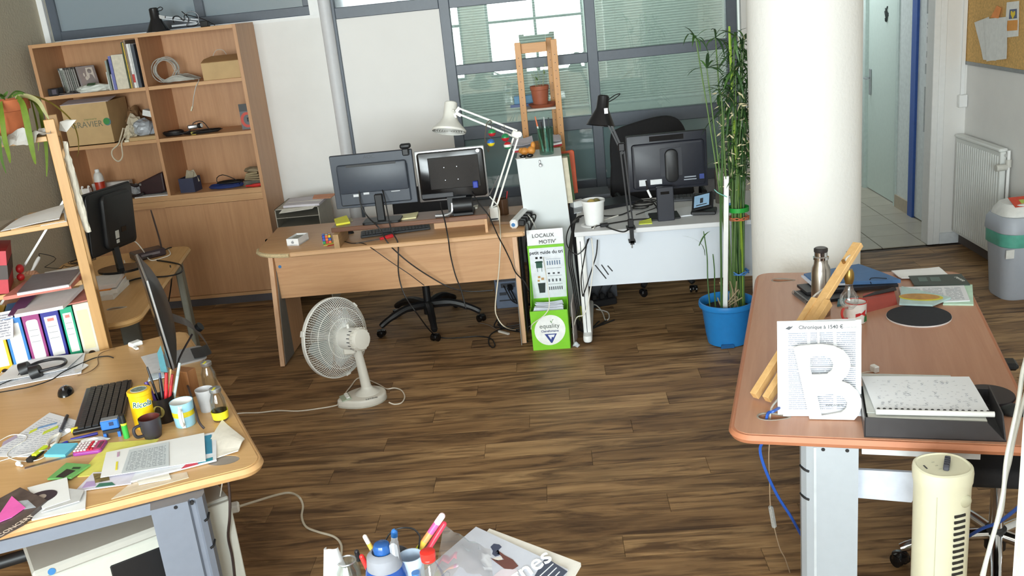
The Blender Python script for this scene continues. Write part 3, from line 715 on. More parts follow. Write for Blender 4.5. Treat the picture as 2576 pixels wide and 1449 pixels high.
# ---- second row right: cable roll, webcam with leads, tape boxed in grey and red
def coil(cx,cy,cz,r,n,seed,flat=0.4,rr=0.004):
    rd=random.Random(seed);pts=[]
    for k in range(n):
        R_=r*(1+rd.uniform(-.22,.2));ox,oy=rd.uniform(-.1,.1)*r,rd.uniform(-.1,.1)*r
        for i in range(12):
            a_=2*PI*i/12;pts.append((cx+ox+R_*math.cos(a_),cy+oy+R_*flat*math.sin(a_),cz+rr+rr*1.4*k*0.5+rd.uniform(0,rr)))
    return pts
p=at(440,345,SH2);xw=aty(440,345,7.12).x
one('power_lead',B().tube(coil(xw,7.12,SH2,0.072,8,3,0.6,0.0055),0.0055,seg=6,smooth=2),CABLEB,'rolled black power lead at the left of the shelf','cable',smooth=True)
xc=aty(500,332,7.12).x
one('cable_pile',B().tube(coil(xc+.03,7.12,SH2,0.13,6,13,0.45,0.004)+[(xc+.1,7.1,SH2+.02),(xc+.05,7.1,SH2+.09),(xc-.02,7.1,SH2+.085),(xc-.06,7.09,SH2+.03),(xc-.16,7.08,SH2+.012)],0.0036,seg=5,smooth=3),CABLEB,'tangle of thin black leads around the small webcam','cable',smooth=True)
t=thing('webcam','small silver webcam lying among black leads','webcam',(xc,7.10,SH2+.028),rz=0.4)
obj('body',B().box((-.03,0,.03),(.075,.035,.034),bev=0.01,seg=3),SILVER,t,smooth=True)
obj('lens_housing',B().cyl((.015,0,.032),(.035,-.012,.034),.02,seg=20),BLACK,t,smooth=True)
obj('lens_ring',B().cyl((.035,-.012,.034),(.039,-.0144,.0344),.015,seg=20),WHITEP,t)
one('adapter_plug',B().box((aty(486,335,7.06).x,7.07,SH2+.012),(.04,.02,.024),bev=.003),mat((206,190,90),0.5),'little yellow plug in front of the webcam','plug')
x1=BX1-T-.006;x0=x1-.088
t=thing('tape_box','grey and red cardboard box with round print by the shelf side','box',None)
obj('carton',B().b2((x0,7.10,SH2),(x1,7.2,SH2+.135)),mat((112,114,118),0.5),t)
obj('hang_tab',B().b2((x0,7.10,SH2+.135),(x1-.004,7.104,SH2+.19)),mat((76,78,80),0.5),t)
obj('ring_print',B().prism([((x0+.05+.05*math.cos(a_)),SH2+.07+.058*math.sin(a_)) for a_ in [2*PI*i/28 for i in range(28)] if x0 <= x0+.05+.05*math.cos(a_) <= x1-.002],0.0008,M=Mx.Translation((0,7.10,0)) @ Mx.Rotation(PI/2,4,'X')),mat((206,82,70),0.5),t)
obj('disc_print',B().prism([((x0+.055+.033*math.cos(a_)),SH2+.07+.038*math.sin(a_)) for a_ in [2*PI*i/24 for i in range(24)]],0.0008,M=Mx.Translation((0,7.0993,0)) @ Mx.Rotation(PI/2,4,'X')),mat((104,108,112),0.5),t)
obj('corner_print',B().b2((x0+.05,7.0978,SH2+.078),(x0+.078,7.0984,SH2+.086)).b2((x0+.05,7.0978,SH2+.056),(x0+.058,7.0984,SH2+.078)),BLACK,t)
# ---- third row left: bottle, chargers, dark bag
xb_=aty(258,480,7.2).x
t=thing('fluid_bottle','red bottle with white shoulder and cap on the low shelf','bottle',(xb_-.008,7.2,SH3))
obj('body',B().lathe([(0,0),(.036,0),(.038,.006),(.038,.125),(.037,.13)],28),mat((176,52,30),0.35),t,smooth=True)
obj('shoulder',B().lathe([(.0375,.13),(.0375,.165),(.030,.19),(.018,.205),(0,.206)],28),mat((226,224,218),0.4),t,smooth=True)
obj('cap',B().lathe([(.018,.204),(.018,.222),(.014,.228),(0,.229)],20),WHITEP,t,smooth=True)
for k,(px_,lab) in enumerate(((206,'beige charger box at the far left of the low shelf'),(222,'white charger with a tube beside the beige box'))):
    xx=aty(px_,480,7.2).x
    t=thing('charger',lab,'charger',(xx,7.18,SH3))
    obj('body',B().box((0,0,.045),(.06,.05,.09),bev=.006,seg=2),mat((206,200,178) if k == 0 else (226,224,218),0.5),t)
    obj('spout',B().tube([(.025,-.02,.06),(.026,-.022,.10),(.032,-.022,.108),(.038,-.022,.10)],.006,smooth=3),WHITEP,t,smooth=True)
one('white_folder',B().b2((aty(232,470,7.3).x,7.3,SH3),(aty(250,470,7.3).x+.25,7.36,SH3+.10)),mat((206,204,198),0.7),'pale cardboard folder standing behind the red bottle','folder')
xg=aty(385,480,7.1).x
t=thing('handbag','dark plum leather handbag slumped against the divider','bag',None)
hb=B().prism([(-.10,.01),(.065,.012),(.10,.03),(.105,.17),(.07,.165),(-.07,.115),(-.10,.10)],0.11,M=Mx.Translation((xg+.0,7.20,SH3)) @ Mx.Rotation(PI/2,4,'X'),bev=.012)
obj('body',hb,mat((54,32,36),0.35,var=0.15),t)
obj('strap',B().tube([(xg-.08,7.10,SH3+.10),(xg-.12,7.09,SH3+.085),(xg-.16,7.09,SH3+.10),(xg-.20,7.1,SH3+.09),(xg-.17,7.06,SH3+.02),(xg-.10,7.055,SH3+.015),(xg-.06,7.06,SH3+.03)],.012,seg=6,smooth=4),mat((34,26,28),0.5),t,smooth=True)
obj('clasp',B().b2((xg-.09,7.082,SH3+.085),(xg-.075,7.088,SH3+.1)),SILVER,t)
one('cloth_bag',B().crumple((xg-.155,7.17,SH3),(.12,.12,.11),seed=41,sub=3,amp=.2),mat((168,168,170),0.8),'rumpled grey cloth beside the dark handbag','cloth')
one('paper_sheets',B().b2((xg-.12,7.02,SH3),(BD-.014,7.2,SH3+.006)),PAPER,'white papers lying under the dark handbag','paper')
# ---- third row right: blue pen box, leads, paper bags, red case
xa=aty(455,482,7.06).x
t=thing('fabric_box','open dark blue box with a cardboard scrap sticking out','box',(xa+.062,7.12,SH3),rz=-.12)
b=B()
for s in (-1,1):
    b.box((s*.058,0,.055),(.006,.12,.11));b.box((0,s*.058,.055),(.11,.006,.11))
b.box((0,0,.003),(.11,.11,.006));obj('box',b,mat((56,60,84),0.7),t)
obj('scrap',B().box((.0,.0,.10),(.06,.004,.12),ry=.35).box((.035,.01,.11),(.05,.004,.1),ry=-.3,rz=.4),mat((166,154,132),0.7),t)
xl=aty(570,470,7.12).x
one('blue_lead',B().tube(coil(xl,7.12,SH3,.11,7,17,.5,.0045),.0045,seg=5,smooth=2),mat((44,62,120),0.5),'loosely coiled blue lead on the low right shelf','cable',smooth=True)
one('black_lead',B().tube(coil(xl+.02,7.18,SH3+.025,.10,4,19,.4,.004)+[(xl-.06,7.15,SH3+.03),(xl-.07,7.14,SH3+.08),(xl-.02,7.14,SH3+.10),(xl+.04,7.14,SH3+.075),(xl+.08,7.14,SH3+.05)],.0035,seg=5,smooth=2),CABLEB,'black lead looped up above the blue one','cable',smooth=True)
x1=BX1-T-.006
t=thing('wallet','stack of olive paper pouches leaning on the bookcase side','pouch',None)
for k in range(4):obj('pouch',B().box((x1-.075,7.13,SH3+.05+.016*k),(.13-.012*k,.11,.014),ry=-.06*k+.1,bev=.004),mat((140+8*k,124+8*k,96+6*k),0.8),t)
obj('flap',B().crumple((x1-.07,7.15,SH3+.10),(.14,.1,.05),seed=51,amp=.2),mat((150,134,106),0.8),t)
one('magazine_pile',B().b2((x1-.15,7.08,SH3),(x1,7.2,SH3+.043),bev=.002),mat((96,92,82),0.7,var=.3),'low pile of leaflets under the olive pouches','leaflets')
one('pencil_case',B().tube([(x1-.12,7.035,SH3+.013),(x1-.06,7.03,SH3+.013),(x1-.005,7.04,SH3+.015)],[.008,.013,.011],seg=8,smooth=3),mat((200,44,40),0.5),'slim red case lying at the right end of the low shelf','case',smooth=True)
# ---- on top: folded black lamp
def lamp_shade(parent,M,col,inner=WHITEP,r=0.085,h=0.085,neck=0.036,nh=0.085,louvre=False):
    """bell shade with a cylinder neck; opening at z=0, neck upward"""
    obj('shade',B().lathe([(r,0),(r*.99,.004),(neck*1.12,h),(neck,h+.01),(neck*.92,h+nh-.008),(neck*.7,h+nh),(0,h+nh)],36,M=M).lathe([(r-.003,.001),(neck*1.0,h-.002),(0,h)],36,M=M),col,parent,smooth=True)
xp=aty(398,76,7.12).x
t=thing('black_desk_lamp','black desk lamp folded flat on top of the bookcase','lamp',(xp,7.12,BZ))
LB=mat((30,29,31),0.25)
lamp_shade(t,Mx.Translation((0,0,.002)) @ Mx.Rotation(-.03,4,'Y'),LB)
obj('shade_grip',B().tube([(.03,0,.165),(.055,-.01,.172),(.07,-.01,.16),(.055,-.01,.148),(.03,0,.145)],.003,smooth=4),LB,t,smooth=True)
obj('bracket',B().box((.05,0,.10),(.045,.02,.025),ry=.3),SILVER,t)
obj('arm',B().beam((.06,.01,.10),(.30,.06,.055),.012,.012).beam((.06,-.005,.088),(.28,.05,.04),.01,.01).beam((.10,.02,.03),(.32,.07,.03),.012,.012),LB,t)
obj('cord',B().tube([(.12,.02,.05),(.13,.0,.09),(.17,.0,.095),(.20,.01,.06),(.22,.0,.10),(.27,.01,.12),(.31,.02,.09),(.30,.02,.03),(.26,.0,.012),(.22,.0,.02),(.24,.01,.07),(.21,.02,.11),(.20,.01,.125),(.23,.01,.10),(.33,.04,.06),(.40,.03,.02),(.42,.03,.005)],.0035,smooth=5),LB,t,smooth=True)
obj('clamp',B().box((.33,.08,.022),(.06,.05,.044),bev=.004),LB,t)
one('paper_slip',B().sheet([(xp-.16,7.01,BZ),(xp+.02,7.01,BZ),(xp+.0,7.09,BZ),(xp-.13,7.09,BZ)],.001),PAPER,'white slip of paper beside the lamp on the bookcase','paper')
# ================================================================== beech desk in the middle and what is on it

t=thing('beech_desk','beech office desk with chipped left corner under two monitors','desk',None)
top=[(-1.70,5.590),(-0.225,5.604),(-0.225,6.367),(-1.985,6.367),(-1.955,5.90)]
arc=[(-1.952,5.80),(-1.935,5.73),(-1.90,5.675),(-1.84,5.628),(-1.77,5.602)]
obj('desktop',B().prism(top+arc,0.03,M=Mx.Translation((0,0,DZ-.03)),bev=.006,seg=2),BEECH,t,smooth=.6)
obj('bullnose',B().beam((-1.70,5.592,DZ-.015),(-.228,5.606,DZ-.015),.018,.032,bev=.008),wood((206,160,116),(220,178,136),'X',name='beech_edge'),t)
obj('raw_edge',B().tube([(x_-.004*(x_<-1.9),y_-.006,DZ-.015) for x_,y_ in arc]+[(-1.70,5.583,DZ-.015)],.0135,seg=8),mat((206,184,142),0.85,var=.15,scale=80),t,smooth=True)
MOD=wood((192,144,102),(212,166,122),'X',name='beech_modesty')
mp_=obj('modesty_panel',B().b2((-1.822,5.66,.408),(-.305,5.678,DZ-.03)),MOD,t)
q=aty(704,671,5.66);obj('blue_sticker',B().cyl((q.x,5.66,q.z),(q.x,5.6592,q.z),.0105,seg=20),BLUEST,mp_)
LEGM=wood((196,148,106),(216,172,130),'Z',name='beech_leg')
for xa,lab in ((-1.852,'l'),(-.305,'r')):
    lg=obj('leg',B().prism([(5.49 if lab == 'l' else 5.55,.008),(6.05,.008),(6.12,DZ-.03),(5.635,DZ-.03)],.028,M=frame((xa,0,0),(0,1,0),(0,0,1))),LEGM,t)
    obj('grey_cover',B().prism([(5.51,.01),(5.72,.01),(5.74,DZ-.032),(5.685,DZ-.032)],.004,M=frame((xa+.028 if lab == 'l' else xa-.004,0,0),(0,1,0),(0,0,1))),mat((120,116,110),0.6),lg)
    obj('foot_glide',B().cyl((xa+.014,5.53 if lab == 'l' else 5.58,0),(xa+.014,5.53 if lab == 'l' else 5.58,.01),.012,seg=12).cyl((xa+.014,6.0,0),(xa+.014,6.0,.01),.012,seg=12),BLACK,lg)
# monitor riser
RZ=.836
t=thing('monitor_riser','dark wooden plank on two blocks carrying both monitors','shelf',None)
DW=wood((92,58,38),(126,84,58),'X',rough=.35,name='dark_stained_plank')
obj('plank',B().b2((-1.432,5.665,RZ-.03),(-.447,5.905,RZ),bev=.003),DW,t)
obj('support',B().b2((-1.412,5.60,DZ),(-1.378,5.88,RZ-.03)),wood((170,134,92),(198,162,116),'Y',name='raw_pine_block'),t)
obj('support',B().b2((-.815,5.885,DZ),(-.452,5.90,RZ-.03)).b2((-.468,5.665,DZ),(-.452,5.885,RZ-.03)),BEECH,t)

def monitor(name,label,x0,x1,z0,z1,y,group=None,tilt=0.0,th=.045,shell=BLACK,bezel=None):
    """display seen from behind; returns the thing (parts in room coordinates)"""
    t=thing(name,label,'monitor',None,group=group)
    cx,cz,w_,h_=(x0+x1)/2,(z0+z1)/2,x1-x0,z1-z0
    M=Mx.Translation((cx,y,cz)) @ Mx.Rotation(tilt,4,'X')
    obj('casing',B().box((0,.012,0),(w_,.024,h_),bev=.006,seg=2,M=M),bezel or shell,t,smooth=.6)
    obj('screen',B().box((0,.0245,.004),(w_-.03,.002,h_-.036),M=M),BLACKG,t)
    return t,M,w_,h_
# left monitor
yl=5.745;a=aty(826.4,393,yl);c=aty(1043.8,514,yl);c2=aty(1035.7,382,yl)
t,M,w_,h_=monitor('flat_monitor','dark slate monitor seen from behind with a webcam on top',a.x,c2.x,c.z+.012,(a.z+c2.z)/2+.008,yl,'monitors on the plank')
SL=mat((62,68,78),0.42,var=.04)
obj('rear_shell',B().box((0,0,0),(w_*.995,.008,h_*.99),bev=.003,M=M).box((.0,-.018,.018),(w_*.84,.03,h_*.54),bev=.012,seg=2,M=M).box((0,-.009,-.03),(w_*.86,.016,h_*.72),bev=.008,M=M),SL,t,smooth=.5)
obj('vent_strip',B().box((0,-.0335,h_*.30),(w_*.6,.002,.014),M=M),BLACK,t)
text('AOC',.034,mat((46,50,58),0.3),M @ frame((-.01,-.0048,h_*.43),(1,0,0),(0,0,1)),t)
obj('ratings_label',B().box((-.12,-.018,-h_*.26),(.036,.002,.016),M=M).box((-.055,-.018,-h_*.235),(.036,.002,.014),M=M).box((.135,-.018,-h_*.20),(.07,.002,.006),M=M).box((.13,-.018,-h_*.24),(.055,.002,.004),M=M),mat((216,218,220),0.5),t)
obj('socket_row',B().box((.02,-.018,-h_*.19),(.34,.003,.012),M=M),BLACK,t)
xn=(a.x+c2.x)/2+.02
obj('stand_neck',B().box((xn,yl-.03,RZ+.09),(.052,.028,.18),bev=.006),BLACK,t)
obj('stand_base',B().prism(rrect(.24,.15,.02),.016,M=Mx.Translation((xn+.005,yl-.02,RZ)),bev=.004),BLACK,t)
tw=thing('webcam','black clip-on webcam on the slate monitor','webcam',None)
q=aty(1021,378,yl);z0=(a.z+c2.z)/2+.008
obj('head',B().box((q.x,yl-.005,z0+.022),(.066,.05,.03),bev=.011,seg=3),BLACK,tw,smooth=True)
obj('clip',B().box((q.x,yl-.025,z0-.012),(.042,.02,.045),bev=.006),BLACK,tw)
# right monitor
yr=5.76;a=aty(1037,383,yr);c=aty(1217,365,yr);d=aty(1229,492,yr);e=aty(1060,512,yr)
t,M,w_,h_=monitor('flat_monitor','glossy black monitor with silver rim seen from behind',a.x+.008,c.x-.002,(d.z+e.z)/2,(a.z+c.z)/2,yr,'monitors on the plank',bezel=SILVER)
obj('rear_shell',B().prism(rrect(w_-.02,h_-.022,.02),.02,M=M @ Mx.Translation((.004,.004,0)) @ Mx.Rotation(PI/2,4,'X'),bev=.008),BLACKG,t,smooth=.5)
obj('inner_panel',B().box((.02,-.017,.015),(w_*.72,.004,h_*.62),bev=.002,M=M),BLACKG,t)
obj('screws',B().cyl((-.04,-.021,.05),(-.04,-.019,.05),.003,seg=8,M=M).cyl((.04,-.021,.05),(.04,-.019,.05),.003,seg=8,M=M).cyl((-.04,-.021,-.03),(-.04,-.019,-.03),.003,seg=8,M=M).cyl((.04,-.021,-.03),(.04,-.019,-.03),.003,seg=8,M=M),SILVER,t)
obj('round_badge',B().cyl((w_*.41,-.019,h_*.42),(w_*.41,-.016,h_*.42),.011,seg=18,M=M),SILVER,t)
obj('port_strip',B().box((-.10,-.019,-h_*.38),(.20,.006,.03),bev=.004,M=M),mat((60,62,66),0.25),t)
vg=obj('video_plug',B().box((.145,-.03,-h_*.22),(.032,.03,.042),bev=.004,M=M),mat((38,58,160),0.5),t)
xn=aty(1160,515,yr).x
obj('stand_drum',B().cyl((xn-.045,yr-.045,RZ+.062),(xn+.075,yr-.045,RZ+.062),.046,seg=32).box((xn-.02,yr-.03,RZ+.06),(.12,.02,.11)),BLACK,t,smooth=.6)
obj('stand_base',B().tube([(xn-.16,yr-.075,RZ+.012),(xn-.09,yr-.075,RZ+.012),(xn-.055,yr-.06,RZ+.03),(xn-.05,yr-.05,RZ+.08)],.012,seg=8,smooth=4),SILVER,t,smooth=True)
obj('stand_foot',B().b2((xn-.05,yr-.08,RZ),(xn+.08,yr+.06,RZ+.02),bev=.004),BLACK,t)
# things on the riser
def pad(name,label,px,z,th,col,cat='sticky notes',wob=0.0,seed=1,lift=(0,0,0,0),m_=None,group=None):
    return one(name,B().sheet([at(x_,y_,z) for x_,y_ in px],th,wob=wob,seed=seed,lift=lift,n=6),m_ or mat(col,0.7,var=.03),label,cat,group)
pad('sticky_notes','bright yellow sticky notes at the left end of the plank',[(846,568),(881,562),(873,549),(841,555)],RZ,.012,(236,230,70),lift=(0,0,.008,.0))
pad('note_stack','beige note slips behind the yellow sticky notes',[(848,566),(888,556),(884,549),(846,556)],RZ,.004,(170,158,132),'notes')
pad('sticky_notes','pale cream notepad between the two monitor stands',[(996,555),(1047,549),(1053,538),(1003,544)],RZ,.008,(226,218,168),lift=(0,0,.006,0))
pad('small_notes','small pale block at the right end of the plank',[(1190,527),(1201,525),(1203,519),(1192,521)],RZ,.012,(214,210,196),'notes')
# keyboard on the desk
def keyboard(t,w_,d_,rows=5,cols=16,kc=BLACK,body=BLACK):
    obj('body',B().box((0,0,.008),(w_,d_,.016),bev=.004,seg=2),body,t)
    b=B();kw,kd=(w_-.02)/cols,(d_-.03)/rows
    for r_ in range(rows):
        for k in range(cols):
            if r_ == 0 and 4 <= k <= 9:
                if k == 4:b.box((-w_/2+.01+7*kw,-d_/2+.012+kd/2,.019),(kw*6-.003,kd-.003,.006),bev=.0012)
                continue
            b.box((-w_/2+.01+(k+.5)*kw,-d_/2+.012+(r_+.5)*kd,.019),(kw-.003,kd-.003,.006),bev=.0012)
    o=obj('keys',b,kc,t);o['kind']='stuff'
p0=at(901,595,.735);p1=at(1079,572,.735);p2=at(1078,562,.74)
t=thing('keyboard','black keyboard half under the dark plank','keyboard',((p0.x+p1.x)/2,(p0.y+p1.y)/2+.07,DZ),rz=math.atan2(p1.y-p0.y,p1.x-p0.x)-.0)
keyboard(t,.45,.145,6,20,mat((40,41,44),.5),mat((28,28,30),.5))
one('desk_mouse',B().ball((aty(870,578,5.95).x,5.98,DZ),.03,s=(1.5,1,.9)),BLACK,'black mouse in the shadow under the plank','mouse',smooth=True)
# puzzle cube
p=at(819,614,DZ)
t=thing('puzzle_cube','small colour puzzle cube on the beech desk','cube puzzle',(p.x+.006,p.y+.030,DZ),rz=.22)
obj('core',B().box((0,0,.0285),(.056,.056,.057),bev=.002),BLACK,t)
cols_={'y':(240,220,40),'b':(40,80,190),'o':(238,110,30),'r':(206,40,36),'w':(240,240,236),'g':(30,150,80)}
face=['boy','bob','wro']                       # front, top row first
def stick(c,pos,rot):
    obj('sticker',B().box((0,0,0),(.0158,.0158,.0012),bev=.0003,M=Mx.Translation(pos) @ rot),mat(cols_[c],.35),t)
for r_ in range(3):
    for k in range(3):
        stick(face[r_][k] if not (r_ == 2 and k == 0) else 'g',(-.0187+.0187*k,-.0284,.0472-.0187*r_),Mx.Rotation(PI/2,4,'X'))
        stick('bwrbgybob'[r_*3+k],(-.0187+.0187*k,-.0187+.0187*r_,.0574),Mx.Identity(4))
        stick('bwrwyrygw'[r_*3+k],(-.0284,.0187-.0187*k,.0472-.0187*r_),Mx.Rotation(PI/2,4,'Y'))
# open white phone box
p=at(722,620,DZ);p1=at(753,619,DZ)
t=thing('phone_box','open white phone box lying at the left end of the beech desk','box',((p.x+p1.x)/2+.012,p.y+.075,DZ),rz=-.20)
b=B();w_,d_,h_=.082,.15,.046
b.box((0,0,.004),(w_,d_,.008))
for s in (-1,1):b.box((s*(w_/2-.002),0,h_/2),(.004,d_,h_));b.box((0,s*(d_/2-.002),h_/2),(w_-.008,.004,h_))
obj('box',b,mat((244,244,244),.45,var=.01),t)
obj('tray',B().box((0,.0,.030),(w_-.008,d_-.01,.004)),mat((196,196,186),.6),t)
obj('accessories',B().box((.0,.01,.036),(.05,.07,.01),bev=.002).box((-.01,-.055,.036),(.04,.02,.008)),mat((150,150,140),.5,var=.3,scale=80),t)
ap=[(.0,.011)]+[(.0135*math.sin(a_)*(1+.06*math.cos(3*a_)),.0008+.0125*math.cos(a_)) for a_ in [.35+i*(2*PI-.7)/18 for i in range(19)]]
lg=obj('fruit_mark',B().prism(ap[1:],.0006,M=frame((.0,-d_/2-.0004,.022),(1,0,0),(0,0,1))).prism([(.001,.014),(.006,.016),(.007,.021),(.002,.019)],.0006,M=frame((.0,-d_/2-.0004,.022),(1,0,0),(0,0,1))),mat((150,152,156),.4),t)
lg.scale=(.72,1,.72);lg.location=(0,0,.022*.28)
pad('sticky_tab','yellow sticky tab with red edge beside the puzzle cube',[(814,619),(842,614),(843,609),(820,612)],DZ,.003,(228,214,90),'sticky note')
pad('red_tab','thin red tab under the yellow sticky tab',[(822,620.5),(845,616.5),(844,613.5),(826,617)],DZ,.002,(200,70,52),'sticky note')
# red handled cutter, thin leads on the desk
p=at(973,597,DZ+.012)
t=thing('screwdriver','red handled screwdriver lying in front of the keyboard','screwdriver',None)
pa,pb=at(956,601,DZ+.011),at(989,592,DZ+.011);pc=at(896,612,DZ+.006)
obj('handle',B().tube([pa,(pa+pb)/2,pb],[.009,.013,.010],seg=10,smooth=4),mat((214,52,58),.35),t,smooth=True)
obj('shaft',B().tube([pa,pc],.003,seg=8),mat((96,92,90),.3,metal=.6),t)
# ---- white architect lamp
LX,LY=-.417,5.91
LW=mat((232,230,222),.35,var=.02)
t=thing('architect_lamp','white spring arm desk lamp with louvred head over the beech desk','lamp',None)
obj('wood_base',B().prism([(-.04,-.05),(.16,-.10),(.20,-.02),(.17,.10),(.02,.12),(-.05,.05)],.018,M=Mx.Translation((LX,LY,DZ)),bev=.003),wood((120,92,70),(150,120,92),'X',name='worn_wood_base'),t)
obj('clamp_block',B().b2((LX-.03,LY-.02,DZ+.018),(LX+.026,LY+.02,DZ+.105),bev=.003).b2((LX-.03,LY-.03,DZ+.10),(LX+.0,LY+.03,DZ+.104)),LW,t)
obj('clamp_slot',B().b2((LX-.024,LY-.024,DZ+.024),(LX+.02,LY-.0195,DZ+.034)),BLACK,t)
E_=aty(1298,338,LY);H_=aty(1152,279,LY)
lo1,lo2=aty(1236,521,LY),aty(1251,514,LY)
b=B()
b.beam(lo1,E_+V((-.018,0,-.02)),.011,.011).beam(lo2,E_+V((.012,0,-.02)),.011,.011)
obj('lower_arm',b,LW,t)
obj('spring',B().tube([lo1+V((-.004,.012,.08)),(lo1+lo2)/2+V((.05,.014,.19))],.004,seg=8),SILVER,t,smooth=True)
obj('base_bracket',B().beam(lo1+V((-.005,.01,.07)),lo2+V((.0,.01,-.005)),.012,.006).beam(lo1+V((0,-.012,0)),lo2+V((0,-.012,0)),.01,.004),LW,t)
obj('elbow',B().box(E_,(.055,.026,.045),ry=.5,bev=.006).cyl(E_+V((.02,-.016,.0)),E_+V((.02,.016,.0)),.018,seg=18),LW,t,smooth=.5)
u1=aty(1156,273,LY);u2=aty(1160,289,LY)
b=B().beam(u1,E_+V((.01,0,.022)),.011,.011).beam(u2,E_+V((-.015,0,-.012)),.011,.011)
obj('upper_arm',b,LW,t)
obj('arm_spring',B().tube([u2+V((.24,.012,-.105)),E_+V((-.02,.012,.01))],.004,seg=8),SILVER,t,smooth=True)
obj('head_bracket',B().beam(aty(1148,281,LY),aty(1156,270,LY),.016,.02).beam(aty(1146,283,LY),aty(1160,291,LY),.014,.02).beam(aty(1143,285,LY),aty(1147,296,LY),.012,.012),LW,t)
hb_=aty(1130,327,LY);ht=aty(1132,264,LY)
axis=(ht-V((hb_.x,hb_.y,hb_.z))).normalized();axis=(axis+V((0,.36,0))).normalized()
Mh=Mx.Translation(hb_) @ axis.to_track_quat('Z','Y').to_matrix().to_4x4()
R_=.106
obj('shade',B().lathe([(R_,-.012),(R_+.002,.0),(R_*.98,.006),(R_*.78,.028),(R_*.52,.058),(.046,.08),(.043,.10),(.040,.172),(.034,.178),(0,.179)],48,M=Mh).lathe([(R_-.004,-.011),(R_*.75,.024),(.045,.075),(0,.08)],48,M=Mh),LW,t,smooth=.6)
lv=mat((206,204,198),.5)
b=B()
for k in range(1,7):
    rr=R_*k/6.6;b.lathe([(rr,-.010),(rr-.004,.010),(rr-.0055,.010),(rr-.0015,-.010)],40,M=Mh)
for k in range(4):b.box((0,0,0),(R_*1.96,.002,.014),rz=PI*k/4,M=Mh)
obj('louvre',b,lv,t,smooth=.6)
obj('knob',B().ball(aty(1141,277,LY)+V((0,-.03,0)),.008),LW,t,smooth=True)
obj('lamp_cord',B().tube([lo2,aty(1256,530,LY-.05),aty(1257,560,LY-.10),aty(1259,600,5.55),aty(1255,680,5.56),aty(1246,770,5.56),aty(1252,800,5.52),aty(1270,822,5.50),(at(1300,830,.004)),(at(1330,822,.004)),(at(1338,812,.004))],.0038,seg=6,smooth=6),mat((230,218,196),.5),t,smooth=True)
obj('cable_tie',B().tube([aty(1228,313,LY-.02),aty(1236,309,LY-.02),aty(1232,303,LY-.02),aty(1224,312,LY-.02),aty(1222,330,LY-.02),aty(1220,350,LY-.02),aty(1224,372,LY-.02),aty(1229,382,LY-.02),aty(1229,370,LY-.02),aty(1222,355,LY-.02)],.003,smooth=4),mat((96,84,70),.6),t,smooth=True)
def flag_ball(px,py,r,cols3,label):
    c=aty(px,py,LY-.035)
    t=thing('hanging_ball',label,'ball',(c.x,c.y,c.z-r),group='painted balls hanging from the lamp arm')
    n=len(cols3)
    for k,cc in enumerate(cols3):                 # top to bottom bands
        a0,a1=PI*k/n,PI*(k+1)/n
        zs=[1-2*k/n,1-2*(k+1)/n]
        pr=[]
        for i in range(7):
            zz_=zs[1]+(zs[0]-zs[1])*i/6;pr.append((r*math.sqrt(max(0,1-zz_*zz_)),r+r*zz_))
        obj('band',B().lathe(pr,20),mat(cc,.35,var=.03),t,smooth=True)
    obj('string',B().tube([(0,0,2*r),(0,0,2*r+.05)],.0018,seg=5),BLACK,t)
flag_ball(1235,359,.0245,[(56,112,190),(240,214,40)],'blue and yellow ball hanging from the white lamp arm')
flag_ball(1237.5,334,.0245,[(40,140,80),(190,40,50)],'green over red ball hanging behind the blue and yellow one')
flag_ball(1271,346,.0255,[(36,140,84),(190,36,48)],'green over red ball right beside the lamp elbow')
flag_ball(1277,366,.0245,[(190,40,46),(236,234,230),(36,130,84)],'red white and green ball under the lamp elbow')
# pen cup and power strip by the lamp
p=at(1258,545,DZ)
t=thing('pen_cup','smoky brown pen cup behind the white lamp','pen cup',(p.x+.02,p.y+.06,DZ))
obj('cup',B().lathe([(.038,.0),(.041,.11),(.039,.11),(.036,.004),(0,.004)],24),mat((104,74,52),.2,trans=.3),t,smooth=.6)
for k,(c,dx) in enumerate((((36,36,40),.0),((190,40,40),.012))):
    one('pen',B().cyl((p.x+.02+dx,p.y+.06,DZ+.01),(p.x+.05+dx,p.y+.06,DZ+.155),.004,seg=10),mat(c,.4),('black and white pen in the smoky pen cup','red pen in the smoky pen cup')[k],'pen','pens in the smoky cup',smooth=True)
pa,pb=at(1292,578,DZ),at(1322,545,DZ)
t=thing('power_strip','white power strip with black plugs at the right desk corner','power strip',None)
d_=(pb-pa).normalized();s_=V((d_.y,-d_.x,0))
pa2=pa+d_*.02-s_*.004
obj('body',B().beam(pa2+V((0,0,.029)),pa2+d_*.34+V((0,0,.029)),.05,.056,bev=.012),WHITEP,t,smooth=.6)
obj('blue_sticker',B().cyl(pa2-d_*.0006+V((0,0,.026)),pa2+V((0,0,.026)),.0125,seg=18),BLUEST,t)
for k in range(4):obj('plug',B().beam(pa2+d_*(.05+.07*k)+s_*.024+V((0,0,.03)),pa2+d_*(.05+.07*k)+s_*.066+V((0,0,.026)),.036,.04,bev=.006),BLACK,t)
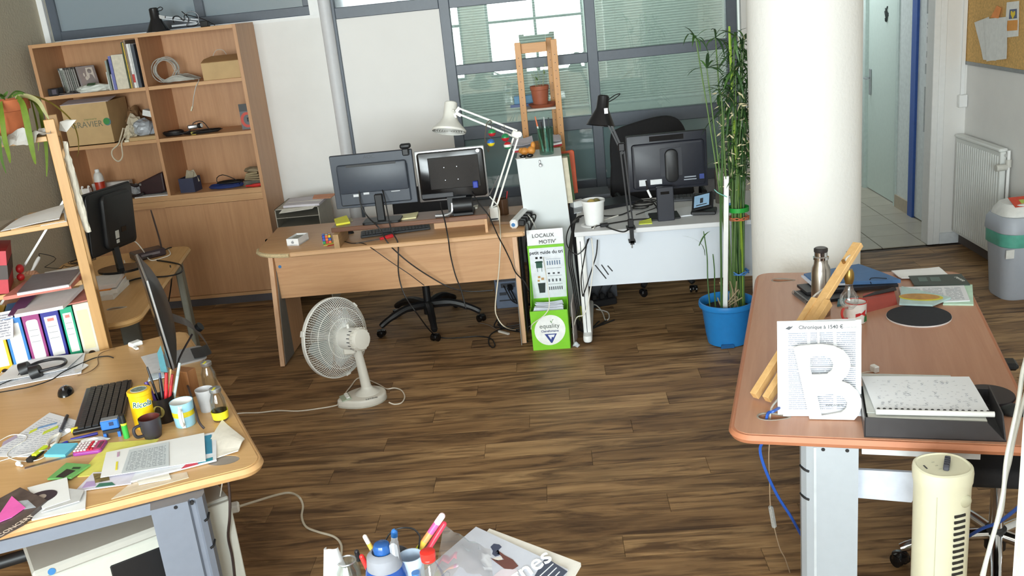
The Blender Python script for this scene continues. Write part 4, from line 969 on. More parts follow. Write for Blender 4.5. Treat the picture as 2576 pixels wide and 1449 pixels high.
# bundle of leads down the side of the desk
sx=-.19
for k in range(4):
    q0=pa2+d_*(.05+.07*k)+s_*.066+V((0,0,.026));xx=-.205-.008*k
    pts=[q0,q0+s_*.02+V((0,0,-.02)),V((xx,5.74+.03*k,.60)),V((xx-.004,5.74+.03*k,.44)),V((xx-.012,5.74+.03*k,.22)),V((xx-.03,5.74+.03*k,.06)),V((-.34-.05*k,5.78+.04*k,.006)),V((-.48,5.95+.05*k,.006))]
    wire('desk_lead',pts,.0045,CABLEB,('black lead from the power strip, foremost of the four','black lead from the power strip, second of the four','black lead from the power strip, third of the four','black lead from the power strip, rearmost of the four')[k],group='leads down the desk side')
t=thing('cable_sleeve','dark fabric screen hanging behind the right desk leg','panel',None)
obj('panel',B().prism([(5.70,.02),(6.1,.02),(6.1,.66),(5.78,.66),(5.72,.45)],.006,M=frame((-.272,0,0),(0,1,0),(0,0,1))),mat((40,38,42),.8),t)
wire('white_lead',[pa2+d_*.19+s_*.05+V((0,0,.045)),aty(1337,552,5.80),aty(1350,580,5.85),aty(1362,625,5.90),aty(1372,680,5.38),aty(1382,760,5.30),aty(1372,790,5.30),aty(1340,815,5.36),aty(1336,828,5.4)],.003,CABLEW,'thin white lead falling in front of the green box')
# black monitor leads hanging over the desk front
Yf=5.572
def lead(name,label,pts,r=.0042,m_=CABLEB):
    return wire(name,pts,r,m_,label,group='leads over the front of the beech desk')
lead('monitor_lead','black monitor lead curving to the right over the desk front',[aty(903,480,yl-.03),aty(908,515,yl-.06),aty(925,545,5.66),aty(952,572,5.60),at(975,610,DZ+.006),aty(1000,636,Yf),aty(1035,665,Yf),aty(1080,695,Yf+.02),aty(1130,722,5.60),aty(1180,733,5.62),aty(1240,730,5.63)])
lead('monitor_lead','black monitor lead dropping straight to the floor by the chair base',[aty(962,478,yl-.03),aty(968,500,yl-.07),aty(976,540,5.64),aty(985,580,5.60),at(1000,608,DZ+.006),aty(1002,640,Yf),aty(1002,680,Yf),aty(1008,715,Yf),aty(1022,750,5.55),aty(1050,790,5.52),at(1085,835,.05),at(1115,850,.006),at(1160,849,.006),at(1205,846,.006),at(1235,852,.006),at(1245,868,.006),at(1238,874,.006),at(1229,862,.006),at(1236,840,.006),at(1270,826,.006),at(1305,834,.006),at(1328,860,.006)])
lead('monitor_lead','black lead dropping from the glossy monitor',[aty(1108,510,yr-.02),aty(1112,530,5.65),aty(1120,560,5.60),at(1128,603,DZ+.006),aty(1133,640,Yf),aty(1145,690,Yf),aty(1160,730,Yf),aty(1172,775,5.56)])
lead('monitor_lead','lead from the blue plug running down the right desk leg',[aty(1190,488,yr-.05),aty(1205,512,5.66),aty(1228,540,5.64),aty(1240,565,5.60),at(1254,596,DZ+.006),aty(1268,622,Yf),aty(1284,655,Yf),aty(1297,685,Yf),aty(1318,708,5.52),aty(1330,730,5.52)])
lead('thin_lead','thin lead trailing from the riser block to the chair column',[at(862,606,DZ+.004),at(885,612,DZ+.004),at(912,612,DZ+.004),aty(940,628,Yf),aty(985,660,Yf),aty(1030,690,Yf),aty(1067,718,Yf+.02)],.0026)
# ---- paper tray stand behind the left end
t=thing('paper_trays','grey metal paper tray stand with documents on top','paper trays',None)
TG=mat((168,162,148),.5);TGD=mat((126,120,110),.5)
x0,x1,y0,y1,zt_=-2.105,-1.775,6.75,7.16,.772
obj('side_panel',B().b2((x0,y0,0),(x0+.006,y1,zt_)),TG,t);obj('side_panel',B().b2((x1-.006,y0,0),(x1,y1,zt_)),TG,t)
obj('back_panel',B().b2((x0,y1-.006,0),(x1,y1,zt_)),TGD,t);obj('top_panel',B().b2((x0,y0,zt_-.006),(x1,y1,zt_)),TG,t)
for k in range(9):obj('tray',B().b2((x0+.006,y0+.004,zt_-.072-.075*k),(x1-.006,y1-.006,zt_-.068-.075*k)),TG,t)
one('document_pile',B().sheet([(x0+.06,y0+.03,zt_),(x1+.01,y0+.0,zt_),(x1+.02,y1-.1,zt_),(x0+.04,y1-.1,zt_)],.016,wob=.004,seed=2),mat((206,200,206),.7,var=.05),'grey white documents heaped on the paper trays','papers')
one('card_sheet',B().sheet([(x0+.045,y0-.05,zt_-.022),(x1-.03,y0-.05,zt_-.01),(x1+.002,y0+.13,zt_+.018),(x0+.08,y0+.13,zt_+.018)],.002,wob=.004,seed=5),mat((226,222,212),.7),'cream card sheet drooping over the front of the trays','paper')
one('orange_folder',B().sheet([(x1-.08,y0+.18,zt_+.02),(x1+.07,y0+.14,zt_+.022),(x1+.08,y0+.3,zt_+.022),(x1-.10,y0+.32,zt_+.022)],.004,seed=5),mat((206,140,104),.7),'orange brown folder corner on the paper trays','folder')
# ---- office chair pushed under the desk
def caster(t,M,metal=False):
    w=obj('caster',B().cyl((-.011,0,.025),(-.025,0,.025),.025,seg=18,M=M).cyl((.011,0,.025),(.025,0,.025),.025,seg=18,M=M).lathe([(.0,.05),(.029,.045),(.031,.028),(.027,.022)],16,M=M),BLACKG,t,smooth=.6)
def star_base(t,cx,cy,rot,R_=.31,m_=BLACK,zt_=.20,arch=True,radii=None):
    obj('hub',B().cyl((cx,cy,.08),(cx,cy,.17),.036,.032,seg=20),m_,t,smooth=.6)
    for k in range(5):
        a_=rot+2*PI*k/5;dx,dy=math.cos(a_),math.sin(a_)
        pts=[(cx+dx*.02,cy+dy*.02,.145),(cx+dx*R_*.45,cy+dy*R_*.45,.15 if arch else .13),(cx+dx*R_*.8,cy+dy*R_*.8,.11 if arch else .095),(cx+dx*R_,cy+dy*R_,.072)]
        obj('base_arm',B().tube(pts,[.030,.026,.022,.018],seg=8,smooth=4),m_,t,smooth=True)
        caster(t,Mx.Translation((cx+dx*R_,cy+dy*R_,0)) @ Mx.Rotation(a_+.8,4,'Z'))
t=thing('office_chair','black office chair on a star base pushed under the beech desk','chair',None)
cx,cy=-.955,6.10
star_base(t,cx,cy,-1.36,.36)
obj('gas_column',B().cyl((cx,cy,.17),(cx,cy,.30),.026,seg=20),BLACK,t,smooth=.6)
obj('piston',B().cyl((cx,cy,.30),(cx,cy,.42),.013,seg=16),SILVER,t,smooth=.6)
FAB=mat((26,25,27),.9,var=.15,scale=60)
obj('seat',B().prism(rrect(.46,.44,.09,6),.07,M=Mx.Translation((cx,cy+.08,.42)),bev=.022,seg=3),FAB,t,smooth=.7)
obj('backrest',B().prism(rrect(.42,.40,.09,6),.06,M=Mx.Translation((cx,cy+.36,.70)) @ Mx.Rotation(PI/2-.12,4,'X'),bev=.02,seg=3),FAB,t,smooth=.7)
obj('back_bar',B().tube([(cx,cy+.15,.42),(cx,cy+.33,.44),(cx,cy+.34,.62)],.018,seg=8,smooth=3),BLACK,t,smooth=True)
# computer tower on the floor behind the right leg
p=at(1280,776,0)
t=thing('computer_tower','grey blue computer tower on the floor under the beech desk','computer',(p.x,p.y+.22,0))
obj('case',B().box((0,0,.21),(.17,.42,.42),bev=.004),mat((92,104,124),.4),t)
obj('rear_panel',B().box((0,-.211,.30),(.15,.004,.2)),mat((60,58,64),.6,var=.3,scale=50),t)
obj('sockets',B().box((.01,-.214,.17),(.10,.006,.03)).box((-.03,-.214,.11),(.05,.006,.02)).box((.0,-.214,.06),(.12,.005,.008)),mat((30,34,44),.5),t)
obj('plug',B().beam((.02,-.214,.17),(.03,-.25,.15),.03,.02),BLACK,t)
for k in range(3):
    p0=V((p.x-.02+.025*k,p.y+.22-.215,.17-.02*k))
    wire('computer_lead',[p0,p0+V((.02,-.05,-.03)),p0+V((.05,-.07,-.09)),p0+V((.10,-.02,-.14+.02*k)),V((-.26,6.3,.01+.006*k)),V((-.2,6.45,.006))],.004,CABLEB,('black lead behind the computer tower, topmost','black lead behind the computer tower, middle one','black lead behind the computer tower, lowest')[k],group='leads behind the computer tower')
p=at(1268,838,.006)
t=thing('network_lead','grey network lead end lying on the floor','cable',None)
obj('cord',B().tube([at(1205,812,.005),at(1230,818,.005),at(1255,833,.005)],.0025,smooth=4),mat((110,100,92),.5),t,smooth=True)
obj('plug',B().beam(at(1255,833,.008),at(1280,840,.008),.014,.012),mat((206,200,190),.3),t)
# ================================================================== tall white cabinet, wooden shelf unit, green recycling box
t=thing('white_cabinet','tall narrow white cabinet leaning between the two desks','cabinet',None)
WC=mat((226,230,230),.5,var=.015,scale=5)
cb=V((.092,6.0,0));Wd,Hh,Dp=.292,1.10,.34
Mc=Mx.Translation((cb.x-Wd,cb.y,0)) @ Mx.Shear('XY',4,(-.043,0))
obj('side_panel',B().b2((0,0,0),(Wd,.018,Hh),bev=.001,M=Mc),WC,t)
obj('side_panel',B().b2((0,Dp-.018,0),(Wd,Dp,Hh),M=Mc),WC,t)
obj('top_panel',B().b2((0,.018,Hh-.018),(Wd,Dp-.018,Hh),M=Mc),WC,t)
obj('back_panel',B().b2((0,.018,0),(.006,Dp-.018,Hh-.018),M=Mc),WC,t)
for z in (.05,.42,.76):obj('shelf',B().b2((.006,.018,z),(Wd-.01,Dp-.018,z+.018),M=Mc),WC,t)
q=aty(1358,411,5.998);obj('hook',B().box((q.x,5.992,q.z+.012),(.012,.014,.022),bev=.003).box((q.x+.004,5.985,q.z-.010),(.02,.022,.02),bev=.004),SILVER,t)
CT=Hh
# files standing in the cabinet, open to the right
for k,(c,lab,dx,z0,hh) in enumerate((((206,196,172),'beige lever file sticking out of the white cabinet',.036,.778,.30),((70,96,52),'dark green file behind the beige one',.052,.778,.305))):
    t=thing('lever_file',lab,'file',None,group='files in the white cabinet')
    yy=6.03+.075*k;xl=cb.x-.043*z0
    M=Mx.Translation((xl,0,z0)) @ Mx.Shear('XY',4,(-.043,0))
    obj('cover',B().b2((-.22,yy,0),(dx,yy+.068,hh),M=M),mat(c,.6,var=.1),t)
    obj('finger_hole',B().b2((dx-.001,yy+.02,.05),(dx+.001,yy+.048,.09),M=M),DGREY,t)
t=thing('orange_folder','orange plastic folder standing beside the white cabinet','folder',None)
qa,qb,qc,qd=aty(1424,387,6.25),aty(1445,383,6.25),aty(1452,492,6.25),aty(1434,497,6.25)
obj('sleeve',B().prism([(qa.x-.02,qd.z),(qc.x+.01,qc.z),(qb.x,qb.z-.008),(qb.x-.012,qb.z+.002),(qa.x-.02,qa.z)],.022,M=Mx.Translation((0,6.36,0)) @ Mx.Rotation(PI/2,4,'X'),bev=.004),mat((222,92,44),.5),t)
obj('spine',B().b2((qa.x-.03,6.34,qd.z-.02),(qa.x-.018,6.37,qa.z)),mat((206,80,38),.5),t)
t=thing('side_crate','dark crate holding the orange folder behind the white desk','crate',None)
obj('crate',B().b2((.07,6.36,0),(.36,6.62,qd.z-.021)),mat((70,72,78),.6),t)
# things on top of the cabinet
def topx(px,py,z):return at(px,py,z)
t=thing('glass_jar','green tinted glass jar of pens on the white cabinet','jar',None)
p=at(1376,390,CT);jr=.052
Mj=Mx.Translation((p.x,p.y+.04,CT))
obj('glass',B().lathe([(0,.0),(jr*.86,.0),(jr*.9,.006),(jr,.17),(jr+.002,.175),(jr-.004,.17),(jr*.84,.012),(0,.012)],28,M=Mj),glass((.62,.86,.78),.14,0,name='green_glass'),t,smooth=.6)
pens=[((-.02,0,.02),(-.055,.0,.25),(226,226,220),'white paintbrush with orange tip in the jar'),((.005,.01,.02),(.0,.02,.24),(220,224,226),'pale grey marker in the jar'),((.02,0,.02),(.03,.01,.235),(70,84,80),'dark green pen in the jar'),((-.012,-.02,.02),(-.02,-.01,.215),(30,30,32),'black capped felt pen in the jar'),((.01,-.025,.02),(.006,-.03,.15),(160,190,206),'light blue short pen in the jar')]
for a,c,col_,lab in pens:
    o=thing('pen',lab,'pen',None,group='pens in the glass jar')
    A_,C_=Mj @ V(a),Mj @ V(c)
    obj('barrel',B().cyl(A_,A_+(C_-A_)*.72,.0055,seg=10),mat(col_,.4),o,smooth=.6)
    obj('cap',B().cyl(A_+(C_-A_)*.72,C_,.006,.004,seg=10),mat((214,106,52) if 'orange' in lab else tuple(int(v*.8) for v in col_),.4),o,smooth=.6)
t=thing('wallet_book','red edged booklet with loose papers at the left on the cabinet','booklet',None)
c_=[at(1290,385,CT),at(1345,378,CT),at(1340,360,CT),at(1296,366,CT)]
obj('cover',B().sheet(c_,.012,n=3),mat((186,44,56),.5),t)
obj('pages',B().sheet([v+V((0,.006,.012)) for v in c_],.012,n=3),PAPER,t)
obj('loose_paper',B().sheet([v+V((0,.0,.028)) for v in c_],.002,wob=.03,seed=9),mat((226,222,236),.7),t)
t=thing('wallet_book','red edged booklet at the right on the cabinet','booklet',None)
c_=[at(1385,372,CT),at(1414,366,CT),at(1411,348,CT),at(1385,352,CT)]
obj('cover',B().sheet(c_,.012,n=3),mat((186,44,56),.5),t)
obj('pages',B().sheet([v+V((0,.004,.012)) for v in c_],.012,n=3),PAPER,t)
obj('loose_paper',B().sheet([v+V((-.01,.0,.026)) for v in c_],.002,wob=.02,seed=4),mat((226,222,236),.7),t)
p=at(1324,390,CT)
t=thing('orange_toy','lumpy orange figure beside the glass jar','toy',None)
obj('body',B().ball((p.x-.01,p.y,CT+.026),.026,s=(1.1,1,1)).ball((p.x+.035,p.y,CT+.028),.028,s=(1,1,1)).ball((p.x-.03,p.y+.01,CT+.03),.02).ball((p.x+.05,p.y+.005,CT+.06),.016,s=(1,1,1.5)),mat((226,150,66),.5),t,smooth=True)
p=at(1326,398,CT)
t=thing('sunglasses','folded black glasses at the front edge of the cabinet','glasses',None)
obj('lens',B().ball((p.x+.02,p.y+.01,CT+.014),.02,s=(1.1,.5,.6)).ball((p.x-.025,p.y+.012,CT+.013),.02,s=(1.1,.5,.6)),BLACKG,t,smooth=True)
obj('temple',B().tube([(p.x-.05,p.y+.015,CT+.016),(p.x-.03,p.y+.05,CT+.012),(p.x+.03,p.y+.05,CT+.008)],.003,smooth=3),BLACK,t)
one('white_card',B().box((p.x-.045,p.y-.005,CT+.003),(.06,.04,.004),rz=.2),PAPER,'white card scrap at the left front of the cabinet','card')
# ---- wooden shelf unit behind (end view)
PINE=wood((196,134,66),(216,156,86),'Z',name='oiled_pine')
PINEX=wood((196,134,66),(216,156,86),'X',name='oiled_pine_cross')
t=thing('pine_shelf','narrow oiled pine shelf unit by the glazed partition','shelf',None)
y1,y2=6.80,7.12
def post(px_t,py_t,y,w_=.044,d_=.03,zt_=1.79,name='post'):
    x_=aty(px_t,py_t,y).x
    o=obj(name,B().b2((x_-w_/2,y-d_/2,0),(x_+w_/2,y+d_/2,zt_),bev=.002),PINE,t)
    b=B()
    for k in range(28):b.cyl((x_,y-d_/2-.0006,.2+.055*k),(x_,y-d_/2,.2+.055*k),.003,seg=8)
    ph=obj('peg_holes',b,BLACK,o);ph['kind']='stuff'
    return x_
xa=post(1301,107,y1);xb2=post(1392,100,y1);xc2=post(1380,97,y2)
xd=aty(1306,105,y2).x
obj('post',B().b2((xd-.02,y2-.015,0),(xd+.02,y2+.015,1.0),bev=.002),PINE,t)
for zz_ in (1.745,1.05,.45):obj('cross_rail',B().b2((xa+.022,y1+.02,zz_-.034),(xc2-.022,y1+.045,zz_+.034),bev=.002),PINEX,t)
for zz_ in (1.318,.86):obj('shelf_board',B().b2((xa-.02,y1+.02,zz_-.016),(xb2+.02,y2+.05,zz_),bev=.002),mat((206,198,188),.5),t)
SZ=1.318
px0=(xa+xb2)/2+.004
t=thing('plant_pot','small terracotta plastic pot with a sparse seedling on the pine shelf','plant',(px0-.005,6.93,SZ+.028))
TC=mat((166,92,64),.6,var=.05)
obj('pot',B().lathe([(0,0),(.052,0),(.064,.115),(.068,.118),(.070,.145),(.066,.145),(.060,.118),(0,.11)],32),TC,t,smooth=.6)
obj('soil',B().lathe([(0,.128),(.064,.126)],24),mat((60,44,34),.95,var=.3),t)
for k,(a_,l_,s_) in enumerate(((.2,.17,.15),(1.3,.15,-.2),(2.6,.10,.5),(3.7,.16,.1),(4.6,.12,-.5),(5.5,.18,.25))):
    x_,y_=.03*math.cos(a_),.03*math.sin(a_)
    st=obj('stem',B().tube([(x_,y_,.12),(x_*1.2+s_*.03,y_*1.3,.12+l_*.5),(x_*1.5+s_*.09,y_*1.5,.12+l_)],.0016,seg=5,smooth=4),mat((150,160,120),.6),t,smooth=True)
    if k % 2 == 0:obj('leaf',B().prism([(0,0),(.008,.012),(0,.045),(-.008,.012)],.0008,M=Mx.Translation((x_*1.3+s_*.05,y_*1.3,.12+l_*.6)) @ Mx.Rotation(a_,4,'Z') @ Mx.Rotation(.9,4,'X')),mat((96,130,62),.6),st)
one('pot_saucer',B().lathe([(0,0),(.085,0),(.108,.024),(.104,.024),(.083,.005),(0,.005)],32),TC,'wide terracotta saucer under the small pot','saucer',smooth=.6,loc=(px0+.01,6.92,SZ))
for o in bpy.data.objects:
    if o.get('label','').startswith('small terracotta plastic pot'):o.location.z=SZ+.0055
t=thing('blue_box','turquoise and blue box on the pine shelf behind the pot','box',None)
qa,qb=aty(1293,245,7.10),aty(1335,240,7.10)
obj('carton',B().b2((qa.x,7.06,SZ),(qb.x+.08,7.16,SZ+.075),bev=.002),mat((58,128,168),.4),t)
obj('base_tray',B().b2((qa.x-.03,7.02,SZ),(qb.x+.12,7.058,SZ+.02)),mat((44,72,130),.4),t)
# ---- green recycling box with its guide
p0,p1=at(1342,882,0),at(1436,876,0);ang=math.atan2(p1.y-p0.y,p1.x-p0.x);gw=(p1-p0).length
t=thing('recycling_box','bright green cardboard recycling box with sorting guide backboard','box',(p0.x,p0.y,0),rz=ang)
GR=mat((128,206,34),.5,var=.03);gh,gd=.255,.26
GI=mat((104,176,30),.6,var=.05)
obj('front_wall',B().b2((0,0,0),(gw,.004,gh)),GR,t)
obj('side_wall',B().prism([(0,0),(gd,0),(gd,gh+.17),(.10,gh-.0),(0,gh)],.004,M=frame((gw-.004,0,0),(0,1,0),(0,0,1))),GR,t)
obj('side_wall',B().prism([(.004,0),(gd,0),(gd,gh+.17),(.10,gh-.0),(.004,gh)],.004,M=frame((0,0,0),(0,1,0),(0,0,1))),GR,t)
obj('bottom',B().b2((.004,.004,0),(gw-.004,gd,.004)),GI,t)
bb=obj('backboard',B().b2((.0,gd,0),(gw,gd+.006,.60)).b2((0,gd-.006,.60-.01),(gw,gd+.03,.602)),GR,t)
obj('header_flap',B().box((gw/2,gd+.018,.648),(gw*.98,.004,.10),rx=-.18),mat((240,240,242),.6),bb)
gf=Mx.Translation((gw/2,gd+.012,.640)) @ Mx.Rotation(PI/2-.18,4,'X')
INK=mat((72,70,74),.7)
text('LOCAUX',.034,INK,gf @ Mx.Translation((-.012,.020,.006)),bb,ext=.0006)
text("MOTIV'",.034,INK,gf @ Mx.Translation((.014,-.020,.006)),bb,ext=.0006)
gy=gd-.003
obj('guide_sheet',B().b2((.010,gy+.001,.255),(gw-.006,gy+.003,.585)),mat((232,236,242),.6),bb)
text('petit guide du tri',.031,mat((40,44,48),.6),frame((gw/2,gy,.555),(1,0,0),(0,0,1)),bb,bold=.0006)
b=B()
for k in range(4):b.b2((.045+.028*(k % 2),gy,.515-.0*(k//2)),(.060+.028*(k % 2),gy+.001,.528))
obj('bin_picture',B().b2((.045,gy,.455),(.085,gy+.001,.50)).b2((.050,gy,.43),(.053,gy+.001,.455)).b2((.078,gy,.43),(.081,gy+.001,.455)).b2((.040,gy,.49),(.090,gy+.001,.497)),mat((44,86,70),.6),bb)
obj('bin_picture',b,BLACK,bb)
obj('carton_picture',B().b2((.050,gy,.388),(.066,gy+.001,.402)).b2((.070,gy,.375),(.088,gy+.001,.39)).b2((.046,gy,.365),(.06,gy+.001,.378)),mat((196,150,96),.6),bb)
obj('bin_picture',B().prism([(.052,.29),(.088,.29),(.094,.355),(.046,.355)],.001,M=frame((0,gy+.001,0),(1,0,0),(0,0,1))),mat((34,46,44),.6),bb)
rows_=[(.47,6,.028,(96,120,150)),(.41,3,.010,(60,62,70)),(.36,4,.018,(90,92,100)),(.305,7,.022,(50,52,60))]
for z_,n_,h_,c_ in rows_:
    b=B()
    for k in range(n_):b.b2((.115+(gw-.14)*k/n_,gy,z_),(.115+(gw-.14)*(k+.45)/n_,gy+.001,z_+h_))
    b.b2((.112,gy,z_+.038),(gw-.03,gy+.001,z_+.0395))
    obj('item_pictures',b,mat(c_,.6),bb)
# front label
fy=-.0008
el=[(gw/2-.002+.098*math.cos(a_)*math.cos(.35)-.078*math.sin(a_)*math.sin(.35)*1.0,.128+.098*math.cos(a_)*math.sin(.35)+.082*math.sin(a_)*math.cos(.35)*1.2) for a_ in [2*PI*i/40 for i in range(40)]]
fr=obj('front_label',B().prism([(x_,min(max(z_,.012),gh-.012)) for x_,z_ in el],.0008,M=frame((0,0,0),(1,0,0),(0,0,1))),mat((242,244,242),.5),t)
text('equality',.040,mat((84,96,84),.6),frame((gw/2-.003,fy-.0006,.155),(1,0,0),(0,0,1)),fr)
text('Clairefontaine',.019,mat((50,60,120),.6),frame((gw/2-.003,fy-.0006,.122),(1,0,0),(0,0,1)),fr,bold=.0004)
obj('sprout_mark',B().prism([(.0,0),(.004,.012),(.014,.028),(.006,.024)],.0006,M=frame((gw/2+.012,fy-.0003,.172),(1,0,0),(0,0,1))).prism([(.0,0),(-.008,.012),(-.006,.02),(.002,.008)],.0006,M=frame((gw/2+.012,fy-.0003,.172),(1,0,0),(0,0,1))),mat((110,150,100),.6),fr)
obj('triangle_mark',B().prism([(-.038,.05),(.038,.05),(.006,-.01),(-.002,-.01)],.0006,M=frame((gw/2,fy-.0003,.054),(1,0,0),(0,0,1))),mat((48,66,140),.6),fr)
obj('swirl_mark',B().prism([(-.022,.044),(.022,.044),(.012,.026),(.002,.03),(-.004,.012),(-.012,.026)],.0006,M=frame((gw/2+.004,fy-.0012,.054),(1,0,0),(0,0,1))),mat((236,238,244),.6),fr)
for k in range(5):
    one('waste_paper',B().sheet([V((p0.x+.02+.01*k,p0.y+.03+.03*k,.235)),V((p1.x-.02,p1.y+.03+.03*k,.238)),V((p1.x-.03,p1.y+.06+.03*k,.245)),V((p0.x+.03,p0.y+.06+.03*k,.242))],.002,wob=.02,seed=60+k),mat((214,220,234),.7),('foremost','second','third','fourth','rearmost')[k]+' crumpled waste sheet in the green recycling box','paper','waste papers in the green box')
t=thing('flat_packaging','crumpled foil and card packaging standing beside the green box','packaging',None)
q=at(1448,868,0)
obj('card',B().prism([(0,0),(.14,0),(.12,.30),(.02,.26)],.006,M=frame((q.x-.012,q.y,.0),(.18,1,0),(0,0,1))),mat((170,160,156),.5,var=.2),t)
obj('foil',B().crumple((q.x+.004,q.y-.02,0),(.04,.06,.035),seed=71,amp=.3),mat((210,214,222),.25),t)
t=thing('yellow_tool','black and lime tool handle on the floor behind the packaging','tool',None)
q=at(1464,830,0)
obj('handle',B().beam((q.x-.03,q.y,.06),(q.x+.02,q.y+.06,.14),.04,.03,bev=.008),mat((190,200,60),.5),t)
obj('head',B().beam((q.x-.05,q.y-.02,.0201),(q.x-.025,q.y+.01,.07),.05,.04,bev=.006),BLACK,t)
# ================================================================== white desk behind the column
wa=math.atan2(5.40-5.462,1.013-.084)
Mw=Mx.Translation((.078,5.462,0)) @ Mx.Rotation(wa,4,'Z')
def WD(x,y,z):return Mw @ V((x,y,z))
t=thing('white_desk','white office desk with three black slashes on its front panel','desk',(.078,5.462,0),rz=wa)
WT=mat((216,216,218),.45,var=.015,scale=6);WM=mat((214,220,228),.5,var=.015,scale=6)
obj('desktop',B().b2((0,0,DZ-.028),(1.60,.80,DZ),bev=.002),WT,t)
mo=obj('modesty_panel',B().b2((.055,.10,.345),(1.545,.118,DZ-.03)),WM,t)
for (x0,y0),(x1,y1) in (((1497,667),(1525,701)),((1513,666),(1531,691)),((1528.5,668),(1541,682))):
    i0,i1=Mw.inverted() @ aty(x0,y0,5.55),Mw.inverted() @ aty(x1,y1,5.55)
    obj('slash_mark',B().beam((i0.x,.0985,i0.z),(i1.x,.0985,i1.z),.007,.001,up=(0,1,0)),BLACK,mo)
for s,x_ in ((0,.03),(1,1.55)):
    lg=obj('leg',B().box((x_,.11,.36),(.052,.10,.66),bev=.012,seg=2).b2((x_-.02,.05,DZ-.07),(x_+.02,.75,DZ-.03)),WHITEP,t,smooth=.6)
    obj('foot_bar',B().prism(rrect(.056,.72,.027),.045,M=Mx.Translation((x_,.345,.012)),bev=.012),WHITEP,lg,smooth=.6)
    obj('foot_glide',B().cyl((x_,.04,0),(x_,.04,.014),.022,seg=16).cyl((x_,.66,0),(x_,.66,.014),.022,seg=16),BLACK,lg)
    obj('leg_slot',B().b2((x_-.004,.0585,.05),(x_+.0,.0605,.66)),DGREY,lg)
# monitor on the white desk
ym=5.655;a=aty(1569,343,ym);c=aty(1778,325,ym);d=aty(1781,465,ym);e=aty(1585,487,ym)
t,M,w_,h_=monitor('flat_monitor','black monitor on a wide plate stand on the white desk',(a.x+e.x)/2,(c.x+d.x)/2,(d.z+e.z)/2,(a.z+c.z)/2,ym)
BS=mat((30,32,42),.4,var=.05)
obj('rear_shell',B().prism(rrect(w_*.985,h_*.98,.012),.016,M=M @ Mx.Translation((0,.006,0)) @ Mx.Rotation(PI/2,4,'X'),bev=.004).prism(rrect(w_*.90,h_*.80,.02),.03,M=M @ Mx.Translation((.005,.0,-.018)) @ Mx.Rotation(PI/2,4,'X'),bev=.014),BS,t,smooth=.5)
obj('top_slot',B().box((.0,-.012,h_*.42),(w_*.42,.006,.03),M=M),BLACKG,t)
obj('hinge_plate',B().prism(rrect(.13,.17,.01),.008,M=M @ Mx.Translation((.02,-.028,.0)) @ Mx.Rotation(PI/2,4,'X')),BS,t)
obj('hinge',B().prism(rrect(.078,.20,.035,8),.03,M=M @ Mx.Translation((.02,-.035,-.02)) @ Mx.Rotation(PI/2,4,'X'),bev=.01),BLACK,t,smooth=.6)
obj('ratings_label',B().box((-.155,-.031,-h_*.33),(.045,.002,.038),M=M).box((-.075,-.031,-h_*.33),(.07,.002,.03),M=M),mat((214,216,218),.5),t)
obj('port_marks',B().box((.13,-.031,-h_*.29),(.07,.002,.007),M=M).box((.13,-.031,-h_*.335),(.075,.002,.006),M=M),mat((150,156,166),.5),t)
obj('blue_sticker',B().box((.20,-.031,-h_*.30),(.028,.002,.03),M=M),mat((40,60,130),.5),t)
q=at(1677,556,DZ)
obj('stand_plate',B().b2((q.x-.052,q.y,DZ),(q.x+.05,q.y+.03,DZ+.21),bev=.004),BS,t)
obj('stand_slot',B().b2((q.x-.028,q.y-.001,DZ+.165),(q.x+.024,q.y+.001,DZ+.182)),BLACKG,t)
obj('stand_base',B().b2((q.x-.09,q.y+.03,DZ),(q.x+.09,q.y+.20,DZ+.012),bev=.003),BLACK,t)
wire('monitor_lead',[aty(1625,455,ym-.04),aty(1630,480,ym-.08),aty(1640,505,ym-.10),aty(1650,518,ym-.06),at(1658,535,DZ+.006)],.0045,CABLEB,'black lead under the monitor on the white desk')
one('cable_label',B().cyl(aty(1629,478,ym-.088),aty(1638,497,ym-.103),.007,seg=10),PAPER,'white paper tag around the monitor lead','tag',smooth=.6)
# black clamp lamp at the front edge
yc_=5.43;t=thing('clamp_lamp','black clamp lamp at the front edge of the white desk','lamp',None)
LBK=mat((24,23,26),.3)
c0=at(1588,578,DZ);yc_=c0.y+.012
obj('clamp',B().b2((c0.x-.026,yc_-.02,DZ),(c0.x+.026,yc_+.05,DZ+.014),bev=.002).b2((c0.x-.012,yc_-.036,DZ-.085),(c0.x+.012,yc_-.024,DZ+.012)).b2((c0.x-.02,yc_-.036,DZ-.075),(c0.x+.02,yc_+.02,DZ-.063)),LBK,t)
obj('clamp_screw',B().cyl((c0.x,yc_,DZ-.115),(c0.x,yc_,DZ-.03),.005,seg=10).cyl((c0.x,yc_,DZ-.078),(c0.x,yc_,DZ-.062),.014,seg=12),SILVER,t,smooth=.6)
e1=aty(1563,370,yc_);h1=aty(1527,290,yc_)
b0=V((c0.x,yc_,DZ+.014))
obj('lower_arm',B().beam(b0+V((-.008,0,.03)),e1+V((-.008,0,0)),.009,.009).beam(b0+V((.012,0,.03)),e1+V((.014,0,-.02)),.009,.009).box(b0+V((0,0,.025)),(.034,.024,.05),bev=.004),LBK,t)
obj('elbow',B().box(e1,(.04,.028,.05),bev=.006).cyl(e1+V((0,-.018,-.03)),e1+V((0,.018,-.03)),.010,seg=14),LBK,t,smooth=.5)
obj('upper_arm',B().beam(e1,h1,.014,.012).beam(e1+V((-.018,0,.012)),h1+V((-.014,0,-.01)),.009,.009),LBK,t)
rim=aty(1511,316,yc_);nk=aty(1517,262,yc_);ax=((nk-rim).normalized()+V((0,.18,0))).normalized()
Mh=Mx.Translation(rim) @ ax.to_track_quat('Z','Y').to_matrix().to_4x4()
lamp_shade(t,Mh,LBK,r=.083,h=.088,neck=.036,nh=.085)
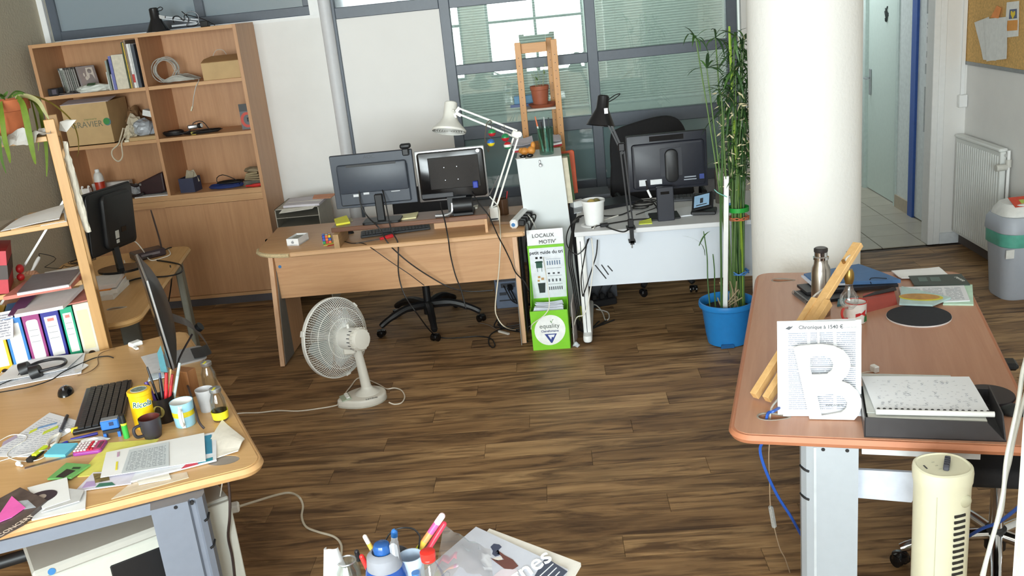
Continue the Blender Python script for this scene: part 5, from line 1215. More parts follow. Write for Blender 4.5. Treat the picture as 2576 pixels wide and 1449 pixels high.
obj('shade_grip',B().tube([nk+V((.03,0,.02)),nk+V((.07,-.01,.045)),nk+V((.10,-.01,.05)),nk+V((.07,-.01,.028)),nk+V((.03,0,.008))],.003,smooth=4),LBK,t,smooth=True)
obj('head_bracket',B().box(nk+V((.012,-.03,-.035)),(.02,.02,.03)),SILVER,t)
# white bucket with balls
p=at(1497,568,DZ)
t=thing('white_bucket','white plastic tub on the white desk','tub',(p.x,p.y+.055,DZ))
obj('tub',B().lathe([(0,0),(.055,0),(.057,.004),(.068,.138),(.073,.139),(.073,.152),(.069,.152),(.064,.138),(.053,.006),(0,.006)],40),WHITEP,t,smooth=.6)
for k,(x_,y_,c_,lab) in enumerate(((-.012,.0,(196,170,96),'yellowish ball in the white tub'),(.02,.012,(120,112,66),'olive ball in the white tub'))):
    one('tub_ball',B().ball((p.x+x_,p.y+.055+y_,DZ+.128),.028),mat(c_,.7),lab,'ball','balls in the white tub',smooth=True)
one('ring_paper',B().lathe([(.058,0),(.078,0),(.078,.002),(.058,.002)],28),PAPER,'white paper ring under the white tub','paper',loc=(p.x-.008,p.y+.04,DZ))
# black folded laptop and papers behind, phone, flask, cup, sticky note
one('laptop',B().box((0,0,.012),(.30,.22,.024),bev=.006),mat((34,35,40),.35),'closed black laptop behind the white tub','laptop',loc=(at(1553,520,DZ).x,at(1553,520,DZ).y+.09,DZ),rz=.35)
pad('sticky_notes','lime sticky notes at the edge of the white desk',[(1607,565),(1641,563),(1638,554),(1608,558)],DZ,.004,(214,224,84),lift=(0,.0,.01,0))
pad('white_paper','white papers beside the plate stand on the white desk',[(1690,548),(1752,541),(1742,520),(1692,528)],DZ,.006,(226,228,232),'paper')
pad('white_paper','white sheet left of the plate stand',[(1628,548),(1656,545),(1655,528),(1622,533)],DZ,.003,(222,226,230),'paper')
pad('grey_card','grey card on the white desk beside the white cabinet',[(1444,538),(1462,534),(1470,514),(1442,516)],DZ,.004,(196,200,206),'card')
one('socket_block',B().box((0,0,.022),(.09,.06,.044),bev=.005),WHITEP,'white socket block behind the tub','socket',loc=(at(1452,530,DZ).x+.01,at(1452,520,DZ).y,DZ),rz=.5)
t=thing('desk_phone','black desk phone with a lit display on the white desk','phone',(at(1778,545,DZ).x+.0,at(1778,540,DZ).y+.05,DZ),rz=-.25)
obj('foot',B().box((0,0,.012),(.15,.12,.024),bev=.005),BLACK,t)
Mp=Mx.Translation((-.005,.0,.07)) @ Mx.Rotation(.75,4,'X') @ Mx.Rotation(-.35,4,'Y')
obj('body',B().box((0,0,0),(.135,.115,.03),bev=.006,M=Mp),BLACK,t)
obj('display',B().box((.0,.0,.0155),(.10,.085,.002),M=Mp),mat((150,184,214),.25),t)
obj('display_icon',B().box((.0,.0,.0168),(.02,.035,.001),M=Mp).box((0,-.03,.0168),(.07,.006,.001),M=Mp),DGREY,t)
p=at(1816,512,DZ)
t=thing('steel_flask','slim steel vacuum flask on the white desk','flask',(p.x,p.y+.035,DZ))
obj('body',B().lathe([(0,0),(.032,0),(.034,.004),(.034,.205),(.028,.225),(.026,.228)],28),STEEL,t,smooth=.6)
obj('cap',B().lathe([(.028,.226),(.028,.262),(.022,.268),(0,.268)],24),BLACK,t,smooth=.6)
p=at(1838,536,DZ)
t=thing('blue_cup','blue and white cup next to the plant stems','cup',(p.x+.01,p.y+.04,DZ))
obj('cup',B().lathe([(0,0),(.03,0),(.036,.09),(.034,.09),(.028,.004),(0,.004)],24),mat((226,230,236),.4),t,smooth=.6)
obj('band',B().lathe([(.0325,.03),(.0348,.062),(.0352,.062),(.033,.03)],24),mat((70,130,190),.4),t,smooth=.6)
one('blue_tin',B().lathe([(0,0),(.034,0),(.032,.035),(.02,.045),(0,.046)],20),mat((86,150,200),.4),'small blue tin behind the blue and white cup','tin',smooth=.6,loc=(p.x+.02,p.y+.13,DZ))
t=thing('grey_keyboard','grey keyboard behind the phone on the white desk','keyboard',(at(1760,503,DZ).x,at(1760,503,DZ).y+.06,DZ),rz=-.1)
keyboard(t,.42,.14,5,16,mat((70,72,76),.5),mat((84,86,90),.5))
# clutter of leads on the white desk
def dl(lab,pts,m_=CABLEB,r=.0042,name='desk_lead'):wire(name,pts,r,m_,lab,group='leads on the white desk')
dl('black lead lying along the front of the white desk',[at(1488,572,DZ+.005),at(1520,565,DZ+.005),at(1560,558,DZ+.005),at(1600,552,DZ+.005),at(1640,548,DZ+.005),at(1660,532,DZ+.005),at(1652,520,DZ+.005)])
dl('black lead looping past the white tub',[at(1442,560,DZ+.005),at(1455,545,DZ+.005),at(1480,541,DZ+.02),at(1505,537,DZ+.03),at(1522,543,DZ+.005),at(1560,541,DZ+.005),at(1590,528,DZ+.005)])
dl('black lead with a square plug near the clamp lamp',[at(1525,570,DZ+.006),at(1545,578,DZ+.005),at(1570,583,DZ+.005),at(1588,572,DZ+.005)])
one('lead_plug',B().box((0,0,.011),(.05,.026,.022),bev=.004),BLACK,'square black plug near the clamp lamp','plug',loc=tuple(at(1520,570,DZ)),rz=.1)
dl('white twisted lead among the black ones',[at(1492,575,DZ+.005),at(1508,560,DZ+.005),at(1530,550,DZ+.005),at(1555,542,DZ+.005)],CABLEW,.004)
dl('thin black lead curled behind the clamp lamp',[at(1590,515,DZ+.005),at(1615,508,DZ+.03),at(1645,506,DZ+.06),at(1652,520,DZ+.02),at(1630,530,DZ+.005),at(1600,540,DZ+.005)],CABLEB,.003)
for k in range(3):dl(('uppermost curled lead between the lamp and the monitor','middle curled lead between the lamp and the monitor','lowest curled lead between the lamp and the monitor')[k],coil(at(1612,525,DZ).x+.02*k,at(1612,525,DZ).y+.02*k,DZ+.003+.014*k,.055+.012*k,2,80+k,.7,.0035),CABLEB,.0032)
# leads at the left leg of the white desk
for k in range(3):
    xx=.062-.010*k
    wire('leg_lead',[WD(.02,.25+.03*k,DZ+.006),WD(-.012,.20+.02*k,DZ-.01),V((xx-.01,5.50+.02*k,.55)),V((xx,5.52+.015*k,.38)),V((xx+.012,5.55,.18)),V((xx+.03,5.62+.02*k,.02)),V((.20+.05*k,5.85,.006))],.0048,CABLEB,('foremost black lead beside the white desk leg','second black lead beside the white desk leg','rearmost black lead beside the white desk leg')[k],group='leads at the white desk leg')
wire('loop_lead',[at(1462,545,DZ+.006),aty(1440,560,5.44),aty(1426,590,5.43),aty(1428,620,5.43),aty(1450,640,5.43),aty(1470,625,5.44),aty(1482,600,5.50)],.004,CABLEB,'black lead looping out at the left end of the white desk')
wire('hanging_lead',[aty(1478,602,5.50),aty(1468,660,5.43),aty(1462,700,5.43),aty(1465,740,5.45),at(1468,745,.3)],.004,CABLEB,'black lead hanging in front of the white desk leg')
wire('hanging_lead',[aty(1503,603,5.52),aty(1500,640,5.50),aty(1488,680,5.46),aty(1472,730,5.43),aty(1466,745,5.43)],.004,CABLEB,'black lead slanting across the front panel of the white desk')
wire('white_lead',[aty(1488,600,5.50),aty(1492,640,5.46),aty(1490,690,5.44),aty(1482,750,5.42),aty(1470,790,5.40),aty(1450,800,5.40),at(1440,838,.01)],.0035,CABLEW,'white lead hanging at the left end of the white desk')
one('lead_block',B().b2((.30,5.60,DZ-.055),(.36,5.66,DZ-.03)),BLACK,'black cable grommet under the white desk','grommet')
t=thing('floor_sockets','black socket strip among leads on the floor under the white desk','power strip',None)
q=at(1505,770,0)
obj('body',B().box((q.x,q.y,.025),(.26,.06,.05),rz=.3,bev=.006),BLACK,t)
for k in range(4):obj('plug',B().box((q.x-.08+.055*k,q.y-.024+.016*k,.07),(.035,.035,.04),rz=.3,bev=.005),BLACK,t)
for k,(a_,b_) in enumerate((((1470,722),(1560,725)),((1490,735),(1540,700)),((1500,740),(1570,712)))):
    wire('floor_lead',[V((q.x-.05+.06*k,q.y,.09)),V((q.x+.0+.08*k,q.y+.1,.16)),V((q.x+.10+.1*k,q.y+.2,.10)),V((q.x+.2+.08*k,q.y+.3,.30)),V((q.x+.2+.08*k,q.y+.34,.60))],.004,CABLEB,('left black lead rising from the floor sockets','middle black lead rising from the floor sockets','right black lead rising from the floor sockets')[k],group='leads from the floor sockets')
wire('floor_lead_white',[at(1482,765,.01),at(1500,768,.03),at(1515,785,.01),at(1523,805,.005),at(1532,800,.005),at(1528,785,.005),at(1500,778,.005)],.004,CABLEW,'white lead curled on the floor by the socket strip')
# chair behind the white desk
t=thing('desk_chair','black high backed desk chair behind the white desk','chair',None)
cx,cy=.72,6.55
star_base(t,cx,cy,.3,.30)
obj('gas_column',B().cyl((cx,cy,.17),(cx,cy,.44),.025,seg=18),BLACK,t,smooth=.6)
obj('seat',B().prism(rrect(.50,.46,.1,6),.08,M=Mx.Translation((cx,cy,.44)),bev=.024,seg=3),FAB,t,smooth=.7)
q0,q1=aty(1538,345,6.42),aty(1692,320,6.42)
o_=[(-.27,.02),(-.30,.30),(-.29,.50),(-.25,.56),(-.10,.60),(.05,.625),(.15,.62),(.22,.57),(.26,.45),(.27,.2),(.24,.02)]
obj('backrest',B().prism([(v.x,v.y) for v in spline([V((a_,c_,0)) for a_,c_ in o_],3,True)],.06,M=Mx.Translation((cx-.02,cy+.20,.56)) @ Mx.Rotation(PI/2-.1,4,'X'),bev=.02,seg=3),FAB,t,smooth=.7)
obj('back_bar',B().tube([(cx,cy+.05,.45),(cx,cy+.24,.46),(cx,cy+.27,.7)],.02,seg=8,smooth=3),BLACK,t,smooth=True)
for s in (-1,1):obj('armrest',B().tube([(cx+s*.25,cy+.1,.47),(cx+s*.30,cy+.1,.55),(cx+s*.30,cy+.06,.68),(cx+s*.29,cy-.15,.69)],.018,seg=8,smooth=4),BLACK,t,smooth=True)
# ================================================================== plant in the blue pot
PX,PY=.945,5.325
t=thing('umbrella_plant','tall umbrella sedge tied to a white pole in a blue pot','plant',(PX,PY,0))
BP=mat((38,132,206),.35,var=.03)
obj('pot',B().lathe([(0,.012),(.105,.0),(.118,.004),(.128,.06),(.146,.215),(.150,.225),(.163,.232),(.166,.245),(.163,.262),(.155,.264),(.150,.256),(.142,.215),(.12,.02),(0,.02)],56),BP,t,smooth=.5)
obj('pot_foot_notch',B().prism([(-.035,0),(.045,0),(.04,.022),(-.03,.022)],.012,M=Mx.Translation((-.03,-.128,.004)) @ Mx.Rotation(PI/2,4,'X') @ Mx.Translation((0,0,-.008))),mat((24,92,150),.4),t)
obj('soil',B().lathe([(0,.215),(.144,.21)],32),mat((52,40,32),.95,var=.3),t)
obj('support_pole',B().beam((-.02,-.055,.18),(.012,-.065,1.02),.026,.026),WHITEP,t)
rd=random.Random(12)
leafm=[]
for k in range(5):
    L=(.10,.13,.16,.19,.12)[k];w_=(.006,.007,.0075,.007,.009)[k];dr=(.03,.05,.09,.14,.02)[k]
    b=B();n=6;L_,R_=[],[]
    for i in range(n+1):
        u=i/n;x_=L*u*(1-.1*u);z_=.03*math.sin(u*1.8)-dr*u*u;ww=w_*(math.sin(PI*min(1,u*.85+.15))**.8)
        L_.append(b.bm.verts.new((x_,ww,z_+.0015)));R_.append(b.bm.verts.new((x_,-ww,z_+.0015)))
    for i in range(n):b.bm.faces.new((L_[i],R_[i],R_[i+1],L_[i+1]))
    me=bpy.data.meshes.new('leaf');b.bm.to_mesh(me);b.bm.free();leafm.append(me)
LG=[mat((52,86,40),.5,var=.15),mat((70,108,48),.5,var=.15),mat((40,68,36),.5,var=.15)]
CREAM=mat((222,208,168),.7,var=.1)
SG=[mat((70,104,52),.5),mat((94,122,64),.5),mat((52,82,42),.5)]
nleaf=0
def stem(x0,y0,bend,ztop,lean,m_,r0=.0045,leaves=True,parent=t):
    """one stem with a whorl of leaves at its head and some side whorls"""
    global nleaf
    pts=[V((x0,y0,.2)),V((x0*.9+bend[0]*.3,y0*.8+bend[1]*.3,.2+(ztop-.2)*.4)),V((x0*.7+bend[0]*.6,y0*.6+bend[1]*.6,.2+(ztop-.2)*.7)),V((x0*.6+bend[0],y0*.5+bend[1],ztop))]
    s_=obj('stem',B().tube(pts,[r0,r0*.9,r0*.8,r0*.55],seg=6,smooth=5),m_,parent,smooth=True)
    heads=[(pts[3],rd.randint(7,9))] if leaves else []
    for p_,n_ in heads:
        for k in range(n_):
            if nleaf >= 290:return s_
            me=rd.choice(leafm);o=bpy.data.objects.new('leaf',me);COL.objects.link(o);o.parent=s_;nleaf += 1
            o.location=p_;o.rotation_euler=(rd.uniform(-.3,.3),rd.uniform(-.75,.65),2*PI*k/n_+rd.uniform(-.3,.3))
            cream=rd.random()<(.22 if p_.z<1.5 else .06)
            sc=rd.uniform(.35,.6) if cream else rd.uniform(.6,1.15);o.scale=(sc,sc*1.3 if cream else sc,sc)
            o.material_slots  # shared mesh keeps its own slot; colour is set per object
            if not me.materials:me.materials.append(LG[0])
            o.material_slots[0].link='OBJECT';o.material_slots[0].material=CREAM if cream else rd.choice(LG)
    return s_
# dense bundle behind the pole, reaching up along the column
for k in range(29):
    a_=2*PI*rd.random();r_=.035*math.sqrt(rd.random())
    zt_=1.0+.026*k
    stem(.07+r_*math.cos(a_),.0+r_*math.sin(a_),(.06+rd.uniform(-.055,.065)*(zt_/1.2),.02+rd.uniform(-.07,.08)*(zt_/1.2)),zt_,0,rd.choice(SG))
for px_,py_,yy in ((1750,96,5.28),(1778,172,5.25),(1800,95,5.4),(1815,240,5.2),(1848,90,5.3),(1872,100,5.35)):
    q_=aty(px_,py_,yy);stem(.03,-.02,(q_.x-PX-.018,q_.y-PY+.01),q_.z,0,SG[1],.005)
q_=aty(1834,66,5.33);stem(.10,.0,(q_.x-PX-.06,.0),q_.z,0,mat((150,180,60),.5),.010,leaves=False)
b=B()                                            # the rest of the foliage, too dense to pick apart
for k in range(520):
    z_=rd.uniform(.98,1.74);a_=rd.uniform(0,2*PI);r_=rd.uniform(.0,.085)
    L=rd.uniform(.05,.14);w_=rd.uniform(.004,.008);q_=V((.118+r_*math.cos(a_)-.05*max(0,z_-1.3),.02+r_*math.sin(a_),z_))
    dv=V((math.cos(a_),math.sin(a_),rd.uniform(-.9,.9))).normalized();sd=dv.cross(V((rd.uniform(-.4,.4),rd.uniform(-.4,.4),1))).normalized()*w_
    v=[b.bm.verts.new(q_),b.bm.verts.new(q_+dv*L*.4+sd),b.bm.verts.new(q_+dv*L+V((0,0,-.25*L))),b.bm.verts.new(q_+dv*L*.4-sd)]
    b.bm.faces.new(v)
o=obj('dense_foliage',b,LG[0],t);o['kind']='stuff'
b=B()
for k in range(110):
    z_=rd.uniform(.92,1.5);a_=rd.uniform(PI*.6,2*PI);r_=rd.uniform(.05,.13)
    L=rd.uniform(.02,.05);w_=rd.uniform(.003,.006);q_=V((.105+r_*math.cos(a_),.02+r_*math.sin(a_),z_))
    dv=V((rd.uniform(-1,1),rd.uniform(-1,.3),rd.uniform(-.9,.9))).normalized();sd=dv.cross(V((0,1,.3))).normalized()*w_
    b.bm.faces.new([b.bm.verts.new(q_),b.bm.verts.new(q_+dv*L*.4+sd),b.bm.verts.new(q_+dv*L),b.bm.verts.new(q_+dv*L*.4-sd)])
o=obj('dried_leaves',b,CREAM,t);o['kind']='stuff'
for x_,y_,b_,z_ in ((-.105,-.05,(-.06,0),.70),(-.075,-.06,(-.03,.0),.56),(-.04,-.07,(.02,-.02),1.30),(-.045,-.055,(.04,-.03),1.42),(-.035,-.04,(.0,-.02),1.15)):
    stem(x_,y_,b_,z_,0,SG[0],.0042,leaves=False)
o=bpy.data.objects.new('leaf',leafm[4]);COL.objects.link(o);o.parent=t;o.location=(-.155,-.045,.62);o.rotation_euler=(0,-.7,.3);o.material_slots[0].link='OBJECT';o.material_slots[0].material=LG[1]
o=bpy.data.objects.new('leaf',leafm[3]);COL.objects.link(o);o.parent=t;o.location=(-.125,-.045,.56);o.rotation_euler=(0,-1.35,PI+.3);o.material_slots[0].link='OBJECT';o.material_slots[0].material=LG[0]
for k in range(12):
    a_=rd.uniform(-1,1);obj('dry_stub',B().tube([(.0+.07*rd.uniform(-1,1),-.03+.03*rd.uniform(-1,1),.2),(.02+.08*rd.uniform(-1,1),-.03+.04*rd.uniform(-1,1),.2+rd.uniform(.08,.2))],.004,seg=5),mat((166,150,116),.7),t)
def tie(z,r_,m_,name,w_=.006,cx=.085,cy=.01,n=3):
    pts=[]
    for k in range(n*10+1):
        a_=2*PI*k/10;pts.append((cx+r_*math.cos(a_),cy+r_*.9*math.sin(a_),z+.010*math.sin(k*1.7)))
    obj(name,B().tube(pts,w_,seg=6),m_,t,smooth=True)
obj('green_tie',B().lathe([(.062,0),(.062,.026),(.060,.026),(.060,0)],24,M=Mx.Translation((.085,.008,.795))),mat((40,160,60),.4),t,smooth=.6)
tie(.755,.062,mat((206,112,72),.6),'orange_string',.003)
tie(.425,.052,mat((70,130,200),.5),'blue_string',.004,n=2)
obj('string',B().tube([(.012,-.075,.90),(-.04,-.08,.93),(-.06,-.07,.95)],.003,seg=5,smooth=3),mat((120,190,180),.5),t)
# ================================================================== right-hand desk with the letter B
RU=V((.2624,.965,0)).normalized();RV=V((RU.y,-RU.x,0));RN=V((.486,2.706,0));RA=math.atan2(RV.y,RV.x)
def RD(a,b,z=0):return RN+RV*a+RU*b+V((0,0,z))
def toR(p):d=p-RN;return d.dot(RV),d.dot(RU)
Md=Mx.Translation(RN) @ Mx.Rotation(RA,4,'Z')
t=thing('reddish_desk','reddish brown office desk with grey metal legs at the right','desk',tuple(RN),rz=RA)
RW=wood((184,132,104),(197,147,118),'Y',scale=5,rough=.38,name='reddish_laminate');RE=mat((188,122,88),.45,var=.04)
L_,W_=1.70,.875
def hole_outline(n=18):
    o=[]
    for i in range(n):
        a_=2*PI*i/n;x_=.052*math.cos(a_)+.008;y_=(.026-.011*math.cos(a_))*math.sin(a_);o.append((x_,y_))
    return o
def plate(outer,holes,th,M):
    cu=bpy.data.curves.new('desktop','CURVE');cu.dimensions='2D';cu.fill_mode='BOTH';cu.extrude=th/2
    for ol in [outer]+holes:
        sp=cu.splines.new('POLY');sp.points.add(len(ol)-1);sp.use_cyclic_u=True
        for q,(x_,y_) in zip(sp.points,ol):q.co=(x_,y_,0,1)
    o=bpy.data.objects.new('desktop',cu);me=bpy.data.meshes.new_from_object(o);bpy.data.objects.remove(o);bpy.data.curves.remove(cu)
    me.transform(M);return me
def plate_obj(name,outer,holes,th,M,m_,parent):
    me=plate(outer,holes,th,M);me.materials.clear();me.materials.append(m_);me.name=name
    o=bpy.data.objects.new(name,me);COL.objects.link(o);o.parent=parent;return o
h1=toR(at(1940,1048,DZ));h2=toR(at(1966,705,DZ))
holes=[[(x_+h1[0],y_+h1[1]) for x_,y_ in hole_outline()][::-1],[(x_*.9+h2[0],y_*.9+h2[1]) for x_,y_ in hole_outline()][::-1]]
dtop=plate_obj('desktop',rrect(W_,L_,.06,8,W_/2,L_/2),holes,.032,Mx.Translation((0,0,DZ-.016)),RW,t)
ol=rrect(W_+.002,L_+.002,.061,8,W_/2,L_/2)
obj('edge_band',B().tube([(x_,y_,DZ-.016) for x_,y_ in ol],.0165,seg=6,closed=True),RE,t,smooth=True)
for hx,hy in (h1,h2):
    obj('cable_grommet',B().tube([(x_+hx,y_+hy,DZ-.002) for x_,y_ in hole_outline()],.004,seg=6,closed=True),mat((150,140,128),.5),t,smooth=True)
LGM=mat((172,178,184),.4,metal=.15,var=.02)
la,lb=toR(at(2011,1124,DZ-.034)),toR(at(2160,1127,DZ-.034))
xa,xb=la[0],lb[0];yb0=(la[1]+lb[1])/2
def metal_leg(y0):
    pr=[(xa,.05),(xa+.004,.025),(xa+.02,.008),(xa+.04,.002),(xa+.045,.0),(xb,0),(xb,.012),(xb,.058),(xa+.02,.06)]
    lg=obj('leg',B().prism([(x_,y0+y_) for x_,y_ in pr],DZ-.034-.03,M=Mx.Translation((0,0,.03))),LGM,t)
    for z_ in (.60,.50):
        obj('leg_slot',B().tube([(xa+.001,y0+.030,z_+.004),(xa+.012,y0+.0125,z_),(xa+.028,y0+.003,z_-.003)],.004,seg=6,smooth=3),BLACK,lg)
    obj('leg_rib',B().b2((xa+.042,y0-.002,.03),(xa+.05,y0+.002,DZ-.036)),mat((196,202,206),.35,metal=.2),lg)
    for xs_ in (.07,.14):obj('screw',B().cyl((xa+xs_,y0-.001,DZ-.042),(xa+xs_,y0+.003,DZ-.042),.006,seg=10),BLACK,lg)
    obj('foot',B().b2((xa-.06,y0+.005,0),(W_-.10,y0+.065,.03),bev=.008),LGM,lg)
metal_leg(yb0);metal_leg(L_-.16)
obj('cross_beam',B().b2((xb+.01,yb0+.02,DZ-.062),(xb+.34,yb0+.05,DZ-.033)),mat((206,208,210),.5),t)
obj('screen_panel',B().b2((xb-.02,yb0+.1,.47),(xb+.004,L_-.2,DZ-.034)),mat((196,204,216),.5),t)
obj('screen_wing',B().prism([(xb,.58),(xb+.20,.58),(xb+.16,.475),(xb,.48)],.012,M=frame((0,yb0+.075,0),(1,0,0),(0,0,1))),mat((206,212,224),.5),t)
# ---- wooden arm lamp with a hanging bulb
PWD=wood((206,160,100),(226,184,126),'Z',scale=7,name='pale_ash');
P0=at(1893,1003,DZ+.012);yt=3.30;P1=aty(2143,612,yt)
t=thing('wooden_lamp','pale wooden arm lamp with a bare hanging bulb on the reddish desk','lamp',None)
d_=(P1-P0).normalized();side=d_.cross(V((0,0,1))).normalized();nrm=side.cross(d_).normalized()
Lt=(P1-P0).length
w1=at(1915,1012,DZ+.012)-P0
s2=(w1-d_*w1.dot(d_));s2=s2.normalized()
for k,off in enumerate((0,.052)):
    obj('slat',B().beam(P0+s2*off+d_*.012,P0+s2*off+d_*Lt*.62,.024,.030,up=tuple(nrm),bev=.001),PWD,t)
obj('upper_slat',B().beam(P0+s2*.026+d_*Lt*.40,P0+s2*.026+d_*Lt,.020,.036,up=tuple(s2),bev=.002),PWD,t)
obj('bolt',B().cyl(P0+s2*.026+d_*Lt*.86-nrm*.022,P0+s2*.026+d_*Lt*.86+nrm*.023,.006,seg=12),mat((150,110,60),.4,metal=.6),t,smooth=.6)
pk_=P0+s2*.03+d_*Lt*.93
bx=aty(2136,700,yt-.03)
obj('flex',B().tube([pk_,pk_+V((-.03,-.02,-.01)),pk_+V((-.05,-.02,-.08)),P0+d_*Lt*.62+V((-.02,0,.0)),P0+d_*Lt*.3+V((.02,.02,.0)),RD(h1[0]+.03,h1[1]+.09,DZ+.05),RD(h1[0]+.0,h1[1]+.02,DZ+.02),RD(h1[0]-.005,h1[1],DZ-.03)],.0035,smooth=5),glass((.9,.88,.84),.2,.2,frost=.6,fcol=(.8,.78,.72)),t,smooth=True)
br=mat((150,120,62),.35,metal=.8)
obj('bulb_wire',B().tube([P1-d_*.04,V((bx.x,bx.y,bx.z+.05))],.002,seg=6),BLACK,t)
Mb=Mx.Translation(bx)
obj('socket',B().lathe([(0,.035),(.012,.034),(.017,.02),(.018,.0),(.015,-.012),(.013,-.02),(0,-.02)],20,M=Mb),br,t,smooth=.6)
obj('bulb',B().lathe([(0,-.118),(.018,-.114),(.030,-.10),(.034,-.082),(.030,-.064),(.018,-.046),(.014,-.034),(.0135,-.018)],28,M=Mb),glass((.96,.98,.98),.10,0,name='clear_bulb'),t,smooth=True)
obj('filament_stem',B().lathe([(0,-.03),(.004,-.032),(.006,-.06),(.003,-.075),(0,-.076)],10,M=Mb),mat((200,204,206),.2,trans=.5),t,smooth=True)
# ---- newspapers and the big letter B leaning together
n0,n1=at(1970,1046,DZ),at(2166,1046,DZ);ny=n0.y+.085
t=thing('newspaper_stack','newspaper pages standing upright behind the letter B','newspaper',None)
tl,tr=aty(1968,808,ny),aty(2166,804,ny-.01)
NP=printed((232,234,238),(150,154,164),48,3,.95,name='newsprint')
obj('front_page',B().sheet([n0,n1,tr,tl],.006,n=4),NP,t)
nf=frame(n0,n1-n0,tl-n0);wN,hN=(n1-n0).length,(tl-n0).length
obj('white_header',B().b2((.006,hN*.885,.0062),(wN-.006,hN-.004,.0068),M=nf),PAPER,t)
obj('blank_gutter',B().b2((wN*.47,hN*.62,.0062),(wN*.50,hN*.885,.0067),M=nf).b2((.01,hN*.72,.0062),(wN*.47,hN*.735,.0067),M=nf).b2((.01,hN*.50,.0062),(wN*.95,hN*.515,.0067),M=nf),PAPER,t)
text('Chronique à 1540 €',.0165,DGREY,nf @ Mx.Translation((wN*.52,hN*.93,.0072)),t,name='headline',bold=.0004)
text('la chronique du jour',.006,DGREY,nf @ Mx.Translation((wN*.87,hN*.925,.0072)),t,name='byline')
obj('bird_mark',B().prism([(0,.0),(.012,-.004),(.02,.002),(.026,.01),(.018,.006),(.012,.008),(.006,.004)],.0006,M=nf @ Mx.Translation((wN*.06,hN*.92,.0068))).tube([(wN*.01,hN*.915,.007),(wN*.03,hN*.925,.007),(wN*.06,hN*.92,.007),(wN*.04,hN*.91,.007),(wN*.01,hN*.915,.007)],.0006,seg=4),DGREY,t)
off=(n0-n1).normalized()*.014+V((0,.012,0))
obj('second_page',B().sheet([n0+off,n1+off,tr+off,tl+off+V((0,0,-.004))],.006,n=4),printed((236,236,238),(120,124,134),40,2,.8,name='newsprint_b'),t)
off2=V((.012,.03,-.03));obj('grey_backing',B().sheet([n0+V((.05,.03,0)),n1+V((.006,.03,0)),tr+off2,tl+V((.04,.03,-.03))],.004,n=3),mat((196,196,200),.7),t)
t=thing('letter_b','large white letter B standing on the desk front','letter',None)
b0,b1=at(2036,1053,DZ),at(2148,1055,DZ);lean=.055
def onB(px,py):
    # plane of the letter: through its foot, leaning back on the papers
    q=aty(px,py,b0.y);k_=max(0,q.z-DZ)/.28;q=aty(px,py,b0.y+lean*k_+(px-2036)/112*(b1.y-b0.y));return q
Z=lambda x_,y_:(1840+x_/2.4986,580+y_/2.4986)
out=[(490,1180),(400,775),(388,735),(420,722),(560,712),(640,722),(705,752),(742,800),(748,852),(730,900),(690,943),(745,965),(790,1005),(815,1055),(818,1105),(800,1155),(770,1186)]
hA=[(478,796),(505,903),(600,900),(632,875),(640,838),(622,802),(575,782)]
hB_=[(538,1035),(566,1160),(690,1140),(720,1115),(728,1080),(700,1040),(640,1022)]
fB=frame(b0,b1-b0,onB(2000,880)-b0);inv=fB.inverted()
loc2=lambda pts:[tuple((inv @ onB(*Z(*p_)))[:2]) for p_ in pts]
plate_obj('letter',loc2(out),[loc2(hA)[::-1],loc2(hB_)[::-1]],.012,fB @ Mx.Translation((0,0,.004)),mat((244,243,240),.6,var=.01),t)
text('www.dynamo',.010,DGREY,nf @ Mx.Translation((wN*.66,hN*.115,.0072)),[x for x in bpy.data.objects if x.name == 'newspaper_stack'][0],name='caption',shear=.3)
# ---- document tray with comb-bound notebook
f0,f1=at(2174,1100,DZ),at(2532,1112,DZ);fx=(f1-f0);TW=fx.length;Ta=math.atan2(fx.y,fx.x)
t=thing('document_tray','dark grey plastic document tray at the near edge of the desk','tray',tuple(f0),rz=Ta)
TM=mat((62,60,62),.35,var=.05)
obj('floor',B().b2((0,0,0),(TW,.27,.004)),TM,t)
obj('front_lip',B().prism([(0,0),(TW,0),(TW-.012,.012),(TW-.055,.062),(.0,.066)],.004,M=frame((0,.004,0),(1,0,0),(0,0,1))),TM,t)
obj('side_wall',B().b2((0,0,.004),(.004,.27,.066)),TM,t)
obj('side_wall',B().prism([(.0,0),(.27,0),(.27,.062),(.06,.062)],.004,M=frame((TW-.004,0,.0),(0,1,0),(0,0,1))),TM,t)
obj('back_wall',B().b2((.004,.266,.004),(TW-.004,.27,.05)),TM,t)
Tm=Mx.Translation(f0) @ Mx.Rotation(Ta,4,'Z')
def TR(x_,y_,z_):return Tm @ V((x_,y_,z_))
one('paper_ream',B().sheet([TR(.012,.02,.0045),TR(TW-.05,.02,.0045),TR(TW-.05,.262,.0045),TR(.012,.262,.0045)],.052,n=2),mat((214,214,206),.7,var=.04),'thick pile of papers filling the dark tray','papers')
one('grey_sheets',B().sheet([TR(.01,.05,.0575),TR(TW-.12,.05,.0575),TR(TW-.105,.33,.065),TR(.012,.335,.065)],.003,n=4),mat((206,208,204),.7),'pale grey sheets sticking out behind the notebook','papers')
t=thing('comb_notebook','comb bound notebook with handwriting lying in the tray','notebook',None)
c_=[TR(.035,.048,.062),TR(TW-.035,.052,.062),TR(TW-.055,.30,.073),TR(.010,.285,.073)]
HW=printed((236,238,242),(212,214,220),16,1,.1,name='handwriting')
obj('page',B().sheet(c_,.004,n=8,wob=.004),HW,t)
rd=random.Random(5);b=B()
for k in range(26):
    u,v_=rd.uniform(.06,.92),rd.uniform(.05,.45)+.35*(rd.random()<.25)
    q=(c_[0]*(1-u)+c_[1]*u)*(1-v_)+(c_[3]*(1-u)+c_[2]*u)*v_+V((0,0,.0085))
    b.tube([q,q+V((.008,.006*rd.uniform(-1,1),0)),q+V((.004,.012,0)),q+V((.014,.014,0))],.0005,seg=4)
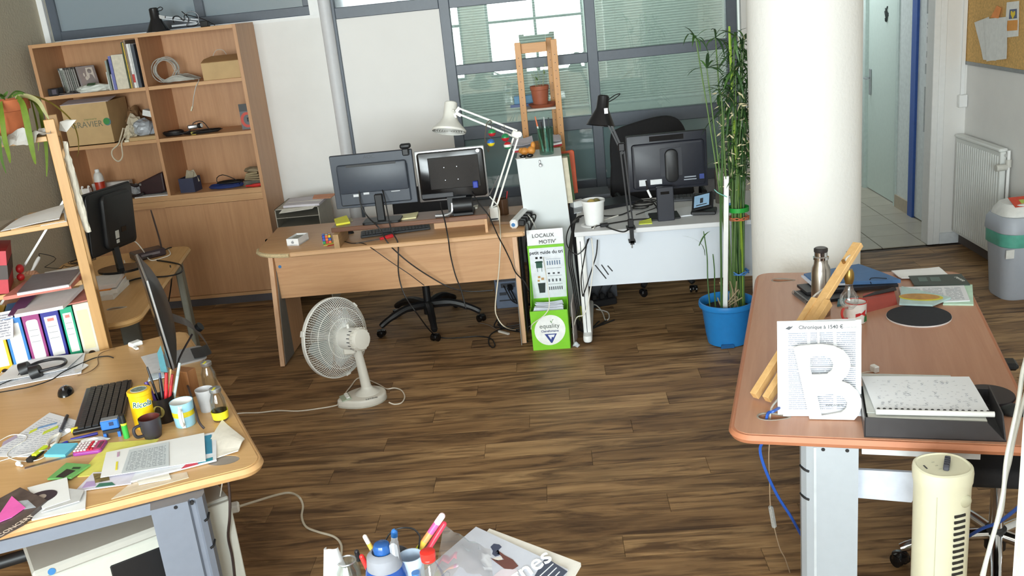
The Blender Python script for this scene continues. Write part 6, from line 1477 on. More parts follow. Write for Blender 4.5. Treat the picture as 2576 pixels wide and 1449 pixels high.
o=obj('pen_strokes',b,mat((150,152,160),.6),t);o['kind']='stuff'
obj('comb_spine',B().tube([TR(.035,.036,.069),TR(TW-.028,.040,.069)],.0085,seg=12),WHITEP,t,smooth=.6)
cm=None
for k in range(19):
    u=(k+.5)/19;q=TR(.035+(TW-.07)*u,.045,.072)
    if cm is None:
        o=obj('comb_tooth',B().box((0,0,0),(.009,.016,.009),bev=.002),BLACK,t);cm=o.data
    else:
        o=bpy.data.objects.new('comb_tooth',cm);COL.objects.link(o);o.parent=t
    o.matrix_local=Mx.Translation(q) @ Mx.Rotation(Ta,4,'Z')
one('dark_coaster',B().lathe([(0,0),(.075,0),(.08,.006),(.078,.012),(0,.014)],36),mat((40,34,40),.4),'dark round coaster behind the right end of the notebook','coaster',smooth=.6,loc=tuple(at(2485,1000,DZ)))
t=thing('black_pouch','small black pouch at the right edge of the desk','pouch',None)
q=at(2556,1040,DZ)
obj('pouch',B().crumple((q.x,q.y,DZ),(.10,.07,.035),seed=8,sub=3,amp=.06),mat((30,34,34),.6),t,smooth=True)
obj('pull_tab',B().tube([(q.x-.05,q.y+.01,DZ+.01),(q.x-.065,q.y+.02,DZ+.012)],.003),BLACK,t)
one('white_clip',B().box((0,0,.012),(.02,.03,.024),bev=.003),WHITEP,'little white plug behind the tray','plug',loc=tuple(at(2200,935,DZ)),rz=.3)
wire('thin_white_lead',[at(2199,935,DZ+.012),at(2185,935,DZ+.004),at(2168,938,DZ+.004)],.0016,CABLEW,'thin white lead behind the letter B')
# ---- round mouse pad, mug, flask, pencil case, folders
q=at(2311,798,DZ);r_=(at(2393,796,DZ)-at(2230,798,DZ)).length/2
t=thing('mouse_pad','round black mouse pad with white underside on the reddish desk','mouse pad',(q.x,q.y,DZ))
obj('base',B().lathe([(0,0),(r_,0),(r_+.001,.006),(0,.006)],56),mat((236,232,232),.6),t,smooth=.6)
obj('surface',B().lathe([(0,.0062),(r_,.0062),(r_-.001,.009),(0,.009)],56),mat((40,42,48),.9,var=.1,scale=80),t,smooth=.6)
q=at(2160,818,DZ)
t=thing('christmas_mug','white enamel mug with red bow and green bells','mug',(q.x+.002,q.y+.042,DZ),rz=.1)
obj('cup',B().lathe([(0,0),(.036,0),(.039,.004),(.041,.082),(.0425,.085),(.039,.082),(.036,.006),(0,.006)],40),mat((240,238,234),.3),t,smooth=.6)
obj('red_rim',B().lathe([(.0405,.083),(.0435,.085),(.0405,.088),(.038,.085),(.0405,.083)],40),mat((190,50,44),.4),t,smooth=True)
obj('handle',B().tube([(-.038,-.01,.068),(-.058,-.014,.066),(-.064,-.016,.045),(-.056,-.014,.024),(-.038,-.01,.020)],.005,seg=8,smooth=4),mat((200,62,56),.4),t,smooth=True)
def wrap(name,m_,a0,a1,pts):
    b=B();vs=[b.bm.verts.new((.0418*math.cos(a0+(a1-a0)*u),.0418*math.sin(a0+(a1-a0)*u),z_)) for u,z_ in pts];b.bm.faces.new(vs);return obj(name,b,m_,t)
wrap('red_bow',mat((196,40,44),.4),-2.0,-.9,[(0,.046),(.35,.05),(.5,.047),(.65,.052),(1,.06),(.9,.045),(1,.03),(.65,.04),(.5,.043),(.35,.038),(0,.032)])
wrap('green_bell',mat((40,120,66),.4),-1.15,-.6,[(0,.008),(1,.006),(.85,.03),(.5,.042),(.15,.03)])
q=at(2072,800,DZ)
t=thing('vacuum_flask','brushed steel vacuum flask standing behind the wooden arm','flask',(q.x,q.y+.04,DZ))
obj('body',B().lathe([(0,0),(.036,0),(.038,.004),(.038,.195),(.036,.20),(.0365,.204),(.028,.222),(.027,.240)],36),STEEL,t,smooth=.6)
obj('neck',B().lathe([(.027,.240),(.031,.242),(.031,.252),(.026,.256),(.026,.275)],32),CHROME,t,smooth=.6)
obj('lid',B().lathe([(.026,.272),(.0275,.275),(.0275,.286),(.022,.290),(0,.290)],28),mat((50,46,46),.4),t,smooth=.6)
t=thing('pencil_case','open dark red leather pencil case behind the mug','pencil case',None)
c_=[at(2168,790,DZ),at(2258,766,DZ),at(2250,742,DZ),at(2172,758,DZ)]
b=B();vb=[b.bm.verts.new(p_) for p_ in c_];vt=[b.bm.verts.new(c_[0]*.75+c_[3]*.25+V((0,0,.045))),b.bm.verts.new(c_[1]*.8+c_[2]*.2+V((-.01,0,.04))),b.bm.verts.new(c_[2]*.7+c_[1]*.3+V((-.008,0,.045))),b.bm.verts.new(c_[3]*.7+c_[0]*.3+V((0,0,.05)))]
for i in range(4):b.bm.faces.new((vb[i],vb[(i+1) % 4],vt[(i+1) % 4],vt[i]))
b.bm.faces.new(vb[::-1]);b.bm.faces.new(vt)
obj('case',b,mat((160,66,54),.5),t)
b=B();cc=[v*1 for v in (c_[0]*.55+c_[3]*.45,c_[1]*.6+c_[2]*.4,c_[2]*.7+c_[1]*.3,c_[3]*.7+c_[0]*.3)]
obj('opening',B().sheet([v+V((0,0,.046)) for v in cc],.002,n=2),mat((36,30,32),.7),t)
def flat(name,label,cat,px,z,th,m_,wob=0.0,seed=1,lift=(0,0,0,0),group=None,n=4):
    return one(name,B().sheet([at(x_,y_,z) for x_,y_ in px],th,wob=wob,seed=seed,lift=lift,n=n),m_,label,cat,group)
t=thing('spiral_notebook','black spiral bound notebook under the folders','notebook',None)
c_=[at(2035,768,DZ),at(2150,752,DZ),at(2160,715,DZ),at(1998,740,DZ)]
obj('cover',B().sheet(c_,.014,n=2),mat((34,34,40),.5),t)
cm=None
for k in range(16):
    u=(k+.5)/16;q=c_[3]*(1-u)+c_[0]*u+V((-.004,0,.010))
    if cm is None:o=obj('spiral_ring',B().tube([(.008*math.cos(2*PI*i/10),0,.010*math.sin(2*PI*i/10)) for i in range(10)],.0013,seg=5,closed=True),SILVER,t);cm=o.data
    else:o=bpy.data.objects.new('spiral_ring',cm);COL.objects.link(o);o.parent=t
    o.matrix_local=Mx.Translation(q) @ Mx.Rotation(math.atan2(c_[0].y-c_[3].y,c_[0].x-c_[3].x),4,'Z') @ Mx.Rotation(PI/2,4,'Z')
flat('black_folder','black card folder below the blue folder','folder',[(2030,742),(2260,722),(2235,700),(2005,722)],DZ+.016,.012,mat((36,36,40),.5))
t=thing('blue_folder','blue card folder with elastic on the reddish desk','folder',None)
c_=[at(2050,722,DZ+.029),at(2266,712,DZ+.029),at(2160,672,DZ+.029),at(2022,698,DZ+.029)]
obj('cover',B().sheet(c_,.016,n=4,wob=.004),mat((72,112,160),.6),t)
obj('papers',B().sheet([v+V((.0,0,.004)) for v in (c_[0]+V((-.012,-.006,0)),c_[0]*.6+c_[1]*.4+V((0,-.008,0)),c_[0]*.6+c_[1]*.4+V((0,.02,0)),c_[3]+V((-.012,.0,0)))],.008,n=2),mat((220,226,240),.6),t)
obj('elastic',B().tube([c_[0]*.35+c_[1]*.65+V((0,-.01,.006)),c_[0]*.35+c_[1]*.65+V((.008,.02,.022)),c_[0]*.15+c_[1]*.85+V((0,.012,.02))],.002,smooth=3),BLACK,t)
flat('white_sheets','loose white sheets at the far edge of the reddish desk','papers',[(2268,705),(2395,700),(2362,676),(2242,688)],DZ,.004,PAPER,wob=.01,seed=3)
t=thing('dark_magazine','dark green magazine with pale lettering at the far desk edge','magazine',None)
c_=[at(2300,720,DZ+.006),at(2440,718,DZ+.006),at(2418,692,DZ+.006),at(2285,697,DZ+.006)]
obj('cover',B().sheet(c_,.006,n=4),mat((62,72,66),.5),t)
fm=frame(c_[0],c_[1]-c_[0],c_[3]-c_[0]);wm,hm=(c_[1]-c_[0]).length,(c_[3]-c_[0]).length
obj('title_print',B().b2((wm*.12,hm*.35,.0063),(wm*.28,hm*.8,.0068),M=fm).b2((wm*.34,hm*.35,.0063),(wm*.52,hm*.8,.0068),M=fm),mat((92,112,106),.5),t)
text('revue',.03,mat((206,208,200),.5),fm @ Mx.Translation((wm*.88,hm*.55,.007)) @ Mx.Rotation(-1.2,4,'Z'),t)
flat('green_sheets','pale green sheets under the printed papers','papers',[(2372,768),(2449,769),(2446,719),(2395,719)],DZ,.006,mat((196,228,206),.7))
flat('printed_sheets','printed white sheets with tables by the mouse pad','papers',[(2270,765),(2440,758),(2425,720),(2262,724)],DZ+.0065,.004,printed((232,234,238),(170,176,184),14,3,.8,name='tables'),n=4)
t=thing('recipe_magazine','thin magazine with a golden pie on its cover','magazine',None)
c_=[at(2262,768,DZ+.011),at(2346,771,DZ+.011),at(2392,752,DZ+.011),at(2268,724,DZ+.011)]
obj('cover',B().sheet(c_,.008,n=3),mat((186,212,210),.5,var=.1,scale=20),t)
cc=(c_[0]+c_[1]+c_[2]+c_[3])/4;ux=(c_[1]-c_[0]).normalized()
fe=frame(cc,c_[1]-c_[0],c_[3]-c_[0])
b=B().prism([(.085*math.cos(a_),.045*math.sin(a_)) for a_ in [2*PI*i/28 for i in range(28)]],.001,M=fe @ Mx.Translation((.0,.004,.0085)))
obj('pie_rim_print',b,mat((214,206,60),.5),t)
obj('pie_print',B().prism([(.076*math.cos(a_),.038*math.sin(a_)) for a_ in [2*PI*i/28 for i in range(28)]],.001,M=fe @ Mx.Translation((-.004,.008,.0096))),mat((190,140,66),.5,var=.2,scale=40),t)
flat('teal_book','slim teal book peeking out left of the pencil case','book',[(2106,772),(2160,762),(2160,750),(2108,758)],DZ,.010,mat((60,110,120),.5))
# ---- cables under and over the desk
hh_=RD(h1[0],h1[1],DZ)
wire('blue_cable',[at(1962,1025,DZ+.02),at(1945,1035,DZ+.03),RD(h1[0]-.012,h1[1]-.006,DZ+.008),RD(h1[0]-.02,h1[1]-.03,DZ-.06),aty(1912,1130,2.78),aty(1925,1180,2.78),aty(1955,1245,2.80),aty(1990,1300,2.85),aty(2018,1350,2.95),aty(2060,1420,3.0)],.0052,mat((42,88,176),.45),'thick blue cable dropping through the desk hole')
t=thing('lamp_flex','thin clear flex with an inline switch below the desk corner','cable',None)
sa,sb=aty(1938,1272,2.80),aty(1948,1328,2.80)
obj('cord',B().tube([RD(h1[0],h1[1],DZ-.034),aty(1934,1140,2.78),aty(1936,1210,2.80),sa,sb,aty(1962,1380,2.85),aty(1975,1405,2.9),aty(1990,1449,3.0)],.002,smooth=4),mat((150,128,104),.4),t,smooth=True)
obj('switch',B().beam(sa,sb,.024,.016,bev=.007),mat((200,200,196),.15,trans=.5,var=.2,scale=90),t,smooth=.6)
def flex(px,ys,lab):
    wire('clear_flex',[aty(x_,y_,Y_) for (x_,y_),Y_ in zip(px,ys)],.0042,mat((214,214,206),.25,var=.1),lab,group='pale flexes hanging before the wall pier')
flex([(2600,840),(2574,930),(2562,1010),(2545,1090),(2531,1160),(2524,1235),(2511,1300),(2495,1360),(2470,1449)],[1.72]*9,'pale twisted flex hanging in front of the desk corner')
flex([(2590,960),(2566,1040),(2549,1110),(2540,1160),(2528,1210),(2520,1280),(2500,1340),(2484,1400),(2474,1449)],[1.75]*9,'second pale flex crossing behind the first')
wire('blue_cable',[aty(2430,1353,2.6),aty(2470,1330,2.5),aty(2510,1315,2.4),aty(2545,1290,2.3),aty(2570,1268,2.2),aty(2600,1240,2.1)],.005,mat((42,88,176),.45),'blue cable running behind the tower fan')
# ---- cream tower fan
q=at(2372,1168,.745)
t=thing('tower_fan','cream tower fan standing before the reddish desk','fan',(q.x,q.y,0),rz=.10)
CRM=mat((228,224,196),.4,var=.015)
def oval(a,b_,n=32,ex=2.3):return [(math.copysign(abs(math.cos(u))**(2/ex),math.cos(u))*a,math.copysign(abs(math.sin(u))**(2/ex),math.sin(u))*b_) for u in [2*PI*i/n for i in range(n)]]
obj('base',loft_([(oval(.13,.13),0),(oval(.13,.13),.02),(oval(.09,.09),.035),(oval(.085,.085),.06)]),CRM,t,smooth=.6)
obj('body',loft_([(oval(.072,.070),.06),(oval(.072,.070),.45),(oval(.073,.070),.68),(oval(.075,.071),.70)]),CRM,t,smooth=.6)
obj('head',loft_([(oval(.0765,.0725),.7005),(oval(.078,.074),.73),(oval(.076,.072),.7421),(oval(.070,.066),.745),(oval(.066,.062),.742)]),CRM,t,smooth=.6)
obj('seam',B().box((-.044,-.0585,.37),(.0014,.006,.62),rz=-.64),mat((190,188,160),.5),t)
Mb_=Mx.Rotation(-.55,4,'Z')
obj('button_rail',B().box((.010,.0,.748),(.016,.066,.012),bev=.003,M=Mb_),mat((74,74,84),.4),t)
for k in range(5):obj('button',B().box((.010,-.025+.0125*k,.755),(.015,.008,.008),bev=.002,M=Mb_),mat((62,62,72),.4),t)
obj('speed_marks',B().box((-.018,-.02,.7435),(.008,.001,.0008)).box((-.018,0,.7435),(.008,.001,.0008)).box((-.018,.02,.7435),(.008,.001,.0008)),mat((150,148,130),.5),t)
obj('brand_mark',B().box((-.05,.0,.7435),(.004,.02,.0008)),DGREY,t)
obj('grip_hole',B().ball((.032,-.062,.66),.020,s=(1,.5,1)),mat((196,192,164),.5),t,smooth=True)
gm=None
for k in range(30):
    if gm is None:o=obj('vent_slot',B().box((0,0,0),(.004,.034,.0075),rz=-1.38),mat((44,42,38),.7),t);gm=o.data
    else:o=bpy.data.objects.new('vent_slot',gm);COL.objects.link(o);o.parent=t
    o.location=(.017,-.0692,.62-.0185*k)
# ---- chair at the right: black mesh, chrome base
t=thing('mesh_chair','black mesh office chair with chrome base under the reddish desk','chair',None)
cx,cy=1.44,2.95
q=at(2440,1400,.1)
b5=[(2262,1395),(2430,1290),(2560,1440)]
CHR=CHROME
obj('hub',B().cyl((cx,cy,.07),(cx,cy,.15),.035,seg=20),BLACK,t,smooth=.6)
for k in range(5):
    a_=PI-.1+2*PI*k/5;dx,dy=math.cos(a_),math.sin(a_);R_=.32
    obj('base_arm',B().tube([(cx+dx*.02,cy+dy*.02,.125),(cx+dx*R_*.6,cy+dy*R_*.6,.11),(cx+dx*R_,cy+dy*R_,.07)],[.022,.019,.016],seg=10,smooth=4),CHR,t,smooth=True)
    caster(t,Mx.Translation((cx+dx*R_,cy+dy*R_,0)) @ Mx.Rotation(a_+.6,4,'Z'))
obj('gas_column',B().cyl((cx,cy,.15),(cx,cy,.42),.024,seg=20),CHR,t,smooth=.6)
obj('mechanism',B().box((cx,cy,.40),(.16,.22,.06),bev=.01),BLACK,t)
obj('lever_disc',B().cyl((cx+.02,cy-.22,.42),(cx+.02,cy-.235,.42),.045,seg=28),CHR,t,smooth=.6)
obj('seat',B().prism(rrect(.48,.48,.10,6),.07,M=Mx.Translation((cx,cy,.43)) @ Mx.Rotation(-.25,4,'Z'),bev=.022,seg=3),FAB,t,smooth=.7)
obj('backrest',B().prism(rrect(.44,.48,.09,6),.035,M=Mx.Translation((cx+.28,cy-.06,.80)) @ Mx.Rotation(-.25-PI/2,4,'Z') @ Mx.Rotation(PI/2,4,'X'),bev=.012,seg=2),FAB,t,smooth=.7)
obj('back_bar',B().tube([(cx+.1,cy-.02,.43),(cx+.27,cy-.05,.45),(cx+.30,cy-.06,.65)],.02,seg=8,smooth=3),BLACK,t,smooth=True)
for s,yy in ((0,-.27),(1,.25)):obj('armrest',B().tube([(cx+.02,cy+yy*.9,.44),(cx+.03,cy+yy,.55),(cx+.03,cy+yy,.66)],.016,seg=8,smooth=3).box((cx+.02,cy+yy,.67),(.26,.07,.028),rz=-.25,bev=.01),BLACK,t,smooth=.6)
# ================================================================== white desk fan on the floor
FX,FY=-1.185,4.865
t=thing('desk_fan','white desk fan with round guard standing on the floor','fan',(FX,FY,0))
FW=mat((226,222,212),.4,var=.015);FW2=mat((232,230,224),.35,var=.01)
# base: rounded with a pointed control end to the left-front
bo=[]
for i in range(36):
    a_=2*PI*i/36;r_=.118
    x_,y_=r_*math.cos(a_),r_*.92*math.sin(a_)
    if x_<0:x_ *= 1.38;y_ *= 1-.45*(abs(x_)/.163)**2.2
    bo.append((x_,y_))
rot=Mx.Rotation(.42,4,'Z')
obj('base',B().prism(bo,.045,M=rot,bev=.012,seg=3),FW,t,smooth=.6)
obj('base_skirt',B().prism([(x_*1.01,y_*1.01) for x_,y_ in bo],.006,M=rot),mat((190,186,174),.5),t)
obj('control_panel',B().box((-.115,.0,.047),(.055,.085,.006),ry=-.14,bev=.002,M=rot),mat((176,190,168),.4),t)
for k in range(5):obj('button',B().box((-.105,-.030+.015*k,.055),(.02,.011,.010),ry=-.14,bev=.002,M=rot),FW2,t)
obj('collar',B().lathe([(.075,.043),(.06,.055),(.036,.07),(.030,.085)],28,M=Mx.Translation((.01,.01,0))),FW,t,smooth=True)
obj('pole',B().tube([(.01,.01,.07),(.0,.01,.20),(-.012,.005,.335)],[.029,.026,.024],seg=20),FW,t,smooth=True)
text('Lambda',.022,DGREY,Mx.Translation((.05,-.085,.0455)) @ Mx.Rotation(.35,4,'Z'),t,shear=.3)
# head: local +x points to the motor side
ax=V((.80,-.58,.10)).normalized();hc=V((-.125,.02,.385))
zx=(V((0,0,1))-ax*ax.z).normalized();yx=zx.cross(ax)
Mh=Mx((ax,yx,zx)).transposed().to_4x4();Mh.translation=hc
Mz=Mh @ Mx.Rotation(PI/2,4,'Y')              # lathe axis z -> head axis x
R_=.222
obj('neck_bracket',B().tube([(-.012,.005,.32),hc+ax*.10+V((0,0,-.065))],.022,seg=12).box(hc+ax*.11+V((0,0,-.07)),(.07,.06,.04),bev=.01),FW,t,smooth=.6)
obj('motor_housing',B().lathe([(0,.055),(.048,.056),(.055,.07),(.062,.10),(.062,.17),(.060,.185)],40,M=Mz),FW2,t,smooth=.6)
obj('motor_cap',B().lathe([(.060,.186),(.063,.19),(.063,.215),(.055,.228),(.03,.232),(0,.232)],40,M=Mz),FW,t,smooth=.6)
for k in range(18):
    a_=2*PI*k/18;obj('cap_rib',B().box((.065*math.cos(a_),.065*math.sin(a_),.203),(.004,.010,.024),rz=a_,M=Mz),FW,t)
for k in range(7):
    a_=2*PI*(k+10.5)/18;obj('vent_slot',B().box((.0625*math.cos(a_),.0625*math.sin(a_),.178),(.002,.004,.022),rz=a_,M=Mz),DGREY,t)
obj('swing_knob',B().cyl(hc+ax*.13+zx*.06,hc+ax*.13+zx*.085,.008,seg=12),FW2,t,smooth=.6)
# guard: ring, rear and front wires
obj('guard_ring',B().lathe([(R_,-.012),(R_+.006,-.008),(R_+.006,.012),(R_,.016),(R_-.003,.0),(R_,-.012)],80,M=Mz),FW2,t,smooth=.6)
def wires(n,prof,r_):
    b=B()
    for k in range(n):
        a_=2*PI*k/n;c_,s_=math.cos(a_),math.sin(a_)
        b.tube([(rr*c_,rr*s_,z_) for rr,z_ in prof],r_,seg=4,M=Mz)
    return b
rear=[(.056,.075),(.10,.080),(.16,.066),(.20,.038),(R_,.006)]
front=[(.045,-.085),(.10,-.088),(.16,-.072),(.20,-.044),(R_,-.006)]
o=obj('rear_guard_wires',wires(96,rear,.0016),FW2,t);o['kind']='stuff'
o=obj('front_guard_wires',wires(96,front,.0016),FW2,t);o['kind']='stuff'
for rr,zz_ in ((.17,.060),(.11,.0785)):obj('guard_hoop',B().tube([(rr*math.cos(2*PI*i/48),rr*math.sin(2*PI*i/48),zz_) for i in range(48)],.0018,seg=5,closed=True,M=Mz),FW2,t)
for rr,zz_ in ((.17,-.067),(.10,-.088)):obj('guard_hoop',B().tube([(rr*math.cos(2*PI*i/48),rr*math.sin(2*PI*i/48),zz_) for i in range(48)],.0018,seg=5,closed=True,M=Mz),FW2,t)
obj('front_badge',B().lathe([(0,-.094),(.046,-.092),(.048,-.086),(0,-.084)],28,M=Mz),FW2,t,smooth=.6)
for k in range(3):obj('guard_clip',B().box(((R_+.004)*math.cos(2.2+2.1*k),(R_+.004)*math.sin(2.2+2.1*k),0),(.016,.034,.03),rz=2.2+2.1*k,bev=.003,M=Mz),FW2,t)
hub=obj('blade_hub',B().lathe([(0,-.05),(.035,-.045),(.040,-.03),(.040,.03),(0,.035)],28,M=Mz),mat((206,208,204),.3),t,smooth=.6)
BL=glass((.86,.9,.9),.05,.1,name='smoky_blade',frost=.35,fcol=lin((206,212,210)))
for k in range(4):
    b=B();n=7;A_,C_=[],[]
    for i in range(n+1):
        u=i/n;r0_,r1_=.036+.148*u,.036+.148*u;sp_=.26+.30*math.sin(u*2.4)
        a0_,a1_=-sp_+.25*u,sp_+.25*u
        A_.append(b.bm.verts.new((r0_*math.cos(a0_),r0_*math.sin(a0_),-.026)));C_.append(b.bm.verts.new((r1_*math.cos(a1_),r1_*math.sin(a1_),.022)))
    for i in range(n):b.bm.faces.new((A_[i],A_[i+1],C_[i+1],C_[i]))
    bmesh.ops.transform(b.bm,matrix=Mz @ Mx.Rotation(PI/2*k+.3,4,'Z'),verts=b.bm.verts)
    bmesh.ops.solidify(b.bm,geom=b.bm.faces[:],thickness=.002)
    obj('blade',b,BL,t,smooth=.8)
loc_=lambda p_:p_-V((FX,FY,0))
obj('power_cord',B().tube([loc_(p_) for p_ in (at(978,1012,.02),at(992,1017,.006),at(1010,1013,.006),at(1018,998,.005),at(1010,982,.005),at(992,976,.005),at(972,978,.005),at(950,966,.005),at(905,950,.005),at(880,975,.005),at(852,1012,.005),at(845,1020,.005),at(800,1028,.005),at(750,1034,.005),at(700,1033,.005),at(650,1038,.005),at(600,1040,.005),at(545,1052,.005))],.0038,seg=6,smooth=5),mat((226,216,200),.5),t,smooth=True)
# ================================================================== left: oiled pine shelf with binders
SO=V((-2.19,4.078,0));SA=math.radians(25);SD=V((math.cos(SA),math.sin(SA),0));SNn=V((-math.sin(SA),math.cos(SA),0))
def LS(x,y,z):return SO+SD*x+SNn*y+V((0,0,z))
def onS(px,py,y=0.0):
    r_=ray(px,py);q=SO+SNn*y;return CAM+r_*((q-CAM).dot(SNn)/r_.dot(SNn))
def xS(px,py,y=0.0):return (onS(px,py,y)-SO).dot(SD)
Ms=Mx.Translation(SO) @ Mx.Rotation(SA,4,'Z')
PN=wood((180,136,80),(198,154,98),'Z',name='golden_pine');PNX=wood((188,146,92),(206,164,110),'X',name='golden_pine_shelf')
t=thing('pine_shelf_unit','golden pine shelf unit full of binders beside the near desk','shelf',tuple(SO),rz=SA)
for x_ in (-.006,-.84):
    for y_ in (0,.285):
        po=obj('post',B().b2((x_-.022,y_-.0,0),(x_+.022,y_+.03,1.79),bev=.002),PN,t)
for x_ in (-.006,-.84):
    for z_ in (.10,.9,1.66):obj('cross_rail',B().b2((x_-.014,.03,z_-.03),(x_+.014,.285,z_+.03)),PN,t)
ZS=[1.72,1.335,1.055,.622,.24]
for z_ in ZS:obj('shelf_board',B().b2((-.815,.003,z_-.022),(-.03,.312,z_),bev=.002),PNX,t)
xb0,zb0,xb1,zb1=xS(47,692,.318),onS(47,692,.318).z,xS(168,492,.318),onS(168,492,.318).z
obj('cross_brace',B().beam((xb0-.12,.318,zb0-.14),(xb1,.318,zb1),.010,.004,up=(0,1,0)),mat((206,204,200),.35,metal=.4),t)
# binders
def binder(x0,x1,col,lab,lcol=(232,230,226),red=False,lines=0,rounded=False,h=.322,yf=.0):
    t=thing('lever_binder',lab,'binder',None,group='binders on the pine shelf')
    m_=mat(col,.5,var=.04);z0=ZS[3]
    obj('cover',B().b2((x0+.0012,yf,z0),(x1-.0012,yf+.285,z0+h),bev=.0015,M=Ms),m_,t)
    cx_,w_=(x0+x1)/2,x1-x0
    ol=rrect(w_*.66,.19,.012 if rounded else .002,4,cx_,z0+.20)
    lb_=obj('spine_label',B().prism(ol,.0008,M=Ms @ Mx.Translation((0,yf,0)) @ Mx.Rotation(PI/2,4,'X')),mat(lcol,.6,var=.02),t)
    if red:obj('red_print',B().b2((cx_-w_*.18,yf-.0012,z0+.272),(cx_+w_*.18,yf-.0008,z0+.286),M=Ms),mat((206,120,110),.6),lb_)
    for k in range(lines):
        obj('writing',B().b2((cx_-w_*.26,yf-.0012,z0+.245-.028*k),(cx_+w_*.24,yf-.0008,z0+.2475-.028*k),M=Ms),mat((140,140,144),.6),lb_)
    obj('ring_rim',B().lathe([(.0125,0),(.0165,0),(.0165,.0015),(.0125,.0015)],24,M=Ms @ Mx.Translation((cx_,yf,z0+.078)) @ Mx.Rotation(PI/2,4,'X')),CHROME,t,smooth=.6)
    obj('finger_hole',B().cyl((cx_,yf-.0006,z0+.078),(cx_,yf+.001,z0+.078),.0125,seg=24,M=Ms),BLACK,t)
binder(-.096,-.026,(214,208,192),'white lever binder next to the shelf post',(214,206,168),h=.326)
binder(-.153,-.099,(24,160,120),'slim green lever binder',red=True,lines=3)
binder(-.236,-.158,(44,46,140),'dark blue lever binder with handwritten label',red=True,lines=3)
binder(-.313,-.239,(152,56,118),'purple lever binder with rounded label',rounded=True,lines=3)
binder(-.392,-.316,(48,122,190),'bright blue lever binder',lines=0)
binder(-.47,-.395,(232,184,20),'yellow lever binder at the left edge of the picture')
PAPS=mat((228,226,228),.7,var=.03)
def sflat(name,label,cat,pts,th,m_,wob=0,seed=1,group=None,n=5):
    return one(name,B().sheet([LS(*p_) for p_ in pts],th,wob=wob,seed=seed,n=n),m_,label,cat,group)
zb=ZS[3]+.327
sflat('paper_pile','loose papers lying across the tops of the binders','papers',[(-.33,-.05,zb),(-.13,-.05,zb),(-.045,.16,zb+.02),(-.29,.18,zb+.02)],.016,PAPS,.006,3)
sflat('pink_folder','pink card folder on the white binder under the papers','folder',[(-.13,.0,zb),(-.03,.02,zb),(-.02,.24,zb),(-.12,.24,zb)],.005,mat((204,130,118),.7),.002)
sflat('paper_pile','thick papers drooping over the blue binder','papers',[(-.50,-.055,zb-.085),(-.355,-.055,zb-.085),(-.34,.04,zb+.012),(-.48,.04,zb+.012)],.014,printed((232,230,232),(150,150,160),10,1,.8,name='printed_pile'),.002,2)
t=thing('plastic_sleeve','dark violet plastic sleeve wedged above the purple binder','sleeve',None)
obj('sleeve',B().sheet([LS(-.36,-.01,zb+.004),LS(-.31,-.02,zb+.004),LS(-.24,.10,zb+.05),LS(-.30,.12,zb+.05)],.004,wob=.01),mat((92,54,84),.3),t)
# third shelf: folders and red box
z3=ZS[2]
sflat('pink_folder','salmon card folders under the grey book','folder',[tuple(Ms.inverted() @ at(x_,y_,z3)) for x_,y_ in ((10,756),(180,726),(212,694),(62,716))],.016,mat((196,120,106),.7),.001)
t=thing('grey_book','large grey covered book lying on the pine shelf','book',None)
c_=[at(x_,y_,z3+.017) for x_,y_ in ((44,744),(174,722),(206,682),(84,698))]
obj('pages',B().sheet(c_,.010,n=2),PAPER,t)
obj('cover',B().sheet([v+V((0,0,.0102)) for v in c_],.003,n=2),mat((118,110,116),.45,var=.08),t)
sflat('grey_sheet','pale sheet sticking out right of the grey book','paper',[(-.09,-.02,z3+.0),(-.052,.02,z3),(-.012,.25,z3+.012),(-.04,.28,z3+.012)],.002,mat((200,198,186),.7))
sflat('white_sheets','white sheets behind the grey book','papers',[(-.20,.262,z3),(-.04,.262,z3),(-.04,.305,z3),(-.20,.305,z3)],.004,PAPER)
t=thing('red_file_box','red file box with dark band leaning at the left of the shelf','box',None)
Mr=Ms @ Mx.Translation((-.45,.12,z3)) @ Mx.Rotation(.16,4,'Y')
obj('box',B().b2((-.11,-.12,.02),(.115,.14,.215),M=Mr),mat((178,36,50),.45,var=.06),t)
obj('dark_band',B().b2((-.111,-.1215,.085),(.1165,.141,.15),M=Mr),mat((62,50,46),.5),t)
t=thing('red_ball','bright red rounded ball beside the red file box','ball',None)
obj('ball',B().ball(onS(50,676,.26),.022,s=(.8,1,1)).ball(onS(52,697,.24),.018),mat((206,40,44),.4),t,smooth=True)
# second shelf: envelope and curled sheet
z2=ZS[1]
sflat('brown_envelope','brown envelope under the curled white sheet','envelope',[(-.26,.0,z2),(-.04,.0,z2),(-.05,.28,z2+.012),(-.20,.30,z2+.012)],.006,mat((186,150,104),.8),.004,5)
sflat('white_sheet','curled white sheet on the middle pine shelf','paper',[(-.30,-.015,z2+.006),(-.06,.01,z2+.010),(-.035,.27,z2+.03),(-.22,.25,z2+.014)],.002,PAPER,.010,6,n=8)
sflat('white_sheet','flat white sheet by the post on the middle pine shelf','paper',[(-.14,-.012,z2),(-.032,-.012,z2),(-.032,.24,z2+.02),(-.10,.26,z2+.02)],.0015,PAPER,.002,6)
sflat('grey_magazine','grey magazine at the left end of the middle shelf','magazine',[(-.62,.03,z2),(-.315,.03,z2),(-.26,.24,z2),(-.60,.26,z2)],.012,mat((170,160,146),.6),.001)
